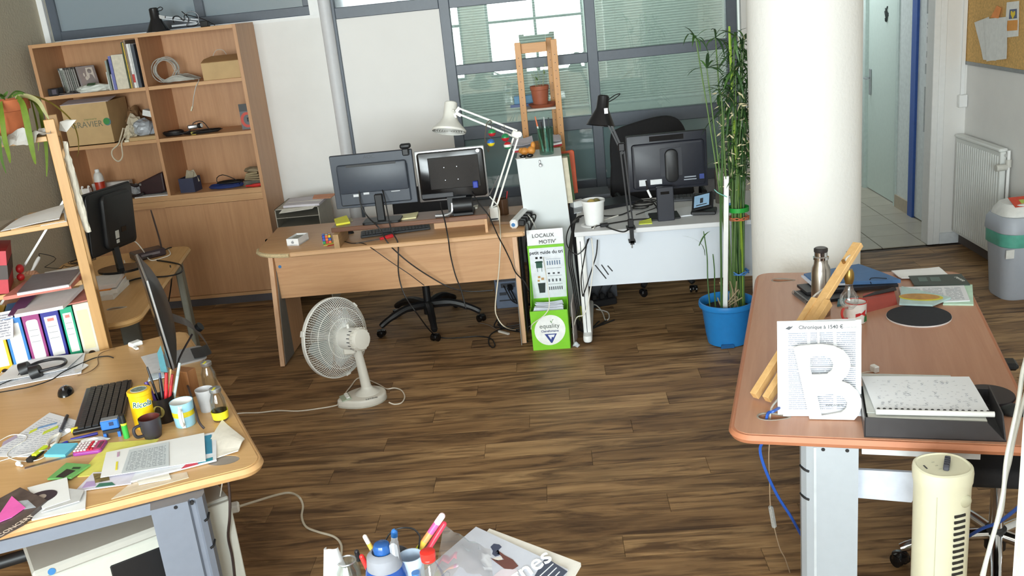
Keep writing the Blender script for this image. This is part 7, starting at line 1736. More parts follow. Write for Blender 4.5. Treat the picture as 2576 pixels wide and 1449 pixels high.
# top shelf: flower pot, tissue
z1=ZS[0]
pc=LS(xS(78,262,.155)-.116,.155,z1)
t=thing('spider_plant','spider plant with trailing leaves in a terracotta pot','plant',(pc.x,pc.y,z1))
TP=mat((178,98,58),.75,var=.14,scale=12)
obj('pot',B().lathe([(0,0),(.078,0),(.082,.004),(.102,.115),(.112,.117),(.116,.165),(.106,.165),(.098,.12),(0,.11)],40),TP,t,smooth=.6)
obj('soil',B().lathe([(0,.145),(.104,.142)],28),mat((58,44,34),.95,var=.3),t)
def ribbon(pts,w_,m_,name='leaf',parent=None,k=6):
    pts=spline([V(p_) for p_ in pts],k);n=len(pts);b=B();A_,C_=[],[]
    for i,p_ in enumerate(pts):
        tg=(pts[min(n-1,i+1)]-pts[max(0,i-1)]).normalized();sd=tg.cross(FWD);sd=sd.normalized() if sd.length>1e-3 else RIGHT
        sd=(sd+V((0,0,.15))).normalized();ww=w_*(math.sin(PI*min(.97,.18+.8*i/(n-1)))**.7)/2
        A_.append(b.bm.verts.new(p_+sd*ww));C_.append(b.bm.verts.new(p_-sd*ww))
    for i in range(n-1):b.bm.faces.new((A_[i],A_[i+1],C_[i+1],C_[i]))
    bmesh.ops.solidify(b.bm,geom=b.bm.faces[:],thickness=.0012)
    return obj(name,b,m_,parent,smooth=True)
LGs=[mat((128,156,52),.5,var=.12),mat((92,128,50),.5,var=.12),mat((150,170,70),.5,var=.12)]
def pl(pts,w_,m_,ys):
    ribbon([onS(x_,y_,yy)-V((pc.x,pc.y,z1)) for (x_,y_),yy in zip(pts,ys)],w_,m_,'leaf',t)
pl([(42,246),(56,262),(66,300),(76,350),(84,390),(90,415)],.030,LGs[0],[.10,.0,-.03,-.04,-.04,-.03])
pl([(40,244),(70,247),(96,270),(106,305),(114,350),(118,400),(118,446)],.024,LGs[0],[.16,.12,.20,.30,.36,.36,.35])
pl([(46,243),(82,250),(104,288),(110,318)],.022,LGs[2],[.2,.18,.22,.3])
pl([(38,246),(66,243),(95,256),(112,282),(124,303)],.020,mat((206,202,150),.6),[.14,.1,.06,.04,.02])
pl([(30,244),(60,240),(100,248),(140,268),(180,305),(196,345),(198,380),(194,398)],.008,mat((168,150,72),.6),[.14,.14,.2,.30,.36,.38,.38,.38])
pl([(24,248),(50,236),(72,244)],.010,LGs[1],[.15,.12,.1])
pl([(20,250),(40,232),(64,238),(78,250)],.008,LGs[1],[.18,.2,.22,.22])
pl([(4,250),(14,240),(20,232)],.014,LGs[1],[.12,.12,.12])
pl([(10,252),(4,244),(-6,240)],.022,LGs[1],[.12,.1,.08])
pl([(2,258),(6,300),(12,350),(22,390),(26,412)],.024,LGs[0],[.04,-.03,-.04,-.03,-.02])
pl([(-10,300),(-2,350),(4,400),(16,438)],.016,LGs[1],[-.03,-.04,-.03,-.02])
pl([(78,252),(90,300),(97,340),(97,382)],.010,LGs[2],[.25,.34,.36,.36])
t=thing('tissue','crumpled white tissue paper on the top pine shelf','tissue',None)
TS=mat((238,236,232),.85,var=.03)
b=B();rd=random.Random(14);nx,ny=15,6;gv=[]
for i in range(nx+1):
    row=[]
    for j in range(ny+1):
        u,v_=i/nx,j/ny
        row.append(b.bm.verts.new(LS(-.24+.235*u+rd.uniform(-.008,.008),-.03+.12*v_+rd.uniform(-.01,.01),z1+.005+.045*abs(math.sin(u*6+v_*3))*rd.uniform(.3,1)*math.sin(PI*(.15+.7*v_))-(.03*(1-v_*3) if v_<.3 and .15<u<.7 else 0))))
    gv.append(row)
for i in range(nx):
    for j in range(ny):b.bm.faces.new((gv[i][j],gv[i+1][j],gv[i+1][j+1],gv[i][j+1]))
bmesh.ops.solidify(b.bm,geom=b.bm.faces[:],thickness=.002)
obj('tissue',b,TS,t)
b=B();c_=[LS(.02,.10,z1+.01),LS(.05,.08,z1+.0),LS(.10,.12,z1+.045),LS(.06,.14,z1+.05),LS(.03,.13,z1+.045)]
b.bm.faces.new([b.bm.verts.new(v) for v in c_]);bmesh.ops.solidify(b.bm,geom=b.bm.faces[:],thickness=.003);obj('tissue_corner',b,TS,t)
one('grey_saucer',B().lathe([(0,0),(.13,0),(.14,.012),(.135,.012),(.128,.003),(0,.003)],32),mat((150,146,142),.5),'shallow grey saucer under the terracotta pot','saucer',smooth=.6,loc=(pc.x,pc.y,z1))
for o in bpy.data.objects:
    if o.get('label','').startswith('spider plant'):o.location.z=z1+.0035
# roll of crumpled packing paper hanging beside the post
pts=[onS(x_,y_,.06) for x_,y_ in ((164,356),(172,400),(185,450),(198,500),(210,545),(222,583))]
b=B().tube(pts,[.010,.016,.015,.017,.014,.012],seg=9,smooth=4)
rd=random.Random(3)
for v in b.bm.verts:v.co += V((rd.uniform(-.003,.003),rd.uniform(-.003,.003),rd.uniform(-.003,.003)))
one('paper_roll',b,mat((222,216,200),.85,var=.06),'long crumpled roll of white paper hanging along the shelf post','paper roll')
# ================================================================== far-left desk behind the shelf
CU=V((-.1834,.983,0)).normalized();CW=V((-CU.y,CU.x,0));CN=V((-2.205,4.46,0));CA=math.atan2(CU.y,CU.x)-PI/2
def CD(a,b_,z=0):return CN+CW*a+CU*b_+V((0,0,z))   # a: to the left, b: away
LWD=wood((200,154,98),(216,172,116),'Y',scale=5,name='light_oak_laminate')
t=thing('light_oak_desk','light oak desk behind the pine shelf','desk',tuple(CN),rz=CA)
ol=[(-x_,y_) for x_,y_ in rrect(.80,1.63,.10,6,.40,.815)]
hc_=(at(290,776,DZ)-CN);hx,hy=-hc_.dot(CW),hc_.dot(CU)
plate_obj('desktop',ol,[[(x_+hx,y_*.8+hy) for x_,y_ in hole_outline()][::-1]],.032,Mx.Translation((0,0,DZ-.016)),LWD,t)
obj('edge_band',B().tube([(x_,y_,DZ-.016) for x_,y_ in ol],.0162,seg=6,closed=True),mat((206,162,104),.5,var=.04),t,smooth=True)
obj('cable_grommet',B().tube([(x_+hx,y_*.8+hy,DZ-.002) for x_,y_ in hole_outline()],.004,seg=6,closed=True),mat((170,160,146),.5),t,smooth=True)
q=at(279,801,DZ-.016)-CN;obj('blue_sticker',B().cyl((-q.dot(CW),-.0165,DZ-.016),(-q.dot(CW),-.018,DZ-.016),.011,seg=18),BLUEST,t)
for y_ in (.10,1.45):
    lg=obj('leg',B().b2((-.52,y_,.03),(-.40,y_+.05,DZ-.034),bev=.006),mat((120,118,108),.5),t)
    obj('foot',B().b2((-.72,y_-.005,0),(-.08,y_+.055,.03),bev=.008),mat((110,108,100),.5),lg)
obj('side_post',B().b2((-.06,1.30,.0),(-.02,1.40,DZ-.034),bev=.006),mat((140,138,124),.5),t)
# books under the monitor
bz=DZ
for k,(th,c,lab,dx) in enumerate(((.030,(226,222,216),'thick white pile of papers, lowest under the far monitor',0),(.022,(232,230,226),'white book, second layer under the far monitor',.012),(.006,(226,140,60),'thin orange folder between the white books',.0),(.024,(222,216,214),'white book, topmost under the far monitor',.02))):
    c0=CD(.33,.62)+V((dx,0,0))
    one('flat_book',B().box((0,0,th/2),(.24-.012*k,.30-.016*k,th),bev=.001),mat(c,.65,var=.04),lab,'book','books under the far monitor',loc=(c0.x,c0.y,bz),rz=CA+.12*((k % 2)-.5));bz += th
t=thing('black_monitor','black monitor seen from behind on the light oak desk','monitor',None)
m0=CD(.37,.62,0);
pA,pB,pC_,pD=aty(237,660,5.02),aty(210,497,5.02),aty(305,452,5.40),aty(355,600,5.40)
wdir=(pC_-pB);wdir.z=0;ww=.47;wdir.normalize()
nb=V((wdir.y,-wdir.x,0))                        # toward +x: the back
cen=(pA+pB+pC_+pD)/4
Mm=Mx((wdir,nb,V((0,0,1)))).transposed().to_4x4();Mm.translation=cen
Mm=Mm @ Mx.Rotation(-.10,4,'X') @ Mx.Rotation(.03,4,'Y')
hh_=((pB.z-pA.z)+(pC_.z-pD.z))/2
BM=mat((30,30,31),.5,var=.08)
obj('casing',B().box((0,-.012,0),(ww,.022,hh_),bev=.005,M=Mm),BM,t)
obj('screen',B().box((0,-.0235,.01),(ww-.03,.002,hh_-.05),M=Mm),BLACKG,t)
obj('rear_shell',B().prism(rrect(ww*.97,hh_*.97,.03),.012,M=Mm @ Mx.Rotation(-PI/2,4,'X'),bev=.006).prism(rrect(ww*.62,hh_*.86,.04),.035,M=Mm @ Mx.Translation((.03,.008,.0)) @ Mx.Rotation(-PI/2,4,'X'),bev=.016),BM,t,smooth=.6)
obj('ratings_label',B().box((-.02,.0435,-hh_*.22),(.035,.002,.045),M=Mm).box((-.02,.0435,-hh_*.33),(.028,.002,.02),M=Mm),mat((206,204,196),.5),t)
obj('port_recess',B().box((.05,.0435,-hh_*.17),(.05,.003,.03),M=Mm).box((.14,.030,-hh_*.20),(.05,.003,.04),M=Mm),BLACKG,t)
sb=V((cen.x-.01,cen.y,bz))
obj('stand_neck',B().beam(sb+V((0,0,.012)),Mm @ V((0,.0,-hh_*.32)),.05,.03),BLACK,t)
obj('stand_base',B().prism([(.13*math.cos(2*PI*i/28),.10*math.sin(2*PI*i/28)) for i in range(28)],.014,M=Mx.Translation(sb)),BLACKG,t,smooth=.6)
# router with upright antenna, leads, small things
q=at(388,648,DZ)
t=thing('router','dark router with one upright antenna on the light oak desk','router',(q.x-.05,q.y+.03,DZ),rz=CA+.5)
obj('body',B().box((0,0,.025),(.20,.13,.05),bev=.008),mat((56,44,48),.3),t)
obj('antenna',B().tube([(.085,-.02,.03),(.087,-.02,.10),(.075,-.01,.30)],[.006,.0055,.004],seg=8,smooth=3),mat((60,44,40),.4),t,smooth=True)
obj('label_strip',B().box((0,-.066,.03),(.12,.002,.015)),mat((120,112,116),.4),t)
wire('black_cable',[at(395,640,DZ+.01),at(360,650,DZ+.03),at(300,690,DZ+.03),at(270,710,DZ+.006),at(268,718,DZ+.006),at(300,716,DZ+.006),at(350,700,DZ+.006),at(420,695,DZ+.006),at(455,685,DZ+.006),at(456,668,DZ+.006),at(430,660,DZ+.006),at(395,655,DZ+.006)],.005,CABLEB,'thick black cable looped on the light oak desk')
wire('white_cable',[at(318,607,DZ+.16),at(340,608,DZ+.14),at(360,630,DZ+.07),at(366,640,DZ+.03),at(380,655,DZ+.006),at(410,648,DZ+.006),at(428,640,DZ+.006),at(424,628,DZ+.006)],.0035,CABLEW,'white cable beside the router')
wire('white_cable',[at(312,655,DZ+.09),at(316,680,DZ+.07),at(302,710,DZ+.005),at(290,722,DZ+.005)],.003,CABLEW,'thin pale cable in front of the white books')
wire('adapter_lead',[at(398,636,DZ+.006),at(412,630,DZ+.006),at(424,624,DZ+.006),at(432,622,DZ+.006)],.004,CABLEB,'black lead with barrel plug right of the router')
wire('earphone_lead',coil(at(205,658,DZ).x,at(205,658,DZ).y,DZ,.075,3,90,.8,.0025)+[at(178,672,DZ+.004),at(160,668,DZ+.01),at(153,676,DZ+.004),at(112,672,DZ+.004)],.0022,CABLEB,'thin black lead tangled on the light oak desk',smooth=2)
wire('hanging_lead',[at(428,668,DZ+.004),aty(432,690,5.42),aty(430,720,5.45),aty(424,760,5.5)],.004,CABLEB,'black lead hanging from the light oak desk')
q=at(258,747,DZ)
t=thing('red_box','little red box near the corner of the light oak desk','box',(q.x,q.y+.03,DZ),rz=.25)
obj('box',B().box((0,0,.022),(.08,.05,.044),bev=.002),mat((176,50,34),.5),t)
obj('lid_edge',B().box((0,0,.036),(.082,.052,.002)),mat((140,36,28),.5),t)
one('plastic_wrap',B().crumple((at(248,728,DZ).x-.0,at(248,728,DZ).y+.05,DZ),(.11,.09,.08),seed=77,sub=2,amp=.3),mat((206,206,196),.25,trans=.4),'crumpled clear plastic by the small red box','plastic')
# ================================================================== near-left desk
t=thing('near_desk','light oak corner desk in the left foreground covered in papers','desk',None)
fr_=[at(640,1110,DZ),at(565,1000,DZ),at(505,900,DZ),at(462,838,DZ)]
edge=[V((-1.132+.06*math.cos(a_),2.773+.06*math.sin(a_),0)) for a_ in [-1.17+1.67*i/8 for i in range(9)]]+[V((-1.163,2.955,0)),V((-1.367,3.334,0)),V((-1.633,3.812,0)),V((-1.845,4.185,0)),V((-1.88,4.204,0)),V((-2.159,4.033,0)),V((-2.5,3.86,0)),V((-2.95,3.65,0)),V((-2.75,2.95,0)),V((-2.45,2.30,0)),V((-2.10,2.33,0)),V((-1.774,2.44,0)),V((-1.50,2.555,0)),V((-1.265,2.655,0))]
hN=at(562,1158,DZ)
ol=[(v.x,v.y) for v in edge][::-1]
ND=wood((204,160,106),(220,178,124),'X',scale=5,rough=.38,name='near_oak_laminate');NDE=mat((204,160,108),.5,var=.05)
plate_obj('desktop',[(v.x,v.y) for v in edge],[[(hN.x+.055*math.cos(2*PI*i/20),hN.y+.035*math.sin(2*PI*i/20)) for i in range(20)][::-1]],.034,Mx.Translation((0,0,DZ-.017)),ND,t)
obj('edge_band',B().tube([(v.x,v.y,DZ-.017) for v in edge],.0172,seg=6,closed=True),NDE,t,smooth=True)
obj('grommet_cap',B().prism([(hN.x+.054*math.cos(2*PI*i/20),hN.y+.034*math.sin(2*PI*i/20)) for i in range(20)],.03,M=Mx.Translation((0,0,DZ-.031))),mat((150,140,130),.5),t)
GL=mat((118,124,136),.45,metal=.1,var=.03)
la,lb=at(378,1285,DZ-.036),at(515,1250,DZ-.036)
dv=(lb-la);dv.z=0;wl=dv.length;fl=frame((la.x,la.y,0),dv,V((0,0,1)).cross(dv))
pr=[(0,0),(wl*.68,0),(wl*.72,.012),(wl*.80,.012),(wl*.84,.0),(wl*.95,.01),(wl,.035),(wl,.06),(0,.06)]
lg=obj('leg',B().prism(pr,DZ-.066,M=fl @ Mx.Translation((0,0,.03))),GL,t)
for z_ in (.60,.50):obj('leg_slot',B().tube([fl @ V((wl*.90,.002,z_)),fl @ V((wl*.97,.010,z_+.003)),fl @ V((wl+.001,.032,z_+.010))],.004,seg=6,smooth=3),BLACK,lg)
obj('foot',B().prism([(-.1,-.01),(wl+.05,-.01),(wl+.05,.07),(-.1,.07)],.03,M=fl),GL,lg)
obj('screw',B().cyl(fl @ V((wl*.45,-.002,DZ-.046)),fl @ V((wl*.45,.002,DZ-.046)),.006,seg=10),BLACK,lg)
obj('screw',B().cyl(fl @ V((wl*.75,-.002,DZ-.046)),fl @ V((wl*.75,.014,DZ-.046)),.006,seg=10),BLACK,lg)
obj('apron',B().beam(fl @ V((-.75,.06,DZ-.056)),fl @ V((0,.06,DZ-.056)),.02,.04),GL,t)
# ---- all-in-one computer seen edge-on
t=thing('silver_computer','thin silver rimmed all-in-one computer seen edge-on','computer',None)
ad=V((-.457,.889,0)).normalized();sn=V((ad.y,-ad.x,0))             # sn: toward the back (right)
e0,e1=aty(437,937,3.46),aty(366,705,3.46)
up_=(e1-e0);H_=up_.length;upn=up_.normalized();upn=(upn-ad*upn.dot(ad)).normalized();sn=upn.cross(ad).normalized()*-1
if sn.x<0:sn=-sn
Mi=Mx((ad,sn,upn)).transposed().to_4x4();Mi.translation=e0
W_=.528
obj('rim',B().b2((0,0,0),(W_,.010,H_),bev=.002,M=Mi),SILVER,t)
obj('glass_front',B().b2((.002,-.006,.002),(W_-.002,0,H_-.002),M=Mi),BLACKG,t)
b=B();n=10;rows_=[]
for i in range(n+1):
    u=i/n;row=[]
    for j in range(n+1):
        v_=j/n;bul=(math.sin(PI*u)*math.sin(PI*v_))**.5*.058+.010
        row.append(b.bm.verts.new(Mi @ V((W_*u,bul,H_*v_))))
    rows_.append(row)
for i in range(n):
    for j in range(n):b.bm.faces.new((rows_[i][j],rows_[i+1][j],rows_[i+1][j+1],rows_[i][j+1]))
obj('rear_shell',b,mat((28,26,28),.45),t,smooth=True)
fc=at(474,896,DZ);
obj('stand_plate',B().prism(rrect(.20,.17,.03),.008,M=Mx.Translation((fc.x-.012,fc.y-.01,DZ)) @ Mx.Rotation(math.atan2(ad.y,ad.x),4,'Z')),mat((190,194,200),.3,metal=.5),t)
pa=Mi @ V((W_/2,.04,H_*.42))
sk=mat((118,122,126),.35,metal=.5)
k0,k1,k2=fc+V((.075,.025,.012)),fc+V((.085,.03,.035)),fc+V((.03,.02,.14))
b=B();A_,C_=[],[]
for p_ in spline([V(pa),k2,k1,k0,fc+V((.02,0,.011))],6):
    A_.append(b.bm.verts.new(p_+ad*.075));C_.append(b.bm.verts.new(p_-ad*.075))
for i in range(len(A_)-1):b.bm.faces.new((A_[i],A_[i+1],C_[i+1],C_[i]))
bmesh.ops.solidify(b.bm,geom=b.bm.faces[:],thickness=.010)
obj('stand_arm',b,sk,t,smooth=.8)
obj('cable_port',B().cyl(k2+V((.03,.0,-.02)),k2+V((.045,.0,-.01)),.02,seg=18),BLACK,t,smooth=.6)
obj('power_cord',B().tube([k2+V((.02,-.05,-.03)),at(446,918,DZ+.05),at(470,965,DZ+.05),at(488,1020,DZ+.06),at(500,1060,DZ+.03),at(514,1078,DZ+.006)],.0045,smooth=5),mat((56,46,48),.5),t,smooth=True)
# keyboard and mouse
k_a,k_b,k_c=at(197,1095,.735),at(219,988,.735),at(317,949,.735)
kd=((k_b-k_a)+(at(312,949,.735)-at(300,1060,.735))*.0).normalized()
kd=(at(317,949,.735)-at(262,1074,.735)).normalized();kc=(k_a+k_c)/2
t=thing('black_keyboard','black multimedia keyboard on the near desk','keyboard',(kc.x,kc.y,DZ),rz=math.atan2(kd.y,kd.x)+.08)
keyboard(t,.46,.18,6,20,mat((34,34,36),.4),mat((24,22,24),.25))
q=at(157,997,DZ)
t=thing('computer_mouse','glossy black computer mouse on the near desk','mouse',(q.x,q.y+.03,DZ),rz=.35)
b=B().ball((0,0,.0),.04,seg=24,s=(.80,1.28,.82))
for v in list(b.bm.verts):
    if v.co.z<0:v.co.z=0
obj('shell',b,BLACKG,t,smooth=True)
obj('scroll_wheel',B().cyl((-.004,-.026,.030),(.004,-.026,.030),.010,seg=14),mat((70,70,74),.5),t,smooth=.6)
# papers with headset
flat('white_papers','white papers under the headset','papers',[(-30,985),(205,940),(215,890),(40,912)],DZ,.004,printed((232,234,240),(206,210,218),18,1,.5,name='faint_print'),wob=.004,seed=2,n=6)
flat('white_papers','loose white sheets crossing the headset papers','papers',[(-20,968),(170,930),(210,890),(60,905)],DZ+.008,.002,PAPER,wob=.008,seed=7,n=6)
flat('torn_slip','torn white slip beside the headset papers','paper',[(190,945),(224,922),(205,912),(185,925)],DZ+.0,.001,PAPER,wob=.01,seed=7)
t=thing('headset','black headset lying on the papers','headset',None)
q1,q2=at(66,935,DZ+.02),at(92,943,DZ+.014)
bp=[at(66,925,DZ+.03),at(95,912,DZ+.03),at(130,904,DZ+.03),at(158,903,DZ+.03),at(166,910,DZ+.03),at(155,920,DZ+.03),at(125,928,DZ+.03),at(100,934,DZ+.03)]
obj('headband',B().tube(bp,.007,seg=8,smooth=5),mat((36,36,40),.4),t,smooth=True)
obj('ear_cup',B().cyl(q1+V((-.02,.0,.005)),q1+V((.015,.01,.015)),.035,.03,seg=20),BLACK,t,smooth=.6)
obj('ear_cup',B().cyl(q2+V((-.015,-.01,.012)),q2+V((.022,.0,.02)),.033,.028,seg=20),BLACK,t,smooth=.6)
obj('lead',B().tube([q1+V((-.03,0,.0)),at(40,950,DZ+.012),at(0,968,DZ+.01),at(-30,985,DZ+.01)],.002,smooth=4),CABLEB,t,smooth=True)
wire('desk_wire',[at(-20,990,DZ+.006),at(40,980,DZ+.014),at(80,972,DZ+.014),at(130,955,DZ+.014),at(160,935,DZ+.014),at(210,912,DZ+.006),at(240,900,DZ+.004),at(270,896,DZ+.004),at(285,900,DZ+.004)],.0026,CABLEB,'thin black wire across the papers on the near desk')
wire('desk_wire',[at(195,945,DZ+.004),at(225,935,DZ+.004),at(246,918,DZ+.004),at(246,898,DZ+.004),at(258,886,DZ+.004),at(290,876,DZ+.004)],.0018,mat((120,90,60),.5),'thin brown wire with bare ends on the near desk')
t=thing('usb_charger','white usb adapter with short plug on the near desk','adapter',None)
q=at(340,872,DZ)
obj('body',B().box((q.x,q.y+.01,.011+DZ),(.055,.045,.022),rz=.9,bev=.005),WHITEP,t)
obj('plug',B().beam((q.x+.01,q.y-.03,DZ+.008),(q.x+.035,q.y-.055,DZ+.007),.014,.008),WHITEP,t)
# photos and blue note at the foot of the computer
t=thing('stamp_sheets','sheets with small dark pictures at the foot of the computer','sheet',None)
c_=[at(383,948,DZ),at(425,935,DZ),at(410,885,DZ),at(355,900,DZ)]
obj('sheet',B().sheet(c_,.003,wob=.004),mat((222,222,226),.6),t)
for k,(x_,y_) in enumerate(((382,903),(388,928))):obj('picture_print',B().sheet([at(x_-10,y_+5,DZ+.0045),at(x_+14,y_+2,DZ+.0045),at(x_+12,y_-5,DZ+.0045),at(x_-10,y_-3,DZ+.0045)],.0005,n=2),mat((84,88,66),.6,var=.4,scale=90),t)
flat('blue_notes','light blue sticky note hanging at the computer foot','sticky note',[(405,935),(422,938),(408,885),(398,900)],DZ+.005,.002,mat((130,214,236),.6),lift=(0,.0,.03,.02))
flat('white_slips','white slips next to the pen cup','papers',[(372,962),(415,950),(412,938),(380,945)],DZ+.004,.004,mat((212,226,238),.6),wob=.006)
# pen cup with pens
q=at(408,1068,DZ)
t=thing('black_cup','black mug with a gold badge holding pens','cup',(q.x,q.y+.042,DZ),rz=-.3)
obj('cup',B().lathe([(0,0),(.040,0),(.042,.004),(.044,.095),(.0445,.098),(.041,.095),(.039,.006),(0,.006)],36),mat((26,22,22),.3),t,smooth=.6)
obj('handle',B().tube([(-.042,.0,.078),(-.066,0,.074),(-.07,0,.05),(-.062,0,.026),(-.042,0,.022)],.0055,seg=8,smooth=4),mat((26,22,22),.3),t,smooth=True)
b=B();b.bm.faces.new([b.bm.verts.new((.0448*math.sin(.5*math.cos(a_)+.25),-.0448*math.cos(.5*math.cos(a_)+.25),.052+.024*math.sin(a_))) for a_ in [2*PI*i/22 for i in range(22)]]);obj('gold_badge',b,mat((132,120,62),.4,var=.25,scale=90),t)
cq=V((q.x,q.y+.042,DZ))
pens=[((-.02,0),(-.055,.02),.15,(90,60,150),'violet marker in the black mug',.009),((-.012,.012),(-.05,.045),.20,(34,34,38),'black pencil in the black mug',.0042),((.0,.0),(.03,.02),.18,(200,40,46),'red marker in the black mug',.007),((.012,-.008),(.055,.012),.175,(176,36,40),'dark red felt pen in the black mug',.006),((.008,.012),(.04,.04),.185,(214,180,120),'wooden brush in the black mug',.005),((-.004,.015),(-.01,.05),.17,(60,80,130),'blue pen in the black mug',.0045),((.0,-.01),(.0,.02),.16,(30,30,30),'black pen in the black mug',.005),((.02,.01),(.07,.06),.20,(206,226,226),'clear plastic knife in the black mug',.006)]
for (x0,y0),(x1,y1),h_,c,lab,r_ in pens:
    o=thing('pen',lab,'pen',None,group='pens in the black mug')
    A_,C_=cq+V((x0*.8,y0*.8,.012)),cq+V((x1,y1,h_))
    obj('barrel',B().cyl(A_,A_+(C_-A_)*.75,r_,seg=12),mat(c,.4),o,smooth=.6);obj('tip',B().cyl(A_+(C_-A_)*.75,C_,r_*1.05,r_*.8,seg=12),mat(tuple(int(v*.85) for v in c),.4),o,smooth=.6)
# sweets tin
q=at(358,1082,DZ)
t=thing('sweets_tin','yellow herb sweets tin with round lid window','tin',(q.x,q.y+.042,DZ),rz=.12)
YT=mat((238,190,20),.35,var=.02)
obj('tin',B().lathe([(0,0),(.040,0),(.041,.003),(.041,.128),(.0435,.130),(.0435,.142),(.041,.145),(0,.145)],40),YT,t,smooth=.6)
obj('lid_rim',B().lathe([(.026,.1452),(.028,.1465),(.030,.1452)],32),mat((226,226,220),.3,metal=.5),t,smooth=True)
obj('lid_picture',B().lathe([(0,.1458),(.026,.1456)],32),mat((120,140,130),.4,var=.5,scale=70),t)
def wraptext(body,size,m_,R_,z,a_mid,parent,bold=0,shear=0,name='lettering'):
    o=text(body,size,m_,Mx.Identity(4),parent,name=name,bold=bold,shear=shear,ext=0)
    for v in o.data.vertices:
        a_=a_mid+v.co.x/R_;y_=v.co.y;v.co=(R_*math.cos(a_),R_*math.sin(a_),z+y_)
    return o
wraptext('Ricola',.030,mat((240,240,236),.4),.0414,.098,-1.25,t,bold=.0022,shear=.25)
wraptext('Ricola',.030,mat((20,90,84),.4),.0417,.098,-1.25,t,bold=.0004,shear=.25)
b=B();b.bm.faces.new([b.bm.verts.new((.0413*math.cos(-1.5+.5*u),.0413*math.sin(-1.5+.5*u),z_)) for u,z_ in ((-1,.03),(.2,.02),(1,.025),(1,.065),(0,.07),(-1,.062))]);obj('herb_print',b,mat((196,170,40),.4,var=.3,scale=80),t)
# dark mug
q=at(376,1110,DZ)
t=thing('dark_mug','small dark grey mug with brown inside','mug',(q.x,q.y+.036,DZ),rz=.5)
obj('cup',B().lathe([(0,0),(.027,0),(.030,.003),(.036,.03),(.0385,.075),(.0385,.078),(.036,.075)],36),mat((52,48,54),.4),t,smooth=.6)
obj('inside',B().lathe([(.0362,.0775),(.035,.05),(.026,.006),(0,.006)],32),mat((100,46,40),.4),t,smooth=True)
obj('handle',B().tube([(-.034,-.012,.06),(-.056,-.02,.058),(-.060,-.022,.04),(-.052,-.019,.022),(-.032,-.012,.018)],.006,seg=8,smooth=4),mat((52,48,54),.4),t,smooth=True)
# striped mug
q=at(458,1080,DZ)
t=thing('striped_mug','pale blue mug with a yellow stripe and white handle','mug',(q.x,q.y+.040,DZ),rz=-.55)
def ringband(name,r0,z0,r1,z1,m_,pa):obj(name,B().lathe([(r0,z0),(r1,z1)],40),m_,pa,smooth=True)
LB_=mat((150,200,222),.35,var=.02)
obj('cup',B().lathe([(0,0),(.034,0),(.036,.003),(.0415,.092),(.042,.095),(.0395,.092)],40),LB_,t,smooth=.6)
obj('inside',B().lathe([(.0396,.0945),(.038,.06),(.033,.006),(0,.006)],36),mat((238,238,234),.35),t,smooth=True)
ringband('yellow_stripe',.0390,.042,.0402,.062,mat((206,190,40),.4),t)
obj('white_seam',B().box((.028,-.0285,.048),(.012,.002,.088),rz=.78,M=Mx.Identity(4)),WHITEP,t)
obj('handle',B().tube([(.028,-.028,.078),(.046,-.046,.076),(.050,-.050,.05),(.043,-.043,.024),(.026,-.026,.018)],.0062,seg=8,smooth=4),WHITEP,t,smooth=True)
# two small glass bottles and a frosted cup
GLB=glass((.97,.98,.975),.02,0,name='bottle_glass')
def bottle(x_,y_,lab,labcol,capring):
    t=thing('glass_bottle',lab,'bottle',(x_,y_,DZ),group='small juice bottles on the near desk')
    obj('glass',B().lathe([(0,0),(.026,0),(.028,.004),(.030,.04),(.028,.08),(.021,.098),(.019,.105),(.0195,.118),(.017,.118),(.0175,.104),(.026,.08),(.027,.04),(.025,.006),(0,.006)],32),GLB,t,smooth=True)
    obj('cap',B().lathe([(.0205,.112),(.0212,.114),(.0212,.126),(.019,.128),(0,.128)],28),SILVER,t,smooth=.6)
    if labcol:
        obj('label',B().lathe([(.0286,.008),(.0308,.038)],32),mat(labcol,.5,var=.1),t,smooth=True)
    obj('seal_strip',B().box((0,-.012,.1285),(.008,.024,.0012)),mat((214,206,60),.5),t)
q=at(550,1064,DZ);bottle(q.x,q.y+.03,'small glass bottle with yellow label by the desk edge',(226,208,40),1)
q=at(520,1000,DZ);bottle(q.x,q.y+.06,'plain small glass bottle behind the yellow labelled one',None,0)
q=at(520,1040,DZ)
one('frosted_cup',B().lathe([(0,0),(.026,0),(.034,.088),(.0325,.088),(.025,.003),(0,.003)],32),mat((226,226,228),.4,trans=.45),'frosted plastic cup between the glass bottles','cup',smooth=.6,loc=(q.x-.005,q.y+.03,DZ))
# wooden knife block shape behind
t=thing('wood_block','brown wood grained box behind the pen mug','box',None)
q=at(470,1005,DZ)
obj('box',B().box((q.x-.012,q.y+.05,DZ+.055),(.085,.05,.11),rz=-.4,bev=.002),wood((120,76,44),(158,108,66),'Z',scale=10,name='walnut_box'),t)
# stamp, glue stick, small things
q=at(280,1103,DZ)
t=thing('self_inking_stamp','blue self inking stamp with black body','stamp',(q.x,q.y+.018,DZ),rz=.30)
SB=mat((44,110,200),.4)
obj('cap',B().box((0,0,.052),(.062,.034,.036),bev=.004),SB,t)
obj('mount',B().box((0,0,.026),(.058,.030,.012)),BLACK,t)
for s_ in (-.024,.024):obj('base_leg',B().box((s_,0,.012),(.010,.03,.024)),SB,t)
obj('size_window',B().box((.006,-.0172,.056),(.016,.001,.014)),mat((30,50,90),.4),t)
obj('grey_top',B().box((0,0,.071),(.058,.03,.003)),mat((120,126,134),.4),t)
q=at(316,1105,DZ)
t=thing('glue_stick','green glue stick with black cap next to the stamp','glue stick',(q.x,q.y+.012,DZ),rz=.4)
obj('tube',B().cyl((0,0,.0),(0,0,.052),.0105,seg=20),mat((60,170,70),.35),t,smooth=.6)
obj('tube_label',B().cyl((0,0,.052),(0,0,.06),.0107,seg=20),mat((220,220,60),.35),t,smooth=.6)
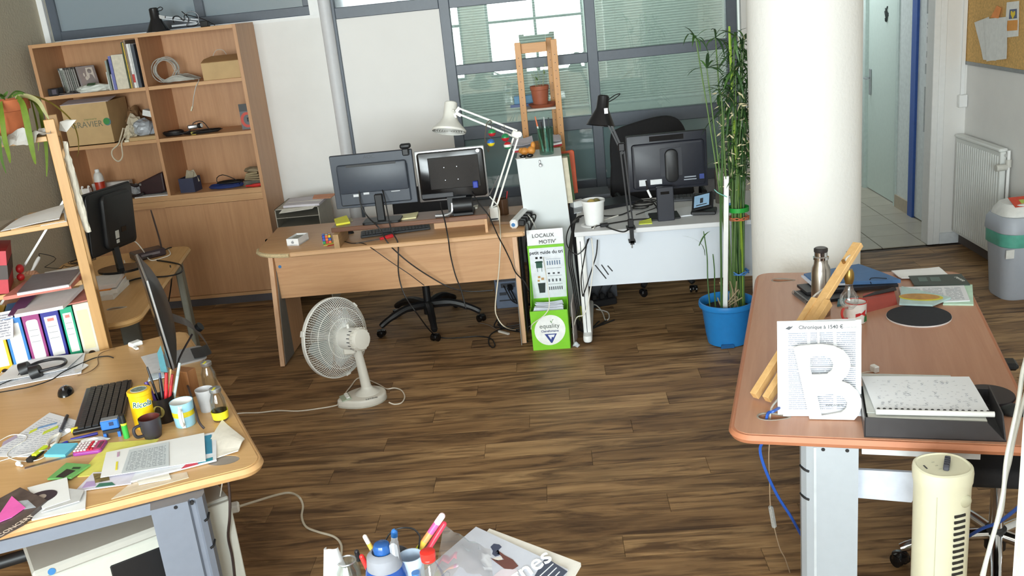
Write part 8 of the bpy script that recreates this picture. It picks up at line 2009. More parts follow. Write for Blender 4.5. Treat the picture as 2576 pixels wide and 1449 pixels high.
obj('cap',B().cyl((0,0,.06),(0,0,.092),.011,seg=20),BLACK,t,smooth=.6)
one('yellow_sharpener',B().box((0,0,.009),(.026,.018,.018),bev=.003),mat((236,206,40),.5),'tiny yellow sharpener by the keyboard','sharpener',loc=tuple(at(190,1087,DZ)),rz=.4)
one('white_eraser',B().ball((0,0,.008),.011,s=(1.2,.8,.72)),WHITEP,'small white eraser by the yellow sharpener','eraser',smooth=True,loc=tuple(at(173,1087,DZ)))
# left papers, pen, earphones, knife
flat('tabled_sheet','white sheet with colour tables at the left of the near desk','paper',[(-30,1150),(72,1150),(215,1065),(125,1040)],DZ,.002,printed((234,236,242),(196,200,212),22,2,.7,name='colour_table'),wob=.003,n=6)
for px4,c,lab in (([(72,1092),(92,1082),(96,1076),(76,1084)],(214,224,60),'a'),([(92,1080),(142,1066),(144,1062),(98,1074)],(120,160,206),'b'),([(106,1094),(146,1076),(146,1070),(110,1086)],(206,220,70),'c'),([(4,1122),(44,1100),(40,1094),(8,1112)],(186,170,196),'d')):
    obj('colour_block',B().sheet([at(x_,y_,DZ+.0055) for x_,y_ in px4],.0005,n=2),mat(c,.6),[o for o in bpy.data.objects if o.name == 'tabled_sheet'][0])
def pen(lab,pa_,pb_,c,cap,r_=.005,z=DZ,cap_frac=.35):
    A_,C_=at(*pa_,z+r_),at(*pb_,z+r_);t=thing('ball_pen',lab,'pen',None)
    obj('barrel',B().cyl(A_,A_+(C_-A_)*(1-cap_frac),r_,seg=12),mat(c,.35),t,smooth=.6);obj('cap',B().cyl(A_+(C_-A_)*(1-cap_frac),C_,r_*1.12,seg=12),mat(cap,.35),t,smooth=.6)
pen('dark translucent roller pen on the tabled sheet',(152,1084),(169,1046),(70,74,86),(30,30,34),.006,DZ+.004)
pen('dark blue ball pen below the keyboard',(178,1106),(246,1090),(50,46,150),(44,40,140))
pen('blue pen under the scissors',(140,1123),(170,1112),(40,44,150),(40,44,150))
t=thing('scissors','cream handled scissors on the near desk','scissors',None)
pa_,pb_=at(122,1118,DZ+.006),at(215,1104,DZ+.006)
obj('handle',B().tube([at(118,1120,DZ+.008),at(126,1106,DZ+.008),at(140,1096,DZ+.008),at(152,1092,DZ+.008),at(146,1104,DZ+.008),at(140,1115,DZ+.008),at(128,1122,DZ+.008)],.006,seg=8,smooth=4),mat((226,222,212),.5),t,smooth=True)
obj('blade',B().beam(at(150,1112,DZ+.004),pb_,.012,.003),mat((196,184,150),.4,metal=.3),t)
t=thing('box_cutter','yellow green and black utility cutter on the near desk','cutter',None)
obj('grip',B().beam(at(72,1160,DZ+.008),at(104,1134,DZ+.008),.026,.016,bev=.004),BLACK,t)
obj('slide',B().beam(at(84,1146,DZ+.017),at(116,1122,DZ+.014),.018,.01,bev=.003),mat((214,236,50),.4),t)
t=thing('earphones','white earphones with tangled cord at the left edge','earphones',None)
obj('cord',B().tube([at(0,1108,DZ+.006),at(30,1094,DZ+.006),at(65,1096,DZ+.006),at(60,1110,DZ+.006),at(30,1128,DZ+.006),at(18,1146,DZ+.004),at(40,1158,DZ+.004),at(80,1160,DZ+.004),at(110,1150,DZ+.004),at(120,1132,DZ+.004),at(100,1135,DZ+.02),at(50,1146,DZ+.004),at(0,1160,DZ+.004)],.0018,seg=5,smooth=6),CABLEW,t,smooth=True)
obj('ear_bud',B().ball(at(46,1166,DZ+.009),.0095).beam(at(46,1168,DZ+.006),at(56,1172,DZ+.006),.006,.006),WHITEP,t,smooth=.6)
flat('blue_sticky_pad','cyan sticky note pad on the near desk','sticky notes',[(112,1150),(165,1150),(197,1120),(140,1122)],DZ,.010,mat((110,206,234),.6,var=.02))
# calculator
c0=[at(182,1150,DZ),at(255,1140,DZ),at(282,1116,DZ),at(205,1122,DZ)]
fcm=frame(c0[0],c0[1]-c0[0],c0[3]-c0[0]);wc_,hc2=(c0[1]-c0[0]).length,(c0[3]-c0[0]).length
t=thing('pink_calculator','purple and pink pocket calculator with white keys','calculator',None)
obj('body',B().prism(rrect(wc_,hc2,.012,5,wc_/2,hc2/2),.012,M=fcm,bev=.003),mat((150,60,150),.4),t)
obj('face',B().prism(rrect(wc_*.94,hc2*.9,.01,5,wc_/2,hc2/2),.002,M=fcm @ Mx.Translation((0,0,.0122))),mat((196,70,120),.4),t)
obj('display',B().b2((wc_*.80,hc2*.2,.0143),(wc_*.93,hc2*.8,.0152),M=fcm),mat((110,60,80),.2),t)
for r_ in range(4):
    for k in range(6):
        obj('key',B().box((wc_*(.08+.115*k),hc2*(.16+.22*r_),.0165),(wc_*.085,hc2*.15,.005),bev=.0012,M=fcm),mat((206,44,56),.4) if k in (4,) or (k == 5 and r_ == 0) else mat((232,226,224),.4),t)
one('white_tissue',B().crumple(tuple(at(240,1112,DZ)),(.10,.05,.022),seed=33,sub=2,amp=.2),PAPER,'white crumpled slip above the pink calculator','tissue')
one('metal_ruler',B().beam(at(62,1178,DZ+.001),at(182,1146,DZ+.001),.016,.0016),mat((150,140,130),.3,metal=.7),'thin metal ruler below the cyan sticky pad','ruler')
flat('yellow_folder','yellow card under the printed sheets','folder',[(195,1200),(330,1190),(400,1105),(270,1115)],DZ,.002,mat((232,226,110),.6),n=4)
# big printed sheets at the front
flat('cream_paper','creased cream paper by the front corner of the near desk','paper',[(500,1165),(600,1140),(617,1112),(560,1060)],DZ,.003,mat((236,230,218),.7),wob=.014,seed=5,n=8)
t=thing('brochure','brochure with blue and red shapes under the printed table','brochure',None)
c_=[at(330,1215,DZ+.003),at(545,1160,DZ+.003),at(545,1090,DZ+.003),at(380,1120,DZ+.003)]
obj('pages',B().sheet(c_,.006,n=4),mat((230,232,238),.5),t)
obj('blue_print',B().sheet([at(514,1143,DZ+.0095),at(534,1140,DZ+.0095),at(532,1093,DZ+.0095),at(514,1097,DZ+.0095)],.0005,n=2),mat((50,136,170),.5),t)
obj('red_print',B().sheet([at(455,1180,DZ+.0095),at(500,1168,DZ+.0095),at(494,1160,DZ+.0095),at(470,1166,DZ+.0095)],.0005,n=2),mat((206,60,80),.5),t)
obj('teal_print',B().sheet([at(495,1168,DZ+.0095),at(535,1158,DZ+.0095),at(535,1150,DZ+.0095),at(505,1158,DZ+.0095)],.0005,n=2),mat((40,140,160),.5),t)
t=thing('table_sheet','large white sheet with a printed grey table','paper',None)
c_=[at(253,1203,DZ+.011),at(518,1160,DZ+.011),at(514,1090,DZ+.011),at(268,1140,DZ+.011)]
obj('sheet',B().sheet(c_,.002,wob=.003,n=6),PAPER,t)
obj('table_print',B().sheet([at(305,1192,DZ+.0165),at(425,1172,DZ+.0165),at(425,1112,DZ+.0165),at(325,1132,DZ+.0165)],.0005,n=2),printed((206,212,216),(150,158,166),16,8,.8,name='grey_table'),t)
obj('yellow_mark',B().sheet([at(290,1183,DZ+.0165),at(295,1182,DZ+.0165),at(297,1161,DZ+.0165),at(292,1162,DZ+.0165)],.0005,n=1),YELLOW,t)
obj('pink_mark',B().sheet([at(294,1150,DZ+.0165),at(300,1148,DZ+.0165),at(301,1136,DZ+.0165),at(295,1138,DZ+.0165)],.0005,n=1),mat((196,160,186),.6),t)
t=thing('small_poster','leaflet with yellow flowers and purple print near the desk front','leaflet',None)
c_=[at(188,1238,DZ+.003),at(330,1218,DZ+.003),at(345,1185,DZ+.003),at(235,1190,DZ+.003)]
obj('leaflet',B().sheet(c_,.003,n=4),mat((222,218,232),.5),t)
obj('flower_print',B().sheet([at(240,1215,DZ+.0065),at(276,1208,DZ+.0065),at(272,1190,DZ+.0065),at(234,1192,DZ+.0065)],.0005,n=2),mat((120,104,60),.5,var=.6,scale=60),t)
obj('green_print',B().sheet([at(240,1226,DZ+.0065),at(290,1220,DZ+.0065),at(282,1213,DZ+.0065),at(250,1216,DZ+.0065)],.0005,n=2),mat((60,120,100),.5),t)
obj('purple_print',B().sheet([at(206,1228,DZ+.0065),at(240,1222,DZ+.0065),at(238,1210,DZ+.0065),at(218,1212,DZ+.0065)],.0005,n=2),mat((186,160,206),.5),t)
t=thing('green_card','green card with a black picture on the near desk','card',None)
c_=[at(120,1208,DZ+.006),at(180,1205,DZ+.006),at(228,1172,DZ+.006),at(168,1168,DZ+.006)]
obj('card',B().sheet(c_,.006,n=3),mat((112,176,100),.5),t)
obj('picture_print',B().sheet([at(140,1200,DZ+.0125),at(160,1202,DZ+.0125),at(190,1184,DZ+.0125),at(168,1180,DZ+.0125)],.0005,n=2),mat((44,40,36),.5),t)
obj('title_print',B().sheet([at(180,1180,DZ+.0125),at(200,1180,DZ+.0125),at(203,1175,DZ+.0125),at(184,1175,DZ+.0125)],.0005,n=2),mat((40,70,40),.5),t)
flat('laminate_card','plain translucent sheet at the very front of the near desk','sheet',[(280,1256),(475,1202),(470,1188),(330,1215)],DZ,.0012,mat((226,206,180),.4))
flat('folded_letter','folded letter with a long beige corner at the front edge','letter',[(350,1222),(430,1205),(425,1192),(345,1212)],DZ+.002,.002,mat((238,232,220),.7),wob=.004)
# photo cards and disc case at the left front
flat('white_cards','white cards below the round photograph','cards',[(80,1310),(215,1282),(218,1235),(110,1258)],DZ,.004,PAPER,n=3)
t=thing('photo_card','white card with a round dark photograph','card',None)
c_=[at(110,1285,DZ+.005),at(178,1262,DZ+.005),at(170,1206,DZ+.005),at(70,1232,DZ+.005)]
obj('card',B().sheet(c_,.008,n=3),PAPER,t)
fp=frame(at(100,1252,DZ+.0135),c_[1]-c_[0],c_[3]-c_[0])
obj('round_photo_print',B().prism([(.052*math.cos(2*PI*i/28),.045*math.sin(2*PI*i/28)) for i in range(28)],.0006,M=fp),mat((52,44,56),.4),t)
obj('figure_print',B().prism([(.014*math.cos(2*PI*i/14)+.006,.018*math.sin(2*PI*i/14)) for i in range(14)],.0006,M=fp @ Mx.Translation((0,0,.0007))),mat((170,156,146),.5),t)
flat('dark_leaflet','white leaflet with dark edge under the photo card','leaflet',[(105,1290),(200,1262),(212,1235),(170,1230)],DZ+.009,.003,mat((206,206,206),.5))
t=thing('disc_box','dark disc box with pink sticky note at the left front edge','disc box',None)
c_=[at(-20,1365,DZ+.0),at(60,1322,DZ+.0),at(122,1270,DZ+.0),at(54,1238,DZ+.0),at(-60,1300,DZ)]
b=B();bt=[b.bm.verts.new(v) for v in c_];tp=[b.bm.verts.new(v+V((0,0,.018))) for v in c_]
for i in range(5):b.bm.faces.new((bt[i],bt[(i+1) % 5],tp[(i+1) % 5],tp[i]))
b.bm.faces.new(tp);b.bm.faces.new(bt[::-1])
obj('case',b,mat((84,74,70),.35,var=.45,scale=26),t)
obj('mountain_print',B().sheet([at(40,1285,DZ+.0185),at(90,1276,DZ+.0185),at(70,1258,DZ+.0185),at(36,1262,DZ+.0185)],.0006,n=2),mat((176,182,190),.4,var=.2),t)
text('CONCERT',.026,mat((226,206,190),.5),frame(at(40,1322,DZ+.0195),at(62,1308,DZ)-at(15,1337,DZ),V((0,0,1)).cross(at(62,1308,DZ)-at(15,1337,DZ))),t)
obj('pink_note',B().sheet([at(-20,1322,DZ+.0195),at(30,1302,DZ+.0195),at(64,1278,DZ+.0195),at(30,1249,DZ+.0195)],.002,n=3),mat((244,106,190),.5),t)
# ---- multifunction printer under the desk
pt=[at(55,1378,.52),at(520,1290,.52)]
t=thing('printer','pale grey office printer standing under the near desk','printer',None)
PG=mat((176,174,166),.5,var=.02);PG2=mat((190,190,180),.5,var=.02)
pl0,pl1=at(85,1438,.55),at(381,1328,.55)
dx_=(pl1-pl0);dx_.z=0;wp=dx_.length+.16;fp=frame((pl0.x,pl0.y,0),dx_,V((0,0,1)).cross(dx_))
obj('body',B().b2((0,0,.02),(wp,.42,.512),bev=.01,M=fp),PG2,t)
obj('scanner_lid',B().b2((-.006,-.006,.515),(wp+.006,.42,.55),bev=.008,M=fp),PG,t)
obj('output_recess',B().b2((wp*.40,-.004,.24),(wp*.74,.05,.475),bev=.006,M=fp),BLACK,t)
obj('paper_drawer',B().b2((.01,-.004,.03),(wp-.01,.01,.17),bev=.004,M=fp),PG,t)
obj('blue_sticker',B().cyl(fp @ V((wp*.09,-.008,.532)),fp @ V((wp*.09,-.0055,.532)),.0115,seg=18),BLUEST,t)
obj('feet',B().b2((.02,.02,0),(wp-.02,.40,.022),M=fp),DGREY,t)
t=thing('pedestal','pale grey drawer unit beside the printer under the near desk','drawer unit',None)
a0=at(528,1268,.60);a1=at(556,1280,.60)
fq=frame((a0.x+.012,a0.y+.02,0),dx_,V((0,0,1)).cross(dx_))
obj('cabinet',B().b2((-.055,.03,.01),(.05,.40,.585),bev=.004,M=fq),PG,t)
obj('front_panel',B().b2((-.055,.012,.03),(.05,.029,.575),bev=.003,M=fq),PG2,t)
# chair leg at far left bottom
t=thing('chair_armrest','black chair arm at the lower left corner','chair',None)
obj('arm',B().tube([at(-30,1425,.42),at(20,1410,.42),at(70,1395,.42)],.022,seg=10,smooth=3),BLACK,t,smooth=True)
obj('arm_post',B().tube([at(-30,1425,.42),at(-30,1425,.42)+V((0,.0,-.42))],.02,seg=10),BLACK,t,smooth=True)
# extension socket with white cord on the floor
t=thing('extension_socket','white extension socket with long beige cord','power strip',None)
q0,q1=at(566,1282,.30),at(600,1276,.30)
zq=.30
obj('socket',B().beam(at(556,1284,zq),at(602,1274,zq),.046,.032,bev=.006),WHITEP,t,smooth=.5)
obj('cord',B().tube([at(602,1274,zq),at(640,1262,zq-.05),at(700,1244,zq-.16),at(730,1240,.1),at(752,1250,.03),at(762,1272,.005),at(759,1300,.005),at(770,1325,.005),at(800,1338,.005),at(840,1350,.005),at(858,1370,.005),at(858,1400,.005),at(850,1420,.005)],.005,seg=8,smooth=6),mat((206,196,176),.6),t,smooth=True)
obj('mount',B().beam(at(556,1284,zq),at(556,1284,zq)+V((-.06,.02,0)),.03,.03),WHITEP,t)
wire('white_thread',[at(560,1208,DZ-.034),aty(556,1235,2.78),aty(552,1255,2.80),aty(548,1262,2.84)],.002,CABLEW,'short white lead under the near desk corner')
wire('dark_cable',[at(574,1205,DZ-.034),aty(578,1250,2.72),aty(578,1300,2.72),aty(574,1350,2.74),aty(584,1400,2.75),aty(590,1449,2.75),aty(596,1520,2.75)],.0046,mat((54,40,36),.5),'dark brown cable hanging from the near desk corner')
# ================================================================== person seated at the light oak desk (only a forearm and the legs show)
def skin_mesh(name,joints,edges,material,parent,sub=2,root=0):
    """continuous body from joints (position, radius) and bones"""
    me=bpy.data.meshes.new(name);me.from_pydata([j[0] for j in joints],edges,[]);me.update()
    o=bpy.data.objects.new(name,me);COL.objects.link(o)
    md=o.modifiers.new('skin','SKIN');md.use_smooth_shade=True
    for i,j in enumerate(joints):
        r_=j[1];me.skin_vertices[0].data[i].radius=(r_,r_) if not isinstance(r_,tuple) else r_
        me.skin_vertices[0].data[i].use_root=(i == root)
    sd=o.modifiers.new('sub','SUBSURF');sd.levels=sub;sd.render_levels=sub
    dg=bpy.context.evaluated_depsgraph_get();m2=bpy.data.meshes.new_from_object(o.evaluated_get(dg))
    bpy.data.objects.remove(o);m2.name=name;m2.materials.clear();m2.materials.append(material)
    for p in m2.polygons:p.use_smooth=True
    o=bpy.data.objects.new(name,m2);COL.objects.link(o);o.parent=parent
    return o
SKIN=mat((206,152,122),.55,var=.05,scale=18)
SHIRT=mat((176,44,50),.85,var=.06);TROU=mat((58,48,46),.9,var=.12,scale=50);HAIR=mat((52,38,30),.8,var=.2)
t=thing('person','seated person in dark trousers holding a white cord behind the pine shelf','person',None)
hip=V((-3.30,4.24,.52));chest=V((-3.28,4.27,.92));neck=V((-3.26,4.31,1.12));head=V((-3.24,4.35,1.26))
wr=at(50,716,.90);el=at(8,776,.87);hd=at(72,696,.91)
kneeR,kneeL=V((-2.86,4.70,.53)),V((-3.02,4.78,.53));ankR,ankL=at(378,838,.10),at(318,858,.12)
ankR=V((-2.56,5.00,.10));ankL=V((-2.66,5.22,.10))
J=[(hip,.15),(V((-3.30,4.25,.72)),(.15,.12)),(chest,(.17,.12)),(neck,.055),(head+V((0,0,-.06)),.07),(head+V((.01,.01,.06)),.085),
     (V((-3.10,4.20,1.04)),.065),(V((-2.95,4.22,.93)),.050),(el,.044),(wr,.028),((wr+hd)/2+V((0,0,0)),(.034,.022)),(hd,(.036,.020)),
     (V((-3.46,4.36,1.04)),.065),(V((-3.48,4.50,.88)),.048),(V((-3.34,4.68,.80)),.036),(V((-3.28,4.76,.79)),(.034,.02)),
     (V((-3.18,4.30,.52)),.095),(kneeR,.068),((kneeR+ankR)/2,.060),(ankR,.045),(ankR+V((.10,.10,-.045)),.035),
     (V((-3.36,4.34,.52)),.095),(kneeL,.068),((kneeL+ankL)/2,.060),(ankL,.045),(ankL+V((.10,.08,-.045)),.035)]
E_b=[(0,1),(1,2),(2,3),(3,4),(4,5),(2,6),(6,7),(7,8),(8,9),(9,10),(10,11),(2,12),(12,13),(13,14),(14,15),(0,16),(16,17),(17,18),(18,19),(19,20),(0,21),(21,22),(22,23),(23,24),(24,25)]
body=skin_mesh('body',J,E_b,SKIN,t)
# fingers of the visible hand: four curled over the cord, thumb at the side of the palm
fwd_=(hd-wr).normalized();sidev=fwd_.cross(V((0,0,1))).normalized();upv=sidev.cross(fwd_).normalized()
for k,(s_,l_) in enumerate(((-.026,.062),(-.009,.072),(.009,.068),(.025,.052))):
    b0_=hd+sidev*s_;pts=[b0_,b0_+fwd_*l_*.45+upv*.012,b0_+fwd_*l_*.85+upv*.004,b0_+fwd_*l_-upv*.016]
    obj('finger',B().tube(pts,[.0098,.0092,.0085,.0065],seg=10,smooth=4),SKIN,t,smooth=True)
th0=(wr*.45+hd*.55)+sidev*.028
obj('thumb',B().tube([th0,th0+sidev*.022+fwd_*.018+upv*.004,th0+sidev*.026+fwd_*.045+upv*.008,th0+sidev*.014+fwd_*.062+upv*.010],[.012,.011,.010,.007],seg=10,smooth=4),SKIN,t,smooth=True)
# face and hair
fd=V((.35,.94,0)).normalized();sdv=V((-fd.y,fd.x,0))
hc_=head+V((.005,.005,.02))
obj('nose',B().tube([hc_+fd*.088+V((0,0,.02)),hc_+fd*.108+V((0,0,-.012)),hc_+fd*.092+V((0,0,-.02))],[.008,.013,.010],seg=8,smooth=3),SKIN,t,smooth=True)
for s_ in (-1,1):
    obj('eye',B().ball(hc_+fd*.080+sdv*s_*.030+V((0,0,.016)),.011),mat((232,228,222),.3),t,smooth=True)
    obj('ear',B().ball(hc_+sdv*s_*.086+V((0,0,.0)),.026,s=(.5,.5,1)),SKIN,t,smooth=True)
obj('mouth',B().tube([hc_+fd*.082-sdv*.022+V((0,0,-.048)),hc_+fd*.090+V((0,0,-.05)),hc_+fd*.082+sdv*.022+V((0,0,-.048))],.005,seg=6,smooth=3),mat((168,96,84),.5),t,smooth=True)
obj('hair',B().ball(hc_-fd*.014+V((0,0,.040)),.098,s=(1,1,.9)),HAIR,t,smooth=True)
JS=[(hip+V((0,0,.04)),.165),(V((-3.30,4.25,.74)),(.165,.135)),(chest,(.185,.135)),(neck+V((0,0,-.05)),.07),(V((-3.10,4.20,1.04)),.08),(V((-3.00,4.21,.97)),.068),(V((-3.46,4.36,1.04)),.08),(V((-3.475,4.46,.93)),.066)]
skin_mesh('shirt',JS,[(0,1),(1,2),(2,3),(2,4),(4,5),(2,6),(6,7)],SHIRT,t)
JT=[(hip,.165)]+[(p_,r_+.022 if not isinstance(r_,tuple) else r_) for p_,r_ in (J[16],J[17],J[18],(J[19][0]+V((0,0,.02)),.05))]+[(p_,r_+.022 if not isinstance(r_,tuple) else r_) for p_,r_ in (J[21],J[22],J[23],(J[24][0]+V((0,0,.02)),.05))]
skin_mesh('trousers',JT,[(0,1),(1,2),(2,3),(3,4),(0,5),(5,6),(6,7),(7,8)],TROU,t)
for a_ in (ankR,ankL):obj('shoe',B().prism(rrect(.10,.28,.045,6),.075,M=Mx.Translation((a_.x+.05,a_.y+.045,0)) @ Mx.Rotation(-.75,4,'Z'),bev=.025,seg=3),mat((34,30,30),.6),t,smooth=.8)
tc=thing('task_chair','black task chair under the seated person','chair',None)
star_base(tc,-3.34,4.20,.2,.28)
obj('gas_column',B().cyl((-3.34,4.20,.17),(-3.34,4.20,.30),.025,seg=16),BLACK,tc,smooth=.6)
obj('seat',B().prism(rrect(.46,.46,.1,6),.065,M=Mx.Translation((-3.31,4.24,.30)) @ Mx.Rotation(-.35,4,'Z'),bev=.022,seg=3),FAB,tc,smooth=.7)
obj('backrest',B().prism(rrect(.42,.40,.09,6),.05,M=Mx.Translation((-3.40,4.00,.72)) @ Mx.Rotation(-.35,4,'Z') @ Mx.Rotation(PI/2,4,'X'),bev=.018,seg=3),FAB,tc,smooth=.7)
obj('back_bar',B().tube([(-3.34,4.18,.32),(-3.41,3.97,.34),(-3.42,3.95,.60)],.018,seg=8,smooth=3),BLACK,tc,smooth=True)
t=thing('white_stylus','white cord grip with thin dark lead held in the hand','stylus',None)
pa_,pb_=hd+fwd_*.045+V((0,0,.012)),hd+fwd_*.045+V((.05,.03,.085))
obj('grip',B().tube([pa_-V((.01,.01,.02)),(pa_+pb_)/2,pb_],[.007,.010,.006],seg=10,smooth=3),WHITEP,t,smooth=True)
obj('lead',B().tube([pb_,pb_+V((.006,.004,.016)),pb_+V((.06,.05,-.03)),at(112,672,DZ+.004)],.0022,seg=6,smooth=4),CABLEB,t,smooth=True)
# ================================================================== foreground table just under the camera
t=thing('front_table','pale work table at the bottom of the picture','table',None)
obj('tabletop',B().b2((-.95,1.10,DZ-.03),(.22,1.965,DZ),bev=.003),mat((206,196,182),.5),t)
for x_ in (-.90,.17):
    for y_ in (1.15,1.91):obj('leg',B().b2((x_-.025,y_-.025,0),(x_+.025,y_+.025,DZ-.03),bev=.003),mat((150,152,156),.4),t)
def up(px,py,Y):return aty(px,py,Y)
# magazine pile
ZM=.842
for k,(th,c,lab) in enumerate(((.060,(206,200,190),'thick pile of documents under the magazines'),(.040,(220,216,210),'upper pile of documents under the magazines'))):
    z_=DZ+(0 if k == 0 else .060)
    one('document_pile',B().b2((-.34+.02*k,1.66,z_),(-.06-.02*k,1.96-.02*k,z_+th),bev=.002),mat(c,.7,var=.04),lab,'papers','documents under the magazines')
z_=DZ+.100
def msheet(name,label,px4,z,th,m_,cat='magazine'):return one(name,B().sheet([at(x_,y_,z) for x_,y_ in px4],th,n=4),m_,label,cat)
msheet('magazine','white edged magazine under the fashion magazine',[(1120,1480),(1405,1520),(1462,1425),(1232,1338)],z_,.010,mat((232,228,220),.5))
t=thing('fashion_magazine','glossy magazine with a kneeling figure in a dark hat','magazine',None)
zc=z_+.0102
c_=[at(1040,1465,zc),at(1380,1545,zc),at(1428,1437,zc),at(1198,1330,zc)]
obj('cover',B().sheet(c_,.006,n=4),mat((206,210,222),.35,var=.03),t)
zp=zc+.0066
def mp(name,px,c,th=.0005,m_=None):
    b=B();vs=[b.bm.verts.new(at(x_,y_,zp)) for x_,y_ in px];f=b.bm.faces.new(vs);g=bmesh.ops.extrude_face_region(b.bm,geom=[f]);bmesh.ops.translate(b.bm,vec=(0,0,th),verts=[v for v in g['geom'] if isinstance(v,bmesh.types.BMVert)])
    return obj(name,b,m_ or mat(c,.4,var=.06),t)
mp('dark_corner_print',[(1345,1449),(1390,1475),(1428,1438),(1372,1402)],(74,80,98))
mp('hat_print',[(1234,1376),(1242,1368),(1256,1370),(1262,1376),(1254,1384),(1258,1396),(1246,1400),(1238,1394),(1240,1386)],(70,76,100))
mp('limb_print',[(1244,1392),(1252,1384),(1268,1396),(1290,1408),(1304,1424),(1290,1433),(1268,1430),(1252,1418),(1234,1404),(1252,1410),(1268,1408),(1258,1396)],(112,70,64))
mp('dress_print',[(1240,1404),(1262,1400),(1264,1408),(1250,1412)],(226,220,214))
mp('skirt_print',[(1262,1432),(1300,1432),(1310,1460),(1250,1462),(1240,1450)],(222,212,220))
zp += .0008
ft=frame(at(1325,1432,zp),at(1372,1400,zp)-at(1282,1462,zp),V((0,0,1)).cross(at(1372,1400,zp)-at(1282,1462,zp)))
text('gnes',.075,mat((246,246,248),.4),ft,t,name='masthead',shear=.45,bold=.001)
for k in range(3):
    a_,b_=(1355+14*k,1452+6*k),(1392+8*k,1418+10*k)
    obj('caption_line',B().beam(at(*a_,zp),at(*b_,zp),.0025,.0006),mat((236,238,242),.5),t)
t=thing('plastic_pouch','clear crumpled plastic pouch on the magazine','pouch',None)
b=B();rd=random.Random(22);gv=[];c4=[at(1085,1490,zc+.01),at(1245,1500,zc+.01),at(1235,1395,zc+.02),at(1118,1332,zc+.05)]
n=9
for j in range(n+1):
    row=[]
    for i in range(n+1):
        u,v_=i/n,j/n;p_=(c4[0]*(1-u)+c4[1]*u)*(1-v_)+(c4[3]*(1-u)+c4[2]*u)*v_
        row.append(b.bm.verts.new(p_+V((0,0,rd.uniform(.0,.016)+.02*math.sin(PI*u)*math.sin(PI*v_)))))
    gv.append(row)
for j in range(n):
    for i in range(n):b.bm.faces.new((gv[j][i],gv[j][i+1],gv[j+1][i+1],gv[j+1][i]))
obj('film',b,glass((.95,.95,.97),.04,.08,name='plastic_film',frost=.12,fcol=(.85,.85,.9)),t,smooth=3.1)
# blue drinking bottle
yb=1.80;c=up(972,1449,yb);tp=up(960,1366,yb)
t=thing('blue_bottle','translucent blue drinking bottle with grey collar and blue spout','bottle',(c.x+.0,yb,DZ))
zt_=tp.z-DZ
BL2=mat((36,84,170),.15,trans=.35,var=.05)
obj('body',B().lathe([(0,0),(.045,0),(.047,.004),(.047,zt_-.085),(.043,zt_-.062),(.038,zt_-.055)],40),BL2,t,smooth=.6)
obj('collar',B().lathe([(.0385,zt_-.062),(.040,zt_-.058),(.037,zt_-.030),(.030,zt_-.022),(.024,zt_-.020)],40),mat((150,152,160),.4,trans=.2),t,smooth=.6)
obj('collar_wing',B().box((.028,.0,zt_-.022),(.018,.03,.05),bev=.006),mat((160,162,168),.4),t,smooth=.6)
obj('spout',B().lathe([(.020,zt_-.022),(.020,zt_-.010),(.017,zt_-.002),(.014,zt_),(0,zt_)],28),mat((40,96,170),.2,trans=.3),t,smooth=.6)
# plastic bottle with red cap
yb=1.72;c=up(1084,1449,yb);tp=up(1078,1386,yb);zt_=tp.z-DZ
t=thing('red_cap_bottle','clear plastic bottle with a red screw cap','bottle',(c.x,yb,DZ))
obj('shell',B().lathe([(0,0),(.03,0),(.032,.006),(.032,max(.03,zt_-.09)),(.028,zt_-.06),(.014,zt_-.028),(.0125,zt_-.016)],32),glass((.96,.97,.97),.04,0,name='clear_plastic'),t,smooth=True)
obj('cap',B().lathe([(.0155,zt_-.022),(.016,zt_-.018),(.015,zt_-.016),(.0165,zt_-.013),(.0165,zt_-.001),(.0145,zt_),(0,zt_)],28),mat((214,44,34),.35),t,smooth=.6)
# glass jar, wire cup with pens
yb=1.86;c=up(878,1449,yb);tp=up(880,1410,yb);zt_=tp.z-DZ
t=thing('glass_jar','small glass jar at the bottom edge of the picture','jar',(c.x,yb,DZ))
obj('glass',B().lathe([(0,0),(.028,0),(.030,.006),(.030,zt_-.02),(.022,zt_-.008),(.021,zt_),(.018,zt_),(.019,zt_-.01),(.027,zt_-.022),(.027,.008),(0,.008)],32),glass((.95,.97,.95),.04,0,name='jar_glass'),t,smooth=True)
obj('rim',B().tube([(.021*math.cos(2*PI*i/28),.021*math.sin(2*PI*i/28),zt_) for i in range(28)],.0022,seg=6,closed=True),SILVER,t,smooth=True)
yb=1.88;c=up(985,1449,yb);tp=up(985,1400,yb)
t=thing('pen_pot','grey metal pen pot behind the blue bottle','pen pot',(c.x,yb,DZ))
zt_=tp.z-DZ+.0
obj('pot',B().lathe([(0,0),(.048,0),(.050,zt_),(.0485,zt_),(.046,.004),(0,.004)],36),mat((110,112,118),.35,metal=.5),t,smooth=.6)
pc2=V((c.x,yb,DZ))
def fpen(lab,p0,p1,r_,segs,Y0,Y1,cat='pen',name='marker'):
    A_,C_=up(*p0,Y0),up(*p1,Y1);t=thing(name,lab,cat,None,group='pens in the grey pot')
    for u0,u1,col_,rr in segs:obj('barrel' if u0 == 0 else 'band',B().cyl(A_+(C_-A_)*u0,A_+(C_-A_)*u1,r_*rr,seg=14),mat(col_,.3),t,smooth=.6)
    obj('end_cap',B().ball(C_,r_*1.0,seg=12),mat(segs[-1][2],.3),t,smooth=True)
fpen('long highlighter tube in pink, yellow and orange',(1020,1430),(1112,1298),.0078,[(0,.18,(226,60,90),1),(.18,.42,(196,206,40),1),(.42,.52,(236,190,70),1),(.52,.68,(240,150,90),1),(.68,.86,(240,90,150),1),(.86,1,(240,210,216),1)],1.88,1.90)
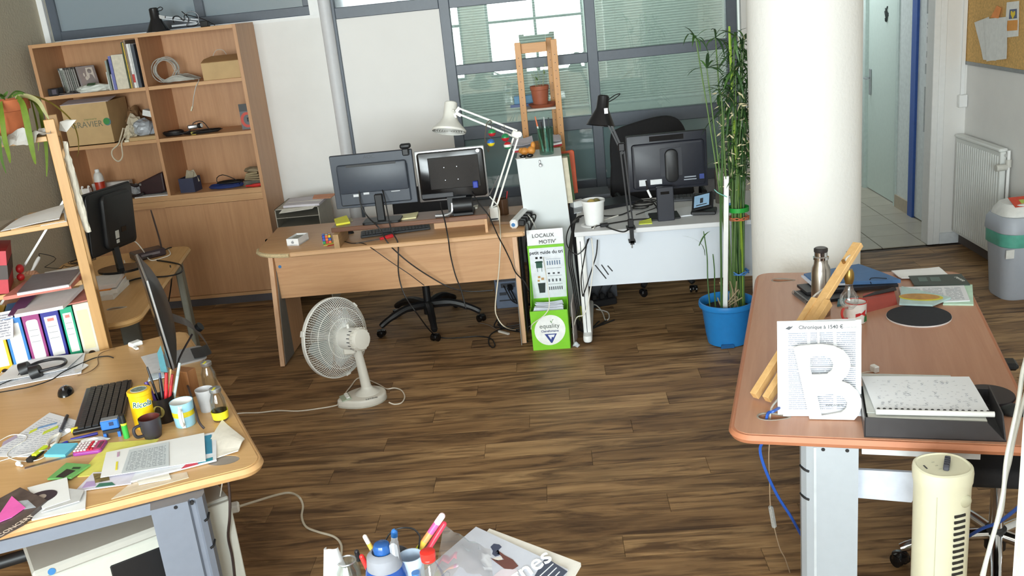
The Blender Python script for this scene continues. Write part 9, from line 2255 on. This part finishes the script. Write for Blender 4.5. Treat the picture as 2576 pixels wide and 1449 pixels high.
fpen('pink red marker behind the highlighter tube',(1050,1425),(1117,1318),.0068,[(0,1,(222,60,84),1)],1.90,1.93)
fpen('blue capped white marker in the pot',(992,1400),(992,1338),.0078,[(0,.82,(226,232,240),1),(.82,1,(50,120,200),1.05)],1.87,1.87)
fpen('yellow tipped brush pen in the pot',(940,1390),(918,1350),.0055,[(0,.6,(236,200,90),1),(.6,1,(226,214,204),1)],1.90,1.90)
fpen('red pen at the left of the pot',(930,1440),(910,1400),.006,[(0,1,(206,44,40),1)],1.84,1.84)
fpen('black capped pen beside the jar',(902,1410),(897,1388),.006,[(0,1,(40,36,40),1)],1.90,1.90)
wire('black_loop',[up(970,1358,1.87),up(985,1338,1.87),up(1010,1328,1.87),up(1038,1330,1.88),up(1052,1342,1.88),up(1056,1356,1.88),up(1050,1400,1.88)],.0022,CABLEB,'black cord loop above the pen pot')
t=thing('curled_paper','white paper curled into a cone at the bottom edge','paper',None)
yb=1.84;b=B();n=16;A_,C_=[],[]
p0,p1=up(845,1520,yb),up(826,1383,yb)
for i in range(n+1):
    a_=-2.2+4.2*i/n;r0_,r1_=.055,.016
    A_.append(b.bm.verts.new(V((p0.x+r0_*math.sin(a_),yb-r0_*.8*math.cos(a_)+.05,DZ+.001))));C_.append(b.bm.verts.new(V((p1.x+r1_*math.sin(a_),yb-r1_*math.cos(a_)+.02,p1.z-.012*abs(math.sin(a_/2))))))
for i in range(n):b.bm.faces.new((A_[i],A_[i+1],C_[i+1],C_[i]))
bmesh.ops.solidify(b.bm,geom=b.bm.faces[:],thickness=.0012)
obj('sheet',b,PAPER,t,smooth=True)
one('blue_badge',B().cyl((up(1046,1440,1.80).x,1.80,DZ),(up(1046,1440,1.80).x,1.80,up(1046,1440,1.80).z),.010,seg=18),mat((60,110,170),.4),'small blue tube between the bottles','tube',smooth=.6)
one('pale_cup',B().lathe([(0,0),(.024,0),(.028,.20),(.026,.20),(.022,.004),(0,.004)],24),mat((206,222,240),.4,trans=.3),'pale blue plastic beaker beside the blue bottle','beaker',smooth=.6,loc=(up(1030,1440,1.80).x,1.835,DZ))

finish()
